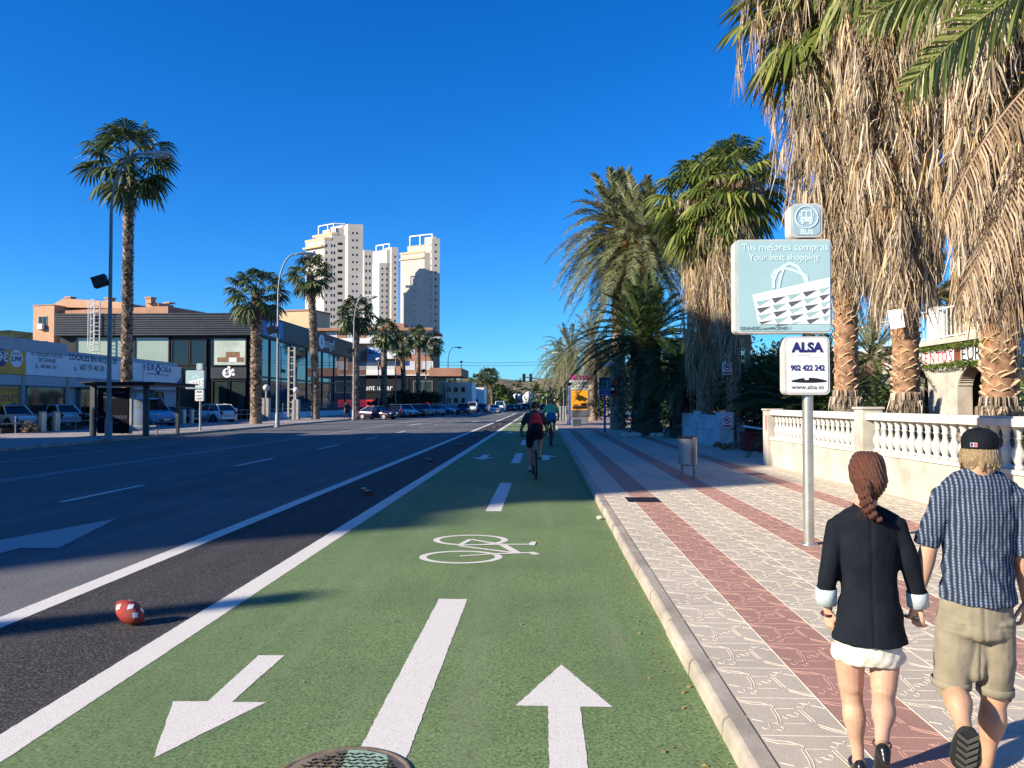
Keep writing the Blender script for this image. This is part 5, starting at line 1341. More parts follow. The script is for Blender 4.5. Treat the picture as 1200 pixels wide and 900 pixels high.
# bus stop signs: the near one on the right pavement and its twin on the far side
def bus_stop(label, loc, rz, detail, ph=4.3):
    t = thing('bus_stop_sign', label, 'bus stop sign', loc, rz)
    if detail: b = G(948, 638, PZ)
    m = MB(); m.tube([(0, 0, 0), (0, 0, 2.0)], .062, 20); m.lathe([(.10, 0), (.10, .012), (.066, .016)], 20); m.tube([(0, 0, 1.7), (0, 0, 1.82), (0, 0, 1.86), (0, 0, 4.0)], [.062, .066, .042, .042], 16)
    m.box(-.006, .006, -.07, -.055, .98, .985)
    m.build('pole', M_STEEL, t)
    def rbox(x0, x1, z0, z1, y0, y1, r, mat_, name, par=t):
        pts = []
        for cx_, cz_, a0 in ((x1-r, z1-r, 0), (x0+r, z1-r, 90), (x0+r, z0+r, 180), (x1-r, z0+r, 270)):
            for i in range(6): a = rad(a0+90*i/5); pts.append((cx_+r*math.cos(a), y0, cz_+r*math.sin(a)))
        m = MB(); m.prism(pts[::-1], (0, y1-y0, 0)); o = m.build(name, mat_, par, .008 if y1-y0 > .05 else 0); return o
    def X(px): return P(px, 400, 9.17).x-P(948, 400, 9.17).x
    def Z(py): return AZ(948, py, 9.17)-PZ
    f = rbox(X(926), X(963.5), Z(276.5), Z(236.5), -.11, .11, .07, M_LAMPH, 'bus_box'); rbox(X(928.5), X(961), Z(274), Z(239), -.116, -.112, .06, M('bus_teal', (.33, .46, .50), .35, 0, .1, 6), 'face', f)
    m = MB(); c = (X(945), Z(253)); m.tube([(c[0]+.132*math.cos(6.2832*i/32), -.119, c[1]+.132*math.sin(6.2832*i/32)) for i in range(33)], .007, 6)
    bx_ = c[0]
    def rc(x0, x1, z0, z1): m.box(bx_+x0, bx_+x1, -.121, -.117, c[1]+z0, c[1]+z1)
    rc(-.062, .062, .068, .086); rc(-.062, -.050, -.01, .068); rc(.050, .062, -.01, .068); rc(-.006, .006, .0, .068); rc(-.07, .07, -.055, .004); rc(-.058, -.035, -.08, -.055); rc(.035, .058, -.08, -.055); rc(-.082, -.072, .01, .05); rc(.072, .082, .01, .05)
    m.build('bus_symbol', M_PALETEAL, f)
    m = MB()
    for x in (-.042, .042): m.poly([(bx_+x+.012*math.cos(6.2832*i/12), -.1225, c[1]-.028+.012*math.sin(6.2832*i/12)) for i in range(12)])
    m.build('headlight_dots', M_TEAL, f)
    text('BUS', .088, (bx_, -.118, Z(270.3)), '-Y', M_PALETEAL, f, bold=.003)
    f = rbox(X(860), X(974), Z(389.5), Z(278.5), -.10, .10, .055, M_LAMPH, 'advert_box'); rbox(X(863.5), X(972.5), Z(387.5), Z(280.5), -.106, -.102, .045, M_TEAL, 'advert_face', f)
    fy = -.110
    text('Tus mejores compras', .118, ((X(866)+X(972))/2+.0, fy, Z(288)), '-Y', M_PALETEAL, f, xs=.985, bold=.001); text('Your best shopping', .105, ((X(875)+X(961))/2, fy, Z(300)), '-Y', M_PALETEAL, f, bold=.001)
    def q3(px, py): return (X(px), fy-.001, Z(py))
    m = MB(); m.poly([q3(880, 344), q3(972, 324), q3(972, 379), q3(887, 379)]); m.build('bag', M_PANELW, f)
    m = MB()
    def hand(pts, w): m.tube([V((X(px), fy-.002, Z(py))) for px, py in pts], [(w, .003)]*len(pts), 6, 0, True, True, None)
    for pts, w in ((((905, 336), (905, 328), (909, 318), (916, 311), (925, 307), (934, 311), (940, 320), (945, 332)), .035), (((906, 325), (903, 322), (907, 316), (916, 312), (930, 316), (944, 322), (946, 331)), .028), (((911, 336), (914, 322), (917, 314)), .03)):
        for a, b in zip(pts[:-1], pts[1:]):
            a3, b3 = V(q3(*a)), V(q3(*b)); d = (b3-a3).normalized(); s = V((-d.z, 0, d.x))*w*.5; e = d*.008; k = R.random()*.001
            m.poly([a3-s-e+V((0, -k, 0)), b3-s+e+V((0, -k, 0)), b3+s+e+V((0, -k, 0)), a3+s-e+V((0, -k, 0))])
    m.build('bag_handles', M_PALETEAL, f)
    mb_, mg = MB(), MB()
    for r in range(5):
        for c_ in range(5):
            x0 = 884+c_*18.5+r*1.0; y0_ = 352-c_*3.6+r*8.2
            if x0+16 > 973 or y0_+6 > 379.5: 
                if x0 > 968: continue
            x1 = min(x0+17, 972); 
            tri = [q3(x0, y0_), q3(x1, y0_-2.4), q3(x0+4, min(y0_+5.6, 379))]
            tri = [(a, fy-.003, c2) for a, _, c2 in tri]
            (mb_ if (r+c_) % 2 else mg).poly(tri)
    mb_.build('dark_pennants', M_PRINTG, f); mg.build('pale_pennants', M('teal_print', (.33, .50, .48), .5), f)
    text('GRANDES ALMACENES /', .055, (X(895), fy-.002, Z(384)), '-Y', M_PRINTG, f)
    f = rbox(X(918), X(971.5), Z(462.5), Z(393.5), -.09, .09, .06, M_LAMPH, 'operator_box'); rbox(X(921), X(969), Z(460), Z(396), -.096, -.092, .05, M_PANELW, 'operator_face', f)
    xc_ = (X(921)+X(969))/2
    text('ALSA', .155, (xc_, -.10, Z(407)), '-Y', M_NAVY, f, bold=.008, xs=1.0); text('902 422 242', .092, (xc_, -.10, Z(431)), '-Y', M_NAVY, f, bold=.003, xs=.86)
    text('www.alsa.es', .078, (xc_, -.10, Z(453.5)), '-Y', M_PRINTG, f)
    m = MB(); 
    for i in range(14):
        x = X(926+i*2.9); h = .028*math.sin(3.14*(i+1)/15)+.008; m.box(x, x+.034, -.0985, -.097-.0004*(i % 3), Z(447)-h*.4, Z(447)+h*(1.3 if i not in (5, 6) else .6))
    m.build('graffiti_scrawl', M_INK, f)
    m = MB(); m.box(X(933), X(949), -.0975, -.0965, Z(416.5), Z(415.5)); m.box(X(944), X(962), -.0975, -.0965, Z(418.5), Z(417.8)); m.build('faint_scratch', M_LAMPH, f)
    return t
b0 = G(948, 638, PZ); nb = bus_stop('near bus stop pole with a large teal advert panel between two small white boxes', b0, 0, True)
b1 = G(234.5, 504.5, .12); fb_ = copy_tree(nb); fb_.location = b1; fb_['label'] = 'far bus stop sign with pale teal panel between the bus shelter and white hatchback'

# litter bin
lb = G(807, 559.5, PZ); t = thing('litter_bin', 'grey perforated drum litter bin hung on two posts on the pavement', 'litter bin', lb, rad(8))
m = MB(); r = .30; m.tube([(-.02, 0, .30), (-.02, 0, .90)], [(.21, .21)]*2, 26, 0, True, False); m.build('drum', M('bin_grey', (.36, .36, .34), .5, .4, .2, 5, .4, 300), t)
m = MB(); m.tube([(-.02, 0, .885), (-.02, 0, .93)], .225, 26); m.build('rim', M_DKMET, t)
m = MB(); m.box(.02, .07, -.30, -.235, 0, .92); m.box(-.10, -.05, .2, .26, 0, .32); m.box(-.08, .06, -.24, .24, .27, .30); m.box(-.0, .10, -.34, -.2, 0, .012); m.box(-.14, -.02, .16, .30, 0, .012); m.build('post', M_GALV, t)
# railings and bollards on the far pavement
def railing(label, y0_, y1_, x=-28.9, mat_=M_GALV, h=1.0):
    t = thing('railing', label, 'railing', (x, y0_, .12)); L = y1_-y0_; m = MB()
    for z in (.55, h): m.tube([(0, 0, z), (0, L, z)], .035, 6)
    m.build('rail', mat_, t); n = max(2, int(L/1.3)+1)
    for i in range(n): m = MB(); m.tube([(0, L*i/(n-1), 0), (0, L*i/(n-1), h)], .035, 6); m.build('post', mat_, t)
def fy_(px, x=-28.9): d = ray(px, 472); return x*d.y/d.x
railing('low metal railing before the first white car at the left edge', fy_(-8), fy_(46)-.2); railing('low metal railing between the paired posts and the bus shelter', fy_(68)+.2, fy_(106)); railing('sunlit low railing in front of the light blue van', fy_(181), fy_(212)); railing('sunlit low railing in front of the white hatchback', fy_(226), fy_(268)); railing('low railing beside the corner palm of the showroom', fy_(276), fy_(296)); railing('low railing between the globe topped posts', fy_(316), fy_(345)); railing('far low railing past the second globe topped post', fy_(350), fy_(372))
bp = None
for i, (px, lab) in enumerate(((50, 'left post of the first pair of thick steel bollards by the car park'), (66, 'right post of the first pair of thick steel bollards by the car park'), (215, 'left bollard of the pair before the dark parked car'), (224.5, 'right bollard of the pair before the dark parked car'), (269, 'left bollard of the pair beside the white hatchback'), (275.5, 'right bollard of the pair beside the white hatchback'))):
    loc = (-28.9, fy_(px), .12)
    if bp is None:
        bp = thing('bollard', lab, 'bollard', loc, 0, 'steel bollards of the car park'); m = MB(); m.tube([(0, 0, 0), (0, 0, 1.12)], .21, 14); m.build('post', M_STEEL, bp); m = MB(); m.tube([(0, 0, 1.12), (0, 0, 1.2)], [.225, .2], 14); m.build('cap', M_GALV, bp)
    else: c = copy_tree(bp); c.location = loc; c['label'] = lab
for i, (px, w) in enumerate(((20, 3.0), (78, 3.0), (176, 1.0), (208, 1.1))):
    t = thing('timber_sleeper' if i < 2 else 'pale_block', ['dark timber sleeper on the ground below the left railing', 'dark timber sleeper beside the bus shelter railing', 'pale block at the foot of the railing by the blue van', 'pale block at the foot of the railing by the dark car'][i], 'kerb block', (-29.7, fy_(px, -29.7), .06)); m = MB(); m.box(-.2, .2, -w/2, w/2, 0, .32); m.build('block', M_TRUNKD if i < 2 else M_WALLW, t, .03)
shrub('small weedy tuft growing under the left railing', (-28.6, fy_(26), .12), (.5, .4, .3), 260, .07, 91, L_BROWN, 'weeds')
# --- signs beyond the palms on the right
Y = 44; t = thing('parking_sign', 'blue parking sign with a pale pictogram on a dark blue post', 'sign', (AX(708.6, Y), Y, .105)); z0, z1 = AZ(709, 466.5, Y), AZ(709, 444.5, Y)
m = MB(); m.tube([(0, 0, 0), (0, 0, z0)], .07, 10); m.build('post', M_BLUE_S, t); m = MB(); m.box(AX(702, Y)-AX(708.6, Y), AX(715, Y)-AX(708.6, Y), -.12, -.02, z0, z1); pb = m.build('panel', M_BLUE_S, t, .02)
m = MB(); m.box(-.17, .2, -.13, -.122, z1-.58, z1-.14); m.build('pictogram_field', M('pictogram_blue', (.30, .45, .62), .5), pb); m = MB(); m.ball((.0, -.135, z1-.28), (.07, .01, .07)); m.box(-.08, .08, -.14, -.131, z1-.52, z1-.36); m.build('pictogram', M_INK, pb)
text('PARKING', .13, (.01, -.125, z1-.70), '-Y', M_PALETEAL, pb); text('50 m', .12, (.01, -.125, z1-.85), '-Y', M_PALETEAL, pb); m = MB(); m.box(-.14, .2, -.128, -.121, z0+.07, z0+.11); m.add([(-.22, -.128, z0+.09), (-.1, -.128, z0+.16), (-.1, -.128, z0+.02)], [(0, 1, 2)]); m.build('arrow', M_PALETEAL, pb)
Y = 64; ax0 = AX(667, Y); t = thing('advertising_panel', 'tall advertising panel with a yellow poster in a grey frame', 'advertising panel', (ax0, Y, .105))
def QX(px): return AX(px, Y)-ax0
def QZ(py): return AZ(680, py, Y)-.105
m = MB(); m.box(QX(669), QX(691.5), -.2, .2, QZ(488.5), QZ(456.5)); fp = m.build('frame', M_GALV, t, .03); m = MB(); m.box(QX(669.5), QX(689), -.225, -.205, QZ(480.5), QZ(457.5)); pp = m.build('yellow_poster', M_YELLOW, t)
m = MB(); m.box(QX(669.5), QX(689), -.225, -.206, QZ(487.5), QZ(480.6)); m.build('poster_footer', M_PRINTG, t)
m = MB(); q = random.Random(3)
m.tube([(QX(675), -.24, QZ(468)), (QX(678), -.24, QZ(463)), (QX(682), -.24, QZ(464)), (QX(681.5), -.24, QZ(469))], [(.18, .01), (.3, .01), (.26, .01), (.12, .01)], 6); m.box(QX(671), QX(688), -.24, -.226, QZ(479), QZ(476)); m.box(QX(681), QX(687), -.243, -.226, QZ(475.6), QZ(472.5)); m.box(QX(672), QX(677), -.241, -.226, QZ(475.5), QZ(474)); m.build('poster_print', M_INK, pp)
m = MB(); m.box(QX(671), QX(689), -.15, .15, 0, QZ(488.5)); m.build('base', M_GALV, t)
Y = 60; m = MB(); ax0 = AX(667.5, Y); t = thing('white_post', 'plain white square post beside the yellow advertising panel', 'post', (ax0, Y, .105)); m.box(-.1, .1, -.1, .1, 0, AZ(667, 455, Y)); m.build('post', M_WHITE, t, .01)
Y = 75; ax0 = AX(667, Y); t = thing('shop_totem', 'shop board with a pink top band and white lettered field on two posts', 'sign', (ax0, Y, .105))
m = MB(); m.box(QX(667), QX(692.5), -.1, .1, QZ(456.7), QZ(445.5)); wp = m.build('white_field', M_PANELW, t); m = MB(); m.box(QX(667), QX(692.5), -.11, .11, QZ(445.4), QZ(439.8)); m.build('pink_band', M_PINK, t)
text('¡ALQUILAMOS!', .42, (QX(679.5), -.105, QZ(449.2)), '-Y', M_INK, wp, bold=.015, xs=.72); text('OFICINA LOCAL', .34, (QX(679.5), -.105, QZ(453.5)), '-Y', M_INK, wp, bold=.01, xs=.8)
m = MB(); m.box(QX(667.5), QX(668.5), .0, .1, 0, QZ(456.7)); m.box(QX(691), QX(692), .0, .1, 0, QZ(456.7)); m.build('post', M_WHITE, t); m = MB(); m.box(QX(669.5), QX(678.5), -.16, -.105, QZ(460.5), QZ(455.5)); m.build('green_plate', M('mint_print', (.30, .55, .42)), t)
Y = 55; c0 = G(675.5, 500.5, .105); Y = c0.y; ax0 = c0.x; t = thing('utility_cabinet', 'grey metal utility cabinet on the pavement before the advertising panel', 'cabinet', c0); m = MB(); m.box(-.31, .31, -.2, .2, 0, AZ(675, 489.5, Y)-.105); m.build('body', M_GALV, t, .02); m = MB(); m.box(-.26, .26, -.215, -.202, .1, AZ(675, 491, Y)-.105); m.build('door', M('cabinet_door', (.09, .10, .11), .4, .4), t)
Y = 95; ax0 = AX(700, Y); t = thing('billboard', 'white roadside billboard behind the date palm trunk', 'billboard', (ax0, Y, .1)); m = MB(); m.box(0, QX(723), -.1, .1, QZ(433), QZ(422)); wb_ = m.build('board', M_PANELW, t); [text('O', .8, (QX(px), -.12, QZ(426.5)), '-Y', M_LAMPH, wb_) for px in (704, 709, 714)]; m = MB()
for px in (702, 720): m.box(QX(px)-.12, QX(px)+.12, .1, .3, 0, QZ(433))
m.build('post', M_GALV, t)
Y = 130; ax0 = AX(649, Y); t = thing('station_sign', 'white and blue price board beside the far lamps', 'sign', (ax0, Y, .1)); m = MB(); m.box(0, QX(661), -.2, .2, QZ(470.5), QZ(457)); wb_ = m.build('board', M_PANELW, t); m = MB(); m.box(-.02, QX(661)+.02, -.24, -.21, QZ(459.5), QZ(457)); m.build('blue_band', M('bright_blue', (.03, .2, .6)), t); m = MB(); m.box(QX(653), QX(660.5), -.24, -.21, QZ(467.5), QZ(465.5)); m.build('red_line', M_RED, t); text('GASOLEO', .5, (QX(655), -.22, QZ(462.5)), '-Y', M_PRINTG, wb_)
m = MB(); m.box(.3, .6, -.1, .1, 0, QZ(470.5)); m.box(1.2, 1.5, -.1, .1, 0, QZ(470.5)); m.build('post', M_GALV, t)
Y = 105; ax0 = AX(688, Y); t = thing('low_wall', 'low white wall at the back of the sunlit plaza', 'wall', (ax0, Y, .1)); m = MB(); m.box(0, 14, -.15, .15, 0, AZ(700, 478.5, Y)-.1); m.build('wall', M_WALLW, t)
Y = 70; sl = None
for i, px in enumerate((657, 660.5, 663)):
    lab = ['left', 'middle', 'right'][i]+' post of the short row of posts behind the green shirted cyclist'; t = thing('pavement_post', lab, 'bollard', (AX(px, 72+4*i), 72+4*i, .105), 0, 'short posts on the far right pavement'); m = MB(); m.tube([(0, 0, 0), (0, 0, 1.2)], .12, 10); m.ball((0, 0, 1.25), .14, 10, 8); m.build('post', M_GALV, t)
for i, px in enumerate((733, 738, 743, 748, 766, 774)):
    q = random.Random(i); m = MB(); s = q.uniform(.2, .3); m.ball((0, 0, 0), (s, s*.8, s*.6), 9, 7); o = m.build('bed_stone', M_WALLW, None, 0, (AX(px, 38.6-.1*i), 38.6-.1*i, .2)); tag(o, ['leftmost', 'second', 'third', 'fourth', 'fifth', 'rightmost'][i]+' pale stone edging the bed of the low bushy palm', 'stone', 'edging stones of the palm bed')
# traffic signals on a mast arm
Y = 112; ax0 = AX(645, Y); t = thing('traffic_light', 'traffic signal mast with two dark heads hung over the road', 'traffic light', (ax0, Y, .1)); m = MB(); zt = AZ(625, 444, Y); m.tube([(0, 0, 0), (0, 0, zt-2.2), (-.4, 0, zt-1.0), (-1.4, 0, zt-.1), (QX(612), 0, zt+.2)], [.14, .12, .11, .09, .06], 8); m.build('mast', M_GALV, t)
for px in (614, 622):
    m = MB(); x = QX(px); m.box(x-.22, x+.22, -.3, .2, zt-.55, zt+.65); h_ = m.build('signal_head', M_BLACKP, t, .04); m = MB()
    for k in range(3): m.tube([(x, -.32, zt+.42-k*.37), (x, -.30, zt+.42-k*.37)], .13, 10)
    m.build('lens', M('signal_lens', (.03, .010, .008), .3), h_)
m = MB(); m.box(-.22, .22, -.3, .2, 2.4, 3.6); m.build('signal_head', M_BLACKP, t, .04)
Y = 210
for i, py in enumerate((421.0, 424.5)):
    m = MB(); a = P(430, py-1.5, Y); b = P(700, py-.3, Y); m.tube([a.lerp(b, k/20)+V((0, 0, -1.2*math.sin(math.pi*k/20))) for k in range(21)], .045, 4); tag(m.build('power_line', M_DKMET), ['upper', 'lower'][i]+' of the two thin power lines crossing the sky above the road', 'power line', 'overhead power lines')
# ------------------------------------------------------------------ vehicles
PAINT = {k: car_paint('car_'+k, c, .28, mt) for k, c, mt in (('white', (.78, .79, .80), 0), ('silver', (.42, .44, .46), .4), ('blue', (.03, .16, .38), .2), ('navy', (.010, .018, .055), .2), ('black', (.012, .012, .015), .2), ('violet', (.035, .020, .05), .3), ('darkred', (.10, .010, .014), .2), ('grey', (.09, .095, .10), .3), ('lightblue', (.22, .42, .62), .1))}
M_CGLASS = M('car_glass', (.010, .013, .016), .03, 0, .1, 1, 0, 1, .8); M_RIM = M('wheel_rim', (.45, .45, .46), .3, .8, .1); M_TAIL = M('tail_lamp', (.35, .01, .012), .2); M_HEADL = M('head_lamp', (.62, .64, .66), .1); M_PLATE = M('number_plate', (.7, .7, .66), .5)
SHAPES = {  # length, width, wheel radius, wheel xs, lower outline top [(x,z)], greenhouse base/roof
    'hatchback': (4.1, 1.74, .31, (-1.28, 1.22), [(-2.03, .62), (-1.98, .92), (-1.5, .96), (0, .93), (.85, .90), (1.7, .78), (2.0, .60)], (-1.92, -1.42, .25, .95, 1.45)),
    'sedan': (4.6, 1.80, .32, (-1.4, 1.38), [(-2.28, .62), (-2.2, .95), (-1.6, .98), (0, .93), (.95, .90), (1.95, .77), (2.26, .58)], (-1.72, -.85, .25, 1.05, 1.44)),
    'suv': (4.5, 1.86, .36, (-1.36, 1.36), [(-2.2, .66), (-2.15, 1.08), (-1.6, 1.10), (0, 1.06), (.95, 1.04), (1.95, .93), (2.22, .66)], (-2.08, -1.65, .3, 1.0, 1.68)),
    'van': (4.5, 1.84, .33, (-1.38, 1.42), [(-2.22, .62), (-2.2, 1.12), (-1.6, 1.13), (0, 1.12), (1.15, 1.08), (1.98, .90), (2.22, .62)], (-2.19, -2.10, .62, 1.3, 1.86))}
def make_car(kind):
    L, Wd, wr, wxs, top, (gb0, gr0, gr1, gb1, rz) = SHAPES[kind]; hw = Wd/2
    t = thing('parked_car', 'x', 'car', (0, 0, 0), 0, 'cars along the road'); zb = .22
    def ztop(x):
        for a, b in zip(top[:-1], top[1:]):
            if a[0] <= x <= b[0]: return a[1]+(b[1]-a[1])*(x-a[0])/(b[0]-a[0])
        return top[0][1] if x < top[0][0] else top[-1][1]
    xs = [top[0][0]-.03]+sorted(set([p[0] for p in top]+[top[0][0]+L*i/16 for i in range(1, 16)])) ; xs = [x for x in xs if x <= top[-1][0]]
    m = MB(); rings = []
    for x in xs:
        e = min(1, (x-xs[0])/.35); f = min(1, (xs[-1]-x)/.45); k = (.80+.20*math.sin(min(e, 1)*math.pi/2))*(.74+.26*math.sin(f*math.pi/2)); w = hw*k; zt = ztop(x); zbb = zb+.10*(1-min(e, f))
        for wx_ in wxs:
            pass
        rings.append([(x, s*a, z) for s, a, z in ((-1, w*.86, zbb), (-1, w*.97, zbb+.12), (-1, w, zbb+.34), (-1, w*.98, zt-.16), (-1, w*.90, zt-.03), (-1, w*.55, zt+.015), (1, w*.55, zt+.015), (1, w*.90, zt-.03), (1, w*.98, zt-.16), (1, w, zbb+.34), (1, w*.97, zbb+.12), (1, w*.86, zbb))])
    n = 12; vs = [p for r in rings for p in r]; m.add(vs, [(i*n+j, (i+1)*n+j, (i+1)*n+(j+1) % n, i*n+(j+1) % n) for i in range(len(rings)-1) for j in range(n)], 0, True); m.add(rings[0], [list(range(n))]); m.add(rings[-1], [list(range(n))[::-1]])
    # roof and pillars
    bw_, rw = hw*.90, hw*.70; zbase = lambda x: ztop(x)-.04
    A0, A1, B0, B1 = (gb0, zbase(gb0)), (gr0, rz), (gr1, rz), (gb1, zbase(gb1)); md = (gr0+gr1)/2
    rp = [(gr0-.10, rz-.05), (gr0+.15, rz), (md, rz+.035), (gr1-.1, rz), (gr1+.14, rz-.06)]
    rr = []
    for x, z in rp: rr.append([(x, y, z-d) for y, d in ((-rw-.03, .06), (-rw*.8, .012), (0, 0), (rw*.8, .012), (rw+.03, .06))])
    m.add([p for r in rr for p in r], [(i*5+j, (i+1)*5+j, (i+1)*5+j+1, i*5+j+1) for i in range(4) for j in range(4)], 0, True)
    for s in (-1, 1):
        for (xa, za_), (xb, zb2), r in ((A0, A1, .06), (B1, B0, .045), ((md+.1, zbase(md)), (md-.02, rz), .035)): m.tube([(xa, s*bw_, za_), (xb, s*rw, zb2-.03)], r, 6)
        m.tube([(gr0, s*rw, rz-.05), (md, s*rw, rz-.0), (gr1, s*rw, rz-.05)], .04, 6)
        if kind == 'van': m.add([(gb0, s*(bw_+.005), zbase(gb0)), (-.35, s*(bw_+.005), zbase(-.35)), (-.35, s*(rw+.02), rz-.02), (gr0, s*(rw+.02), rz-.02)], [(0, 1, 2, 3)])
    m.build('body', PAINT['white'], t)
    m = MB(); sc = .985
    vs = [(gb0+.05, -bw_*sc, A0[1]), (gb1-.04, -bw_*sc, B1[1]), (gr1, -rw*sc, rz-.02), (gr0, -rw*sc, rz-.02), (gb0+.05, bw_*sc, A0[1]), (gb1-.04, bw_*sc, B1[1]), (gr1, rw*sc, rz-.02), (gr0, rw*sc, rz-.02)]
    m.add(vs, [(0, 1, 2, 3), (7, 6, 5, 4), (1, 5, 6, 2), (4, 0, 3, 7), (3, 2, 6, 7), (0, 4, 5, 1)]); m.build('window', M_CGLASS, t)
    for x in wxs:
        for s in (-1, 1):
            m = MB(); y = s*(hw-.10); m.tube([(x, y-s*.10, wr), (x, y+s*.11, wr)], wr, 22, 0, True, False); wv = m.build('wheel', M_RUBBER, t); m = MB(); m.tube([(x, y+s*.09, wr), (x, y+s*.118, wr)], wr*.64, 18)
            wr_ = m.build('rim', M_RIM, wv)
        m = MB()
        for s in (-1, 1): m.tube([(x+(wr+.055)*math.cos(rad(a)), s*(hw-.012), wr+(wr+.055)*math.sin(rad(a))) for a in range(-15, 196, 15)], .04, 6)
        m.build('wheel_arch', M_BLACKP, t)
    for s in (-1, 1):
        m = MB(); m.ball((top[-1][0]-.16, s*hw*.66, ztop(top[-1][0]-.2)-.05), (.16, .20, .09), 10, 6); m.build('headlight', M_HEADL, t)
        m = MB(); m.ball((top[0][0]+.04, s*hw*.74, ztop(-1.9)-.14), (.08, .15, .14), 10, 6); m.build('tail_light', M_TAIL, t)
        m = MB(); m.ball((gb1-.32, s*(hw+.06), ztop(gb1)+.10), (.08, .10, .07), 8, 6); m.build('mirror', M_BLACKP, t)
    m = MB(); m.box(top[-1][0]-.06, top[-1][0]+.03, -.55, .55, .34, .5); m.build('grille', M_BLACKP, t); m = MB(); m.box(top[-1][0]+.02, top[-1][0]+.045, -.26, .26, .42, .53); m.box(top[0][0]-.05, top[0][0]-.02, -.26, .26, .62, .73); m.build('number_plate', M_PLATE, t)
    for c in t.children:
        if c.name.startswith('body'): c.material_slots[0].link = 'OBJECT'; c.material_slots[0].material = PAINT['white']
    return t
CARS = {}
def car(kind, paint, x, y, rz, label, z=0.0, s=1.0, name='parked_car'):
    if kind not in CARS: CARS[kind] = t = make_car(kind)
    else: t = copy_tree(CARS[kind])
    t.name = name; t.location = (x, y, z); t.rotation_euler.z = rad(rz); t.scale = (s, s, s); t['label'] = label
    for c in t.children:
        if c.name.startswith('body'): c.material_slots[0].material = PAINT[paint]
    return t
def cx_(px, Y): return AX(px, Y)
# car park
Y = 50.5; car('hatchback', 'white', cx_(14, Y), Y, -28, 'white hatchback at the left edge with its front to the bollards', .05, 1.1)
Y = 55.5; car('hatchback', 'white', cx_(60, Y), Y, 158, 'white hatchback seen from behind between the paired bollards', .05, 1.1)
Y = 60.5; car('hatchback', 'white', cx_(104, Y), Y, 155, 'white car half hidden behind the bus shelter poster panel', .05)
Y = 56; car('van', 'lightblue', cx_(172, Y), Y, -30, 'light blue van seen through the glass of the bus shelter', .05, 1.12)
Y = 63; car('hatchback', 'navy', cx_(193, Y), Y, -32, 'dark blue car parked next to the light blue van', .05)
Y = 64; car('sedan', 'black', cx_(214, Y), Y, -36, 'black car beside the white hatchback under the black screen wall', .05, .95)
Y = 67; car('hatchback', 'white', cx_(249, Y), Y, 150, 'sunlit white hatchback seen from its rear right, beside the far bus stop sign', .05, 1.12)
# along the far kerb
for px, Y, k, p, rz, lab, s in ((443, 82, 'sedan', 'violet', -24, 'dark violet sedan parked first in the row under the far palms', 1.0), (463, 90, 'suv', 'navy', 100, 'dark blue hatchback with red tail lights, second in the parked row', .95), (474, 97, 'hatchback', 'white', -50, 'white hatchback third in the parked row under the palms', 1.1), (484, 100, 'sedan', 'black', -60, 'black sedan fourth in the parked row under the palms', 1.1), (495, 104, 'suv', 'silver', -52, 'silver car fifth in the parked row with its front to the road', .98), (507, 108, 'sedan', 'silver', -52, 'large silver car sixth in the parked row, its front pointing right', 1.05), (519, 122, 'hatchback', 'lightblue', -20, 'pale blue small car parked before the white low block', 1.05), (530, 130, 'hatchback', 'blue', -20, 'pale blue hatchback nose to the dark red car', 1.0)):
    car(k, p, cx_(px, Y), Y, rz, lab, .01, s)
for px, Y, k, p, rz, lab, s in ((543, 116, 'suv', 'darkred', -88, 'dark red car coming towards the camera in the opposite lane', 1.02), (554, 150, 'van', 'white', -88, 'white van behind the dark red car', 1.05), (565, 142, 'suv', 'navy', -88, 'dark blue car coming towards the camera beside the white sedan', 1.0), (580, 132, 'sedan', 'white', 90, 'white sedan driving away with red rear lights', 1.0), (586.5, 148, 'van', 'white', 90, 'white high roofed van driving ahead of the white sedan', 1.12), (599, 160, 'sedan', 'black', 86, 'black saloon in the far queue of traffic', 1.0), (606, 168, 'sedan', 'black', 90, 'second dark car in the far queue of traffic', 1.0), (611, 185, 'hatchback', 'silver', 90, 'silver car in the far queue of traffic', 1.1), (617, 175, 'hatchback', 'navy', 90, 'navy car left of the red backpack', 1.15), (638, 165, 'hatchback', 'navy', 90, 'navy car right of the ginger haired cyclist', 1.1)):
    car(k, p, cx_(px, Y), Y, rz, lab, .01, s, 'moving_car')
Y = 78; car('hatchback', 'blue', cx_(737, Y), Y, -10, 'bright blue car parked at the back of the sunlit plaza behind the palm trunk', .11)
# concrete mixer lorries
def mixer(label, loc, rz):
    t = thing('mixer_lorry', label, 'lorry', loc, rad(rz), 'concrete mixer lorries'); m = MB(); m.box(2.2, 4.2, -1.2, 1.2, .7, 3.0); m.build('cab', M_WHITE, t, .15); m = MB(); m.box(-4.2, 4.0, -.5, .5, .7, 1.05); m.build('chassis', M_DKMET, t)
    m = MB(); m.tube([(-4.0, 0, 3.3), (-3.0, 0, 3.1), (-1.2, 0, 2.65), (1.0, 0, 2.3), (1.9, 0, 2.15)], [.65, 1.15, 1.45, 1.25, .7], 20); m.build('drum', M_PANELW, t); m = MB(); m.tube([(-3.3, 0, 3.15), (-2.9, 0, 3.08)], 1.22, 20); m.tube([(-1.0, 0, 2.6), (-.6, 0, 2.5)], 1.47, 20); m.build('drum_stripe', M_DKMET, t)
    m = MB(); m.tube([(-4.2, 0, 3.9), (-4.6, 0, 2.9), (-5.0, .3, 1.6)], .3, 8); m.build('chute', M_GALV, t)
    for x in (-3, -1.7, 2.9):
        for s in (-1, 1): m = MB(); m.tube([(x, s*.8, .5), (x, s*1.2, .5)], .5, 16); m.build('wheel', M_RUBBER, t)
    m = MB(); m.box(4.19, 4.25, -1.0, 1.0, 1.7, 2.7); m.build('windscreen', M_CGLASS, t); return t
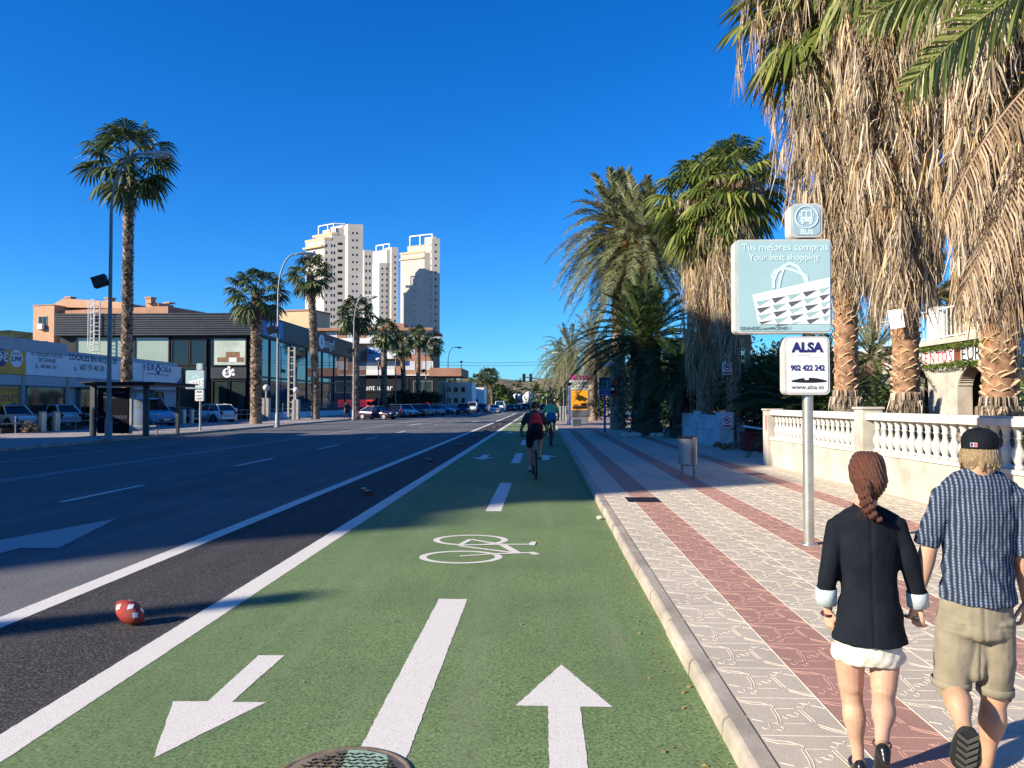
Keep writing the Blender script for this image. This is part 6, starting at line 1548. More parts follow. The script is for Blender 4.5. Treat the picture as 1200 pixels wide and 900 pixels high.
Y = 232; m1 = mixer('left of two white concrete mixer lorries far down the road', (AX(603, Y), Y, 0), 118); m1.scale = (1.1,)*3
Y = 215; c = copy_tree(m1); c.location = (AX(619.5, Y), Y, 0); c.rotation_euler.z = rad(92); c.scale = (1.2,)*3; c['label'] = 'right of two white concrete mixer lorries, its drum facing the camera'
# far roadside trees
for i, (px, Y, bw2, h, lab, mt) in enumerate(((542, 235, 1.9, 2.6, 'round dark tree behind the red fronted shop', L_BUSH), (585, 250, 2.5, 4.0, 'broad dark tree left of the road below the hill', L_BUSH), (597, 225, 1.3, 2.4, 'yellow green tree at the bend of the far road', L_IVY), (557, 265, 5, 1.5, 'low dark tree row beyond the red fronted shop', L_BUSH), (632, 260, 6, 1.3, 'dark tree mass beyond the mixer lorries', L_BUSH), (649, 190, 2.4, 2.6, 'dark tree behind the price board', L_BUSH), (478, 118, 5.2, 1.9, 'dark hedge behind the parked cars before the rental shop', L_BUSH), (694, 125, 8, 1.9, 'broad dark tree behind the low white wall', L_BUSH), (722, 100, 8, 3.0, 'dark shrubbery behind the blue car', L_BUSH), (770, 75, 7, 3.2, 'dark shrubbery in the palm garden far behind the bushy palm', L_BUSH), (880, 58, 9, 3.6, 'dark tree wall at the back of the driveway', L_BUSH), (985, 44, 7, 2.6, 'dark tree wall behind the guest house garden', L_BUSH))):
    shrub(lab, (AX(px, Y), Y, 0), (bw2, 3.0, h*.9), 4200, .22+.0012*Y, 100+i, mt, 'tree' if ' tree' in lab else 'shrub', 'tree' if ' tree' in lab else 'shrub', 22)
q = random.Random(400); m = MB()
for i in range(240):
    px = q.uniform(505, 665); p = P(px, 447+20*q.random()**.6 if px > 600 else q.uniform(455, 469), 805)
    r = q.uniform(1.5, 4.0)
    for j in range(26):
        c = p+V((q.gauss(0, r*.6), q.gauss(0, r*.6), abs(q.gauss(0, r*.5)))); a = V((q.uniform(-1, 1), q.uniform(-1, 1), q.uniform(-.3, .8))).normalized()*r*.3; b = a.cross(V((q.uniform(-1, 1), q.uniform(-1, 1), 1))).normalized()*r*.25; m.add([c-a, c-b, c+a, c+b], [(0, 1, 2, 3)])
o = m.build('hillside_scrub', L_BUSH); o['kind'] = 'stuff'; o['label'] = 'dark scrub scattered over the dry hill'
# pedestrians at the terrace
def small_person(label, loc, h, top, bot, rz=0):
    t = thing('person', label, 'person', loc, rad(rz)); k = h/1.75; m = MB()
    m.limb([((0, 0, .95*k), (.15*k, .11*k)), ((0, 0, 1.2*k), (.17*k, .11*k)), ((0, 0, 1.42*k), (.19*k, .10*k)), ((0, 0, 1.50*k), .06*k), ((0, .02, 1.58*k), .06*k)], 12, (1, 0, 0)); m.ball((0, .02*k, 1.65*k), (.08*k, .095*k, .115*k))
    for s, st_ in ((-1, .16), (1, -.14)):
        m.limb([((s*.09*k, 0, .92*k), .085*k), ((s*.09*k, st_*.5, .5*k), .06*k), ((s*.09*k, st_-.05, .09*k), .04*k), ((s*.09*k, st_+.10, .04*k), .035*k)], 10); m.limb([((s*.20*k, 0, 1.40*k), .05*k), ((s*.25*k, -st_*.4, 1.12*k), .04*k), ((s*.24*k, -st_*.8+.1, .86*k), .033*k), ((s*.235*k, -st_*.8+.14, .78*k), .03*k)], 10)
    skin('body', m, M_SKINM, t, .02*k, 3)
    m = MB(); m.limb([((0, 0, .98*k), (.165*k, .125*k)), ((0, 0, 1.2*k), (.185*k, .125*k)), ((0, 0, 1.44*k), (.195*k, .11*k))], 12, (1, 0, 0)); [m.limb([((s*.19*k, 0, 1.40*k), .065*k), ((s*.25*k, -st_*.4, 1.14*k), .055*k)], 10) for s, st_ in ((-1, .16), (1, -.14))]; skin('shirt', m, top, t, .02*k, 2)
    m = MB(); m.limb([((0, 0, 1.0*k), (.17*k, .13*k)), ((0, 0, .88*k), (.17*k, .13*k))], 12, (1, 0, 0)); [m.limb([((s*.09*k, 0, .90*k), .10*k), ((s*.09*k, st_*.5, .5*k), .075*k), ((s*.09*k, st_-.04, .12*k), .06*k)], 10) for s, st_ in ((-1, .16), (1, -.14))]; skin('trousers', m, bot, t, .02*k, 2)
    m = MB(); m.ball((0, -.005, 1.68*k), (.088*k, .10*k, .10*k)); m.build('hair', M_HAIRD, t); return t
Y = 79; small_person('pedestrian in blue walking past the white terrace at the far pavement', (AX(405.5, Y), Y, .12), 1.75, M_TEED, M_JEAN, 60); Y = 80; small_person('pedestrian in a dark jacket behind the one in blue at the white terrace', (AX(408.5, Y), Y, .12), 1.7, M_JEAN, M_TEED, 60)

# american football on the black strip
fbp = G(148, 734, .004); t = thing('football', 'red brown oval football with white lozenge patches on the black asphalt', 'ball', (fbp.x, fbp.y+.05, .004)); 
fr = Euler((rad(-10), rad(27), rad(-14))).to_matrix(); m = MB()
n, mm = 28, 20; vs = []; 
def fbpt(u, a, k=1): 
    r = .086*(max(0, 1-u*u))**.72*k; return V((.146*u, r*math.cos(a), r*math.sin(a)))
cz = V((0, 0, .100))
m.tube([cz+fr@V((.146*(-1+2*i/mm), 0, 0)) for i in range(mm+1)], [max(.004, .086*(max(0, 1-(-1+2*i/mm)**2))**.72) for i in range(mm+1)], n)
t_b = m.build('ball', M('football_leather', (.38, .035, .022), .5, 0, .3, 60, .6, 420), t)
m = MB()
for u, a in ((-.35, 80), (-.05, 45), (.1, 130), (.55, 75), (.42, -15), (-.5, 170), (.6, 150), (.0, -90), (-.4, -20)):
    du, da_ = .17, 24; c = [fbpt(u-du, rad(a), 1.02), fbpt(u, rad(a-da_), 1.02), fbpt(u+du, rad(a), 1.02), fbpt(u, rad(a+da_), 1.02)]; ce = fbpt(u, rad(a), 1.03)
    e = [(c[i]+c[(i+1) % 4])*.5 for i in range(4)]; e = [p_.lerp(fbpt(p_.x/.15, math.atan2(p_.z, p_.y), 1.025), 1) for p_ in e]; ring = [c[0], e[0], c[1], e[1], c[2], e[2], c[3], e[3]]
    m = MB(); m.add([cz+fr@p_ for p_ in [ce]+ring], [(0, i+1, (i+1) % 8+1) for i in range(8)], 0, True)
    m.build('white_patch', M_PANELW, t)
# ------------------------------------------------------------------ the couple on the pavement
def wr(amp, sc, seed=0, stretch=(1, 1, 1)):
    """cloth folds: displacement along the normal"""
    def f(p):
        q = V((p.x*sc*stretch[0]+seed, p.y*sc*stretch[1], p.z*sc*stretch[2]))
        return amp*(noise.fractal(q, 1.0, 2.0, 3)+.6*(1-abs(noise.noise(q*1.7))*2)*.5)
    return f
def hand(mb, wrist, d, palm_n, thumb_s, size=.17, curl=.5, spread=.10, rnd=None, fingers=(.92, 1.0, .94, .76), curls=None):
    """palm and five bent fingers; d = direction of the hand, palm_n = palm normal, thumb_s = side of the thumb"""
    d = V(d).normalized(); pn = V(palm_n); pn = (pn-d*pn.dot(d)).normalized(); sd = d.cross(pn).normalized()*thumb_s
    k = size/.18; w = V(wrist)
    mb.limb([(w-d*.015*k, (.024*k, .018*k)), (w+d*.02*k, (.030*k, .016*k)), (w+d*.055*k, (.037*k, .015*k)), (w+d*.088*k, (.036*k, .013*k))], 14, sd)
    for i in range(4):
        o = (1.5-i)*.0195*k; L = .078*k*fingers[i]; c = curl if curls is None else curls[i]
        base = w+d*(.082-.004*abs(1.2-i))*k+sd*o
        a0 = c*.45; dd = (d*math.cos(a0)+pn*math.sin(a0)+sd*(1.5-i)*spread*.5).normalized(); p1 = base+dd*L*.45
        a1 = c*1.15; d1 = d*math.cos(a1)+pn*math.sin(a1)+sd*(1.5-i)*spread*.3; p2 = p1+d1*L*.32
        a2 = c*1.7; d2 = d*math.cos(a2)+pn*math.sin(a2); p3 = p2+d2*L*.25
        mb.limb([(base-d*.012*k, .0088*k), (p1, .0086*k), (p2, .0078*k), (p3, .0066*k)], 8)
    tb = w+d*.028*k+sd*.026*k+pn*.006*k; t1 = tb+(d*.75+sd*.62+pn*.3).normalized()*.034*k; t2 = t1+(d*.95+sd*.2+pn*.35).normalized()*.028*k; t3 = t2+(d*1+pn*.25).normalized()*.018*k
    mb.limb([(tb, .0135*k), (t1, .0105*k), (t2, .0092*k), (t3, .0075*k)], 8)
FA = rad(12); NF = V((math.sin(FA), math.cos(FA), 0)); RF = Euler((0, 0, FA)).to_matrix()
CO = V((0, 0, CAMZ))
def on_plane(px, py, o, d=0.0):
    """where the sight line meets the walker's own upright plane through o, d metres ahead"""
    r_ = ray(px, py); t = ((o-CO).dot(NF)+d)/r_.dot(NF); return CO+r_*t
def rel(o):
    return lambda px, py, dy=0.0: RF @ (on_plane(px, py, o, dy)-o)
def head(mb, c, k, fw, chin=-.11):
    """skull with jaw, ears, brow, nose and lips; c = centre, fw = facing"""
    fw = V(fw).normalized(); sd = fw.cross(V((0, 0, 1))).normalized(); rot = Matrix((sd, fw, V((0, 0, 1)))).transposed()
    mb.ball(c+V((0, 0, .02*k)), (.073*k, .090*k, .090*k), 18, 14, 0, rot); mb.ball(c+fw*.022*k+V((0, 0, -.045*k)), (.056*k, .064*k, .072*k), 16, 12, 0, rot)
    mb.ball(c+fw*.087*k+V((0, 0, -.018*k)), (.011*k, .018*k, .022*k), 8, 6, 0, rot); mb.ball(c+fw*.076*k+V((0, 0, -.058*k)), (.022*k, .010*k, .009*k), 8, 6, 0, rot); mb.ball(c+fw*.066*k+V((0, 0, -.10*k)), (.022*k, .018*k, .016*k), 8, 6, 0, rot)
    for s in (-1, 1): mb.ball(c+sd*(.074*k*s)+V((0, 0, -.008*k))-fw*.005*k, (.009*k, .020*k, .031*k), 8, 6, 0, rot); mb.ball(c+fw*.080*k+sd*(s*.03*k)+V((0, 0, .012*k)), (.02*k, .010*k, .007*k), 8, 6, 0, rot)
def eyes(parent, c, k, fw):
    fw = V(fw).normalized(); sd = fw.cross(V((0, 0, 1))).normalized()
    for s in (-1, 1):
        m = MB(); m.ball(c+fw*.076*k+sd*(.031*k*s)+V((0, 0, 0)), .0115*k, 10, 8); m.build('eye', M_PANELW, parent); m = MB(); m.ball(c+fw*.0855*k+sd*(.031*k*s), .0050*k, 8, 6); m.build('iris', M_HAIRD, parent)
# --- woman
YW = 3.50; wo = V((P(1014, 472, YW).x, YW, PZ)); w = rel(wo)
wt = thing('person', 'woman with auburn braided hair in a black jacket and short cream skirt, walking away', 'person', wo, -FA)
m = MB(); hc = w(1015, 557); k = .86
head(m, hc, k, (.10, 1, -.05))
m.limb([(hc+V((0, -.005, -.06)), .047), (w(1014.5, 597), .048), (w(1014.5, 612), .06)], 14)
m.limb([(w(1014.5, 622), (.085, .05)), (w(1015, 640), (.105, .07)), (w(1018, 690), (.092, .070)), (w(1018, 735), (.112, .085)), (w(1018, 757), (.115, .085))], 18, (1, 0, 0), dome=.4)
# arms
sL, eL, wL = w(981, 620), w(973, 664, -.02), w(970, 714, .02); sR, eR, wR = w(1050, 620), w(1066, 662, .0), w(1076, 708, .05)
m.limb([(sL, .030), (sL.lerp(eL, .5), .031), (eL, .029), (eL.lerp(wL, .4), .028), (wL, .020)], 14); m.limb([(sR, .030), (sR.lerp(eR, .5), .031), (eR, .029), (eR.lerp(wR, .4), .028), (wR, .020)], 14)
hd = (w(974, 752, .03)-wL); hand(m, wL, hd, (.75, .5, .1), 1, .150, .75, .06)
hd = (w(1074, 738, .05)-wR); hand(m, wR, hd, (.5, .5, 0), -1, .150, .95, .05)
# legs: left carries the weight in front, right is pushing off behind
def leg(mb, hip, knee, ankle, heel, ball, toe, r=(.068, .063, .049, .046, .050, .030, .0255)):
    mb.limb([(hip, r[0]), (hip.lerp(knee, .35), r[1]), (hip.lerp(knee, .8), r[2]+.006), (knee, r[2]), (knee.lerp(ankle, .18), r[3]), (knee.lerp(ankle, .36)+V((0, -.012, 0)), r[4]), (knee.lerp(ankle, .75), r[5]), (ankle, r[6])], 16)
    mb.limb([(heel, .023), (ankle.lerp(heel, .5), .025), (ankle.lerp(ball, .55), (.028, .024)), (ball, (.036, .020)), (toe, (.026, .012))], 12)
kL = w(997.5, 810, .05); aL = w(1006, 889, .06); hip = w(995, 757)
leg(m, hip, kL, aL, aL+V((0, -.035, -.032)), V((aL.x+.012, aL.y+.115, .022)), V((aL.x+.018, aL.y+.165, .017)))
kR = w(1035.5, 812, -.03); aR = w(1033.5, 873, -.24); hip = w(1037, 757)
ballR = V((aR.x+.004, aR.y+.085, .045)); leg(m, hip, kR, aR, aR+V((-.004, -.035, -.010)), ballR, ballR+V((0, .05, -.022)))
skin('body', m, M_SKINW, wt, .0052, 3)
eyes(wt, hc, k, (.10, 1, -.05))
# shoes
sm_ = M('black_shoe_leather', (.010, .010, .012), .25, 0, .2, 20)
def shoe(an, heel, ball, toe, name='shoe'):
    m = MB(); m.limb([(heel+V((0, -.012, .022)), (.027, .030)), (heel+V((0, .01, .004)), (.031, .030)), (heel.lerp(ball, .55)+V((0, 0, -.012)), (.032, .020)), (ball, (.040, .024)), (toe, (.028, .015))], 14)
    d = (ball-heel).normalized(); sdn = V((1, 0, 0)); dn = d.cross(sdn)*-1
    m.limb([(heel+dn*-.0+V((0, -.02, .01))-d*.004, .024), (heel+d.cross(V((1, 0, 0)))*.035-d*.012, .020)], 10)
    return skin(name, m, sm_, wt, .0045, 2)
hl = aL+V((0, -.035, -.036)); shoe(aL, hl, V((aL.x+.012, aL.y+.115, .024)), V((aL.x+.018, aL.y+.17, .018)))
hr = aR+V((-.004, -.045, -.022)); shoe(aR, hr, ballR, ballR+V((0, .06, -.025)))
m = MB(); m.tube([aR+V((.034*math.cos(6.2832*i/16), .034*math.sin(6.2832*i/16)-.002, .004+.006*math.sin(6.2832*i/16))) for i in range(17)], .0045, 6); m.build('ankle_strap', M('brown_leather', (.12, .05, .03), .5), wt)
# skirt: a puffed bubble hem with folds
m = MB(); m.limb([(w(1018, 735), (.118, .090)), (w(1017.5, 752), (.138, .106)), (w(1017, 765), (.152, .114)), (w(1017, 773.5), (.144, .106))], 28, (1, 0, 0), dome=.12)
def fold(p):
    a = math.atan2(p.y+.0, p.x); return .0035*math.sin(a*6+p.z*60+2.0*math.sin(a*2))+.0012*math.sin(a*15-p.z*90)
skin('skirt', m, M_SKIRT, wt, .0055, 2, fold)
# jacket
m = MB()
m.limb([(w(1014.5, 599), (.058, .052)), (w(1014.5, 604), (.105, .066)), (w(1014.5, 614), (.142, .078)), (w(1015.5, 645), (.134, .096)), (w(1018, 688), (.117, .095)), (w(1019, 722), (.136, .112)), (w(1019.5, 750), (.158, .126))], 26, (1, 0, 0), dome=.06)
m.limb([(w(984, 616), (.044, .054)), (sL.lerp(eL, .45), .044), (eL, .040), (w(968.5, 690, .0), .041)], 16, dome=.7); m.limb([(w(1047, 615), (.044, .054)), (sR.lerp(eR, .45), .043), (eR, .040), (w(1075, 694, .04), .040)], 16, dome=.7)
m.limb([(w(1014.5, 606, .012), (.070, .062)), (w(1014.5, 593, .008), (.060, .056))], 18, (1, 0, 0), dome=.2)
def jf(p):
    # soft pulls from the waist, a centre back seam and a vent
    q = wr(.0065, 8, 3, (1, 1, .5))(p)+.0025*math.sin(p.z*70+p.x*35)*max(0, 1-abs(p.z-.78)/.14)
    if p.y < 0: q -= .004*math.exp(-((p.x-.004)/.006)**2)
    return q
m.limb([(w(983, 612), .036), (w(999, 605), .046), (w(1014.5, 600), .050), (w(1030, 605), .046), (w(1047, 612), .036)], 16, dome=.6)
skin('jacket', m, M_JACKET, wt, .0062, 3, jf)
for (a, b) in ((w(968.5, 688, .0), w(968, 708, .012)), (w(1074.6, 693, .04), w(1076, 711, .05))):
    m = MB(); d = (b-a).normalized(); m.tube([a, a+d*.006, b-d*.004, b, b-d*.004, a], [.0425, .0455, .045, .040, .034, .032], 22, 0, False); m.build('cuff', M_CUFF, wt, 0)
m = MB(); c = w(969.7, 719, .02); m.tube([c+V((.0245*math.cos(6.2832*i/18), .0245*math.sin(6.2832*i/18), .004*math.sin(6.2832*i/18))) for i in range(19)], .0055, 6); m.build('bracelet', M('dark_red_beads', (.09, .008, .015), .3, 0, .5, 200), wt)
m = MB(); c = w(1075.5, 722, .055); m.tube([c+V((.028*math.cos(6.2832*i/18), .022*math.sin(6.2832*i/18), .006*math.cos(6.2832*i/18))) for i in range(19)], .003, 6); m.build('bracelet', M('silver', (.7, .7, .68), .2, 1, .1), wt)
# hair: combed locks sweeping down into a braid over the right shoulder
m = MB(); hk = hc+V((.002, -.010, .012)); m.ball(hk, (.066, .086, .086), 22, 16); m.ball(hk+V((.002, -.026, -.052)), (.064, .060, .066), 18, 14)
q = random.Random(12); nape = hc+V((.008, -.080, -.090))
for i in range(54):
    a = rad(-165+330*i/53); top = hk+V((.013*math.sin(a)*1.0, .02, .089))
    st_ = hk+V((.067*math.sin(a), -.087*math.cos(a)*.98, .018+.02*math.cos(a)))
    up_ = hk+V((.048*math.sin(a), -.060*math.cos(a), .072)); lo = hk+V((.060*math.sin(a)+.008, -.080*math.cos(a)-.012, -.052)) if abs(a) < 2.4 else st_+V((0, -.05, -.05))
    tgt = nape+V((q.uniform(-.016, .016), q.uniform(-.006, .008), q.uniform(-.006, .02)))
    m.limb([(top, .007), (up_+V((0, -.003, .004)), .0105), (st_, .0105), (lo, .0100), (tgt, .0085)], 8)
br = [w(1013, 567, -.105), w(1013.5, 579, -.112), w(1015, 590, -.112), w(1019.5, 600, -.105), w(1027, 608, -.095)]
for j in range(11):
    f = j/10*(len(br)-1); i = min(int(f), len(br)-2); c = br[i].lerp(br[i+1], f-i); s = (-1)**j
    m.ball(c+V((s*.010, 0, .0)), (.029-.0015*j, .024, .018), 10, 8, 0, Euler((0, rad(s*40), rad(s*15))).to_matrix())
for i in range(10): m.limb([(w(1012+i*1.0, 584, -.085), .008), (w(1013.5+i*.9, 592, -.10), .0075), (br[0].lerp(br[2], .3+i*.05)+V((q.uniform(-.02, .02), -.004, 0)), .006)], 7)
def hf(p): return .0016*math.sin(p.x*420+p.z*130)
skin('hair', m, M_HAIRW, wt, .0042, 2, hf)
m = MB()
for i in range(26):
    a = w(1008+q.uniform(0, 16), 586+q.uniform(0, 10), -.10); m.tube([a, a+V((q.uniform(-.02, .02), -.012, -.02)), a+V((q.uniform(-.035, .035), -.01, -.05))], [.0011, .0009, .0005], 4, 0, False)
m.build('loose_strands', M_HAIRW, wt)

# --- man
mo = on_plane(1143, 472, wo, .03); mo.z = PZ; w = rel(mo)
mt = thing('person', 'man in a black cap, striped blue shirt and khaki shorts, walking away hand in hand', 'person', mo, -FA)
m = MB(); hc = w(1148.5, 531); k = .86; Q = .86; FWD = (.42, 1, -.08)
head(m, hc, k, FWD)
m.limb([(hc+V((0, -.01, -.05)), .056), (w(1146.5, 556), .057), (w(1146, 572), .07)], 14)
m.limb([(w(1146, 588), (.10, .06)), (w(1146, 605), (.12, .075)), (w(1145, 650), (.108, .075)), (w(1144, 700), (.115, .085)), (w(1143, 725), (.12, .09))], 18, (1, 0, 0), dome=.4)
sL, eL, wL = w(1109, 583), w(1089, 640, -.01), w(1074, 700, .0); sR, eR, wR = w(1187, 584), w(1197, 640, .0), w(1204, 702, .06)
m.limb([(sL, .044), (sL.lerp(eL, .5), .040), (eL, .036), (eL.lerp(wL, .3), .038), (wL, .025)], 14); m.limb([(sR, .044), (sR.lerp(eR, .5), .040), (eR, .036), (eR.lerp(wR, .3), .040), (wR, .025)], 14)
hand(m, wL, w(1071, 736, .03)-wL, (-.5, .6, .1), 1, .165, 1.05, .05); hand(m, wR, w(1201, 745, .08)-wR, (-.6, .5, 0), -1, .165, .7, .06)
rm = (.076, .070, .054, .050, .056, .034, .029)
kL = w(1116, 800, .02); aL = w(1132, 862, -.22); hip = w(1122, 728)
ballL = w(1134, 899, -.17)
def legm(hip, knee, ankle, pts):
    m.limb([(hip, rm[0]), (hip.lerp(knee, .4), rm[1]), (knee, rm[2]), (knee.lerp(ankle, .18), rm[3]), (knee.lerp(ankle, .38)+V((0, -.012, .004)), rm[4]), (knee.lerp(ankle, .75), rm[5]), (ankle, rm[6])], 16)
    m.limb(pts, 12)
legm(hip, kL, aL, [(aL+V((-.002, -.02, -.012)), .033), (aL.lerp(ballL, .45), (.036, .026)), (ballL, (.042, .02)), (ballL+V((0, .04, -.035)), (.034, .014))])
kR = w(1166, 812, .06); aR = w(1155, 895, .06); hip = w(1166, 728); gr_ = V((aR.x, aR.y, 0))
legm(hip, kR, aR, [(V((aR.x, aR.y-.045, .045)), .034), (V((aR.x-.003, aR.y+.03, .055)), (.036, .034)), (V((aR.x-.006, aR.y+.12, .036)), (.044, .02)), (V((aR.x-.008, aR.y+.185, .03)), (.036, .014))])
skin('body', m, M_SKINM, mt, .0056, 3); eyes(mt, hc, k, FWD)
# sandals: ribbed soles with straps
M_SOLE = M('sandal_sole', (.020, .021, .020), .7, 0, .3, 30); M_TREAD = M('sole_tread', (.075, .078, .066), .75, 0, .2, 30)
def sandal(hl, tl, nrm, wd):
    t = thing  # built as parts of the man
    d = (tl-hl); L = d.length; d = d.normalized(); n = (V(nrm)-d*V(nrm).dot(d)).normalized(); s = d.cross(n)
    out = []
    for i in range(24):
        a = 6.2832*i/24; u = .5-.5*math.cos(a); v = math.sin(a)
        wv = wd*(.38+.12*math.sin(u*math.pi)+.10*(u > .55)*math.sin((u-.55)/.45*math.pi))
        out.append(hl+d*(L*u)+s*(wv*abs(v)**.55*(1 if v > 0 else -1)))
    m = MB(); m.prism(out if True else out[::-1], n*.024); so = m.build('sandal_sole', M_SOLE, mt, .004)
    m = MB()
    for i in range(5):
        u = .16+.155*i; c = hl+d*(L*u)-n*.003; hw = wd*.36
        for sg in (-1, 1):
            a, b = c+d*.020, c+s*(sg*hw)-d*.012; w_ = d*.0085
            m.prism([a-w_, b-w_, b+w_, a+w_], -n*.004)
    m.build('tread', M_TREAD, so)
    m = MB(); c = hl+d*(L*.62)+n*.02
    m.tube([c-s*wd*.48, c-s*wd*.36+n*.045, c+n*.062, c+s*wd*.36+n*.045, c+s*wd*.48], [(.028, .005)]*5, 6, 0, True, True, d); m.build('strap', M_SOLE, so)
nL = V((.10, .90, .42)); sandal(w(1135.5, 856, -.300), w(1130.5, 906, -.222), nL, .105)
sandal(V((aR.x, aR.y-.075, .004)), V((aR.x-.01, aR.y+.20, .004)), (0, 0, 1), .10)
# shorts: two loose legs with cuffs
m = MB()
m.limb([(w(1144, 697), (.130, .104)), (w(1143.5, 715), (.142, .116)), (w(1143, 738), (.148, .122))], 22, (1, 0, 0), dome=.3)
m.limb([(w(1125, 720), (.085, .112)), (w(1121, 755, .02), (.084, .098)), (w(1115.5, 797, .015), (.072, .080)), (w(1115.5, 803, .015), (.074, .082))], 20, (1, 0, 0), dome=.1); m.limb([(w(1162, 720), (.085, .112)), (w(1165, 760, .02), (.080, .092)), (w(1166, 805, .045), (.066, .074)), (w(1166, 811, .045), (.068, .076))], 20, (1, 0, 0), dome=.1)
m.limb([(w(1145, 745, -.03), (.04, .06)), (w(1140, 785, -.01), (.05, .05))], 12)
def sf(p):
    zz = p.z; hem = max(.15, min(1, (zz-.36)/.14)); q = wr(.008, 9, 9, (1, 1, .5))(p)*hem
    q += .0035*math.sin(p.x*20+zz*75)*(1 if zz < .45 else .3)*hem
    if p.y < 0:
        q -= .005*math.exp(-((p.x+.012)/.005)**2)
        for xc in (-.092, .078): q -= .005*math.exp(-((zz-.745)/.0045)**2)*max(0, 1-(abs(p.x-xc)/.055)**6)
    return q
so_ = skin('shorts', m, M_KHAKI, mt, .0062, 2, sf)
for a, b, r_ in ((w(1114.7, 795, .015), w(1114.7, 804, .015), (.075, .083)), (w(1166, 803, .045), w(1166, 812, .045), (.069, .077))):
    m = MB(); d = b-a; rr_ = [(r_[0]+e, r_[1]+e) for e in (.001, .004, .004, .001, -.006, -.012)]; m.tube([a, a+d*.08, b-d*.08, b, b-d*.1, a+d*.3], rr_, 30, 0, False, True, (1, 0, 0)); m.build('turned_hem', M_KHAKI, so_)
# shirt with rolled sleeves and a curved hem
m = MB()
m.limb([(w(1146, 557), (.064, .062)), (w(1146, 563), (.120, .078)), (w(1146, 574), (.148, .090)), (w(1146, 605), (.150, .108)), (w(1145, 650), (.136, .102)), (w(1145, 690), (.143, .116)), (w(1145, 703), (.147, .122))], 26, (1, 0, 0), dome=.10)
m.limb([(w(1112, 581), (.060, .068)), (sL.lerp(eL, .5), (.053, .057)), (w(1088, 630, -.005), .048)], 18, dome=.6); m.limb([(w(1184, 581), (.060, .068)), (sR.lerp(eR, .5), (.053, .057)), (w(1196, 640, .0), .048)], 18, dome=.6)
def shf(p):
    q = wr(.0085, 10, 5, (1, 1, .6))(p)+wr(.004, 26, 1, (1, 1, .7))(p)
    if p.z > .0: q += .004*math.sin((p.x*.6+p.z)*60+3*math.sin(p.x*18))*max(0, 1-abs(p.z-.95)/.35)
    return q
m.limb([(w(1112, 577), .048), (w(1128, 568), .056), (w(1146, 561), .056), (w(1165, 568), .056), (w(1184, 577), .048)], 16, dome=.6)
sh_o = skin('shirt', m, M_SHIRT, mt, .0058, 2, shf)
m = MB(); m.limb([(w(1146, 563, .01), (.076, .072)), (w(1147, 549, .010), (.064, .061))], 18, (1, 0, 0), dome=.15); skin('collar', m, M_SHIRT, sh_o, .005, 2, wr(.003, 20, 2))
for a, b in ((w(1089, 627, -.005), w(1085.5, 638, -.005)), (w(1195.5, 638, .0), w(1197, 649, .0))):
    m = MB(); d = (b-a); m.limb([(a, .051), (a+d*.5, .054), (b, .050)], 20, dome=.12); skin('rolled_cuff', m, M_SHIRT, sh_o, .0055, 1, wr(.006, 24, 4, (1, 1, 1.6)))
# hair below the cap
m = MB(); fw = V(FWD).normalized(); sd = fw.cross(V((0, 0, 1))).normalized(); q = random.Random(8)
m.ball(hc-fw*.016+V((0, 0, -.005)), (.066, .068, .068), 18, 12); 
for i in range(70):
    a = rad(-118+236*i/69); o = -fw*math.cos(a)+sd*math.sin(a); b0_ = hc+o*.070+V((0, 0, .015)); m.limb([(b0_, .007), (hc+o*.074+V((0, 0, -.026)), .007), (hc+o*q.uniform(.052, .074)+sd*q.uniform(-.012, .012)+V((0, 0, -.055+q.uniform(-.026, .018))), .0034)], 6)
skin('hair', m, M_HAIRM, mt, .0042, 1, lambda p: .001*math.sin(p.x*380+p.y*300))
# cap
m = MB(); cc = hc+V((0, 0, .026)); ro = Matrix((sd, fw, V((0, 0, 1)))).transposed()
prof = [(a*Q, b*Q) for a, b in ((.090, -.012), (.092, .02), (.090, .045), (.079, .070), (.056, .087), (.028, .095), (.0, .097))]
vs = []; nn = 36
for r, z in prof:
    for j in range(nn): a = 6.2832*j/nn; vs.append(cc+ro@V((r*.93*math.cos(a), r*1.06*math.sin(a), z)))
m.add(vs, [(i*nn+j, i*nn+(j+1) % nn, (i+1)*nn+(j+1) % nn, (i+1)*nn+j) for i in range(len(prof)-1) for j in range(nn)], 0, True); cap = m.build('cap', M_CAP, mt)
m = MB(); m.ball(cc+V((0, 0, .097*Q)), (.009, .009, .005), 10, 6)
for j in range(6): a = 6.2832*j/6+.5; m.tube([cc+ro@V((r*.935*math.cos(a), r*1.065*math.sin(a), z+.0008)) for r, z in prof], .0011, 4, 0, False)
m.build('seams', M_CAP, cap)
m = MB(); n1 = 14; up = []; 
for i in range(n1+1):
    a = rad(28+124*i/n1); x, y = .085*Q*math.cos(a), .096*Q*math.sin(a); up.append((x, y))
vs = []; 
for ex in (0, .35, .7, 1):
    for i, (x, y) in enumerate(up): b = math.sin(math.pi*i/n1)**.6; vs.append(cc+ro@V((x, y+.078*ex*b, -.004-.020*ex*ex-.018*(x/.09)**2*ex)))
k1 = n1+1; m.add(vs, [(j*k1+i, j*k1+i+1, (j+1)*k1+i+1, (j+1)*k1+i) for j in range(3) for i in range(n1)], 0, True); pk = m.build('peak', M_CAP, cap); so2 = pk.modifiers.new('thick', 'SOLIDIFY'); so2.thickness = .004
m = MB(); a_ = rad(-101); c = cc+ro@V((.0855*Q*math.cos(a_)*1.01, .0975*Q*math.sin(a_), .007))
e1 = ro@V((-math.sin(a_), math.cos(a_), 0)); e2 = V((0, 0, 1)); nn_ = ro@V((math.cos(a_), math.sin(a_), 0))
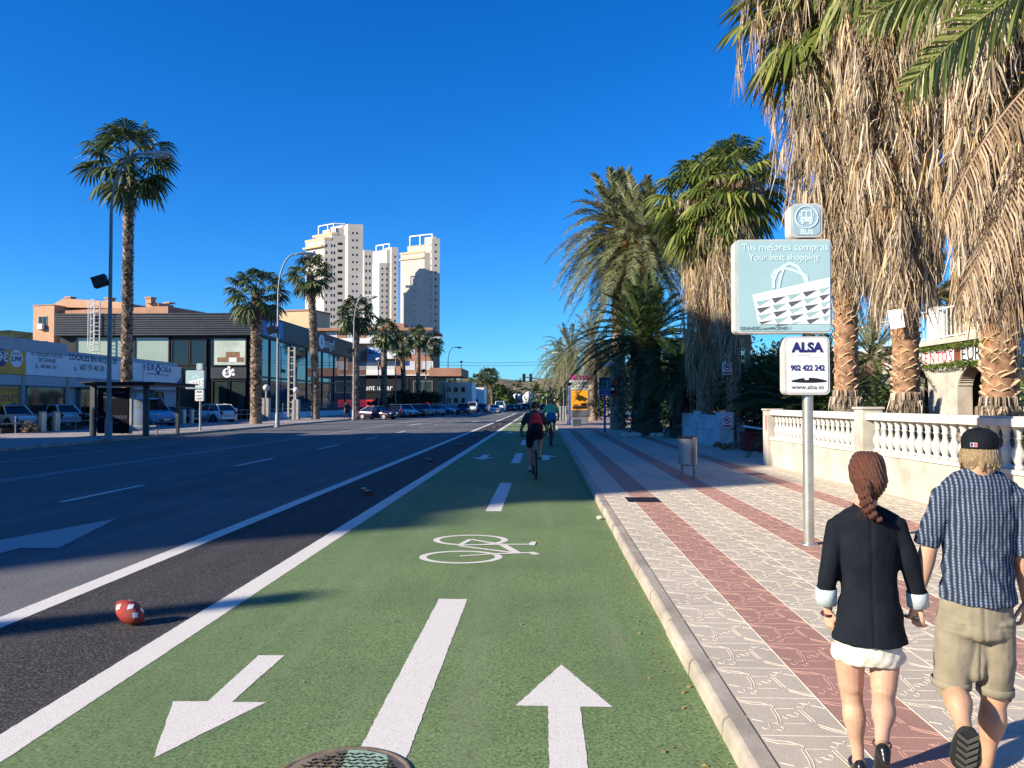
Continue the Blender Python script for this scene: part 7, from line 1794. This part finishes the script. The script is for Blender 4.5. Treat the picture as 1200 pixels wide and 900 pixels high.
def bq(x0, x1, z0, z1, mb_, o=.0016): mb_.poly([c+e1*x0+e2*z0+nn_*o, c+e1*x1+e2*z0+nn_*o, c+e1*x1+e2*z1+nn_*o, c+e1*x0+e2*z1+nn_*o])
m1 = MB(); bq(-.0135, .0135, -.0085, .0085, m1); m1.build('badge', M_PANELW, cap); m1 = MB(); bq(.001, .0125, -.0075, .0075, m1, .0022); m1.build('badge_red', M_RED, cap); m1 = MB(); bq(-.0125, -.001, -.0075, .0075, m1, .0022); m1.build('badge_blue', M_NAVY, cap)

# ------------------------------------------------------------------ cyclists
def bicycle(label, loc, rz, R_, fcol):
    t = thing('bicycle', label, 'bicycle', loc, rz); k = R_/.34
    rw, fw_ = V((0, -.52*k, R_)), V((0, .54*k, R_))
    for c, nm in ((rw, 'rear'), (fw_, 'front')):
        m = MB(); m.tube([c+V((0, (R_-.024)*math.cos(6.2832*i/40), (R_-.024)*math.sin(6.2832*i/40))) for i in range(41)], .025*k, 8, 0, False); o = m.build('wheel', M_RUBBER, t)
        m = MB(); m.tube([c+V((0, (R_-.058)*math.cos(6.2832*i/40), (R_-.058)*math.sin(6.2832*i/40))) for i in range(41)], .012*k, 6, 0, False); m.build('rim', M_GALV, o)
        m = MB()
        for i in range(18): a = 6.2832*i/18; m.tube([c+V((.02*(-1)**i, 0, 0)), c+V((0, (R_-.06)*math.cos(a), (R_-.06)*math.sin(a)))], .0022, 4, 0, False)
        m.tube([c+V((-.05, 0, 0)), c+V((.05, 0, 0))], .02, 8); m.build('spokes', M_GALV, o)
    bb = V((0, -.08*k, R_-.05*k)); st = V((0, -.24*k, R_+.47*k)); hd0, hd1 = V((0, .37*k, R_+.30*k)), V((0, .31*k, R_+.50*k)); m = MB()
    for a, b, r in ((bb, st, .017), (bb, hd0, .021), (st+V((0, .02, -.05)), hd1, .018), (hd0, hd1, .021)): m.tube([a, b], r*k, 8)
    for s in (-.055, .055):
        m.tube([bb+V((s*.5, 0, 0)), rw+V((s, 0, 0))], .010*k, 6); m.tube([st+V((s*.3, 0, -.06)), rw+V((s, 0, 0))], .009*k, 6); m.tube([hd0+V((s, .0, 0)), fw_+V((s, 0, 0))], .013*k, 6)
    m.tube([hd0+V((-.055, 0, 0)), hd0+V((.055, 0, 0))], .015*k, 6); m.build('frame', fcol, t)
    m = MB(); hb = hd1+V((0, .03, .10*k)); m.tube([hd1, hb], .015*k, 8); m.tube([hb+V((-.29*k, -.06, .02)), hb+V((-.12*k, 0, .01)), hb, hb+V((.12*k, 0, .01)), hb+V((.29*k, -.06, .02))], .013*k, 8); m.build('handlebar', M_BLACKP, t)
    m = MB(); sp = st+V((0, -.05*k, .17*k)); m.tube([st, sp], .014*k, 8); m.build('seat_post', M_GALV, t); m = MB(); m.limb([(sp+V((0, -.10*k, .02)), (.075*k, .03)), (sp+V((0, .0, .02)), (.06*k, .03)), (sp+V((0, .13*k, .015)), (.022*k, .022))], 12, (1, 0, 0)); m.build('saddle', M_BLACKP, t)
    m = MB(); ph = .35
    for s in (-1, 1):
        e = bb+V((s*.07*k, s*.15*k*math.sin(ph), -s*.16*k*math.cos(ph)*-1)); m.tube([bb+V((s*.06*k, 0, 0)), e], .012*k, 6); m.box(*(sorted((e.x, e.x+s*.09*k))), e.y-.04, e.y+.04, e.z-.012, e.z+.012)
    m.tube([bb+V((.04, 0, 0)), bb+V((.048, 0, 0))], .085*k, 16); m.build('crank', M_DKMET, t)
    m = MB(); m.ball(sp+V((0, -.07*k, -.09*k)), (.022, .012, .03), 8, 6); m.build('tail_light', M_TAIL, t)
    return t, dict(k=k, bb=bb, st=st, sp=sp, hb=hb)
def rider(label, loc, rz, J, H, top, bottom, hair, skin_m, lean=.10, look=(.5, 1, 0), sleeve=.5, shortl=.7, ph=.35, backhair=1):
    t = thing('person', label, 'person', loc, rz); k = J['k']; sp = J['sp']; hipc = sp+V((0, -.0, .075*k)); s_ = (H-hipc.z)/.86
    sh = hipc+V((0, .14*k+lean, .50*s_)); hc = sh+V((0, .06*k, .235*s_)); m = MB(); hk = s_*1.12
    head(m, hc, hk, look); m.limb([(hc+V((0, -.01, -.06*s_)), .055*s_), (sh+V((0, 0, .05)), .06*s_)], 12)
    m.limb([(hipc, (.165*k, .12*k)), (hipc.lerp(sh, .4), (.15*k, .105*k)), (hipc.lerp(sh, .85), (.19*k, .11*k)), (sh+V((0, .01, .01)), (.15*k, .075*k))], 16, (1, 0, 0))
    G_ = {}
    for s in (-1, 1):
        so = sh+V((s*.195*k, 0, -.02)); hnd = J['hb']+V((s*.275*k, -.06, .045)); el = so.lerp(hnd, .5)+V((s*.07*k, -.05, -.09*k)); G_[s] = (so, el, hnd)
        m.limb([(so, .055*k), (so.lerp(el, .5), .048*k), (el, .04*k), (el.lerp(hnd, .4), .038*k), (hnd+(el-hnd).normalized()*.06, .026*k)], 12)
        hand(m, hnd+(el-hnd).normalized()*.07*k, hnd-el, (0, -.2, -1), -s, .17*k, 1.2, .05)
        ft = J['bb']+V((s*.115*k, s*.15*k*math.sin(ph), s*.16*k*math.cos(ph)+.06*k)); hp = hipc+V((s*.09*k, .02, -.01)); D = ft+V((0, -.06*k, .05*k))
        mid = hp.lerp(D, .5); L1 = .46*k; half = (D-hp).length/2; off = math.sqrt(max(.0004, L1*L1-half*half)); ax = (D-hp).normalized(); pf = V((s*.10, 1, 0)); pf = (pf-ax*pf.dot(ax)).normalized(); kn = mid+pf*off
        m.limb([(hp, .09*k), (hp.lerp(kn, .5), .078*k), (kn, .057*k), (kn.lerp(D, .3)+V((0, -.015, 0)), .060*k), (kn.lerp(D, .75), .04*k), (D, .034*k)], 14); m.limb([(D+V((0, -.04*k, -.03*k)), .034*k), (ft+V((0, .02, -.01)), (.04*k, .026*k)), (ft+V((0, .13*k, -.02)), (.036*k, .02*k))], 10)
        G_[s] = G_[s]+(hp, kn, D, ft)
    skin('body', m, skin_m, t, .011*k, 2); eyes(t, hc, hk, look)
    m = MB(); m.limb([(hipc+V((0, 0, .05)), (.175*k, .135*k)), (hipc.lerp(sh, .4), (.172*k, .128*k)), (hipc.lerp(sh, .85), (.212*k, .130*k)), (sh+V((0, .01, .02)), (.16*k, .085*k)), (sh+V((0, .02, .06)), (.075*k, .07*k))], 18, (1, 0, 0))
    for s in (-1, 1): so, el = G_[s][:2]; m.limb([(so+V((-s*.03, 0, 0)), .078*k), (so.lerp(el, sleeve), .070*k)], 14)
    skin('shirt', m, top, t, .011*k, 2, wr(.008, 9, 2))
    m = MB(); m.limb([(hipc+V((0, 0, .09)), (.175*k, .135*k)), (hipc+V((0, .0, -.02)), (.19*k, .15*k))], 16, (1, 0, 0))
    for s in (-1, 1): hp, kn = G_[s][3:5]; m.limb([(hp, .115*k), (hp.lerp(kn, shortl), .092*k)], 14)
    skin('shorts', m, bottom, t, .011*k, 2, wr(.006, 10, 6))
    for s in (-1, 1):
        D, ft = G_[s][5:7]; m = MB(); m.limb([(D+V((0, -.05*k, -.035*k)), (.04*k, .04*k)), (ft+V((0, .02, -.005)), (.046*k, .036*k)), (ft+V((0, .15*k, -.02)), (.042*k, .026*k))], 12); m.limb([(D+V((0, 0, -.04*k)), .042*k), (D+V((0, 0, .03*k)), .040*k)], 10); skin('shoe', m, M('shoe_pale', (.34, .31, .28), .7, 0, .3, 20), t, .009*k, 2)
    m = MB(); fw = V(look).normalized(); m.ball(hc-fw*.016*hk+V((0, 0, .030*hk)), (.082*hk, .096*hk, .086*hk), 18, 14); q = random.Random(4)
    for i in range(60):
        a = q.uniform(0, 6.28); e = q.uniform(.1, 1.5); o = V((math.cos(a)*math.cos(e), math.sin(a)*math.cos(e), math.sin(e)))
        if o.dot(fw) > .55: continue
        p_ = hc+V((o.x*.082, o.y*.095, o.z*.088))*hk+V((0, 0, .02)); m.limb([(p_, .016*hk), (p_+o*.014+V((0, -.006, .004)), .008*hk)], 6)
    skin('hair', m, hair, t, .008*k, 1); return t, sh, hipc, k, s_
c1 = G(626, 561.5, .006); bz = rad(4)
b1_, J1 = bicycle('mountain bicycle ridden by the cyclist with the red backpack', c1+V((0, .5, 0)), bz, .35, M('bike_frame_grey', (.30, .30, .31), .3, .5, .1))
r1, shp, hpc, kk, s1 = rider('cyclist in dark tee and black shorts wearing a red backpack, riding away', c1+V((0, .5, 0)), bz, J1, 1.80, M_TEED, M_JACKET, M_HAIRD, M_SKIND, .06, (.75, 1, 0))
bk = thing('backpack', 'red and black backpack worn on the back of the nearer cyclist', 'backpack', c1+V((0, .5, 0)), bz)
m = MB(); a = hpc+V((.01, -.20, .08)); b = shp+V((.01, -.215, -.02)); m.limb([(a, (.16*kk, .09)), (a.lerp(b, .35), (.165*kk, .115)), (a.lerp(b, .75), (.135*kk, .10)), (b+V((0, .02, .03)), (.10*kk, .06))], 18, (1, 0, 0)); skin('bag', m, M_PACK, bk, .011, 2, wr(.006, 10, 7))
m = MB(); m.limb([(a+V((0, -.035, -.01)), (.15*kk, .09)), (a.lerp(b, .28)+V((0, -.045, 0)), (.135*kk, .085))], 16, (1, 0, 0)); skin('front_pocket', m, M_JACKET, bk, .011, 2)
m = MB()
for s in (-1, 1):
    m = MB(); m.tube([b+V((s*.07, .06, .06)), shp+V((s*.10, .02, .075)), shp+V((s*.12, .10, -.02)), shp+V((s*.14, .06, -.25)), a+V((s*.16, .10, .05))], [(.032, .010)]*5, 6); m.tube([b+V((s*.05, -.075, -.03)), a.lerp(b, .5)+V((s*.10, -.10, 0)), a.lerp(b, .2)+V((s*.14, -.08, 0))], [(.012, .006)]*3, 6); m.build('strap', M_DKMET, bk)
c2 = G(646.3, 523, .006); b2_, J2 = bicycle('city bicycle ridden by the cyclist in the green shirt', c2+V((-.02, .54, 0)), rad(2), .38, M('bike_frame_dark', (.05, .05, .055), .3, .5, .1))
r2, _, _, _, _ = rider('cyclist with ginger hair in a green shirt and blue shorts, riding farther ahead', c2+V((-.02, .54, 0)), rad(2), J2, 1.96, M_TEEG, M_SHORTB, M_HAIRR, M_SKINM, .08, (-.3, 1, 0), .55, .6, .35+1.2)
# ------------------------------------------------------------------ camera, sun, sky
cam = bpy.data.cameras.new('camera'); co = bpy.data.objects.new('camera', cam); COL.objects.link(co)
cam.sensor_width = 36; cam.lens = F/1200*36; cam.clip_start = .05; cam.clip_end = 8000
co.location = (0, 0, CAMZ); co.rotation_euler = (rad(90)+PITCH, 0, YAW); S.camera = co
EL = rad(24); AZD = V((-.88, -.48)).normalized()
sd_ = V((AZD.x*math.cos(EL), AZD.y*math.cos(EL), math.sin(EL)))
su = bpy.data.lights.new('sun', 'SUN'); su.energy = 4.8; su.angle = rad(.53); su.color = (1.0, .895, .73)
so = bpy.data.objects.new('sun', su); COL.objects.link(so); so.rotation_euler = sd_.to_track_quat('Z', 'Y').to_euler(); so.location = (-40, -20, 60)
wd = bpy.data.worlds.new('World'); S.world = wd; wd.use_nodes = True
nt = wd.node_tree; bg = nt.nodes['Background']; sk = nt.nodes.new('ShaderNodeTexSky'); sk.sky_type = 'NISHITA'; sk.sun_disc = False
sk.sun_elevation = EL; sk.sun_rotation = math.atan2(AZD.x, AZD.y); sk.altitude = 0; sk.air_density = 1.0; sk.dust_density = .15; sk.ozone_density = 4.0
hsv = nt.nodes.new('ShaderNodeHueSaturation'); hsv.inputs['Saturation'].default_value = 1.32; hsv.inputs['Hue'].default_value = .495
nt.links.new(sk.outputs[0], hsv.inputs['Color']); mu = nt.nodes.new('ShaderNodeMix'); mu.data_type = 'RGBA'; mu.blend_type = 'MULTIPLY'; mu.inputs[0].default_value = 1; mu.inputs[7].default_value = (.40, .89, 1.40, 1)
nt.links.new(hsv.outputs[0], mu.inputs[6]); nt.links.new(mu.outputs[2], bg.inputs[0]); bg.inputs[1].default_value = .073
S.view_settings.view_transform = 'Standard'; S.view_settings.look = 'None'; S.view_settings.gamma = 1; S.view_settings.use_curve_mapping = False; S.view_settings.exposure = .98
S.cycles.max_bounces = 8; S.cycles.diffuse_bounces = 6; S.cycles.glossy_bounces = 3; S.cycles.transparent_max_bounces = 12; S.cycles.caustics_reflective = False; S.cycles.caustics_refractive = False
S.cycles.use_denoising = True
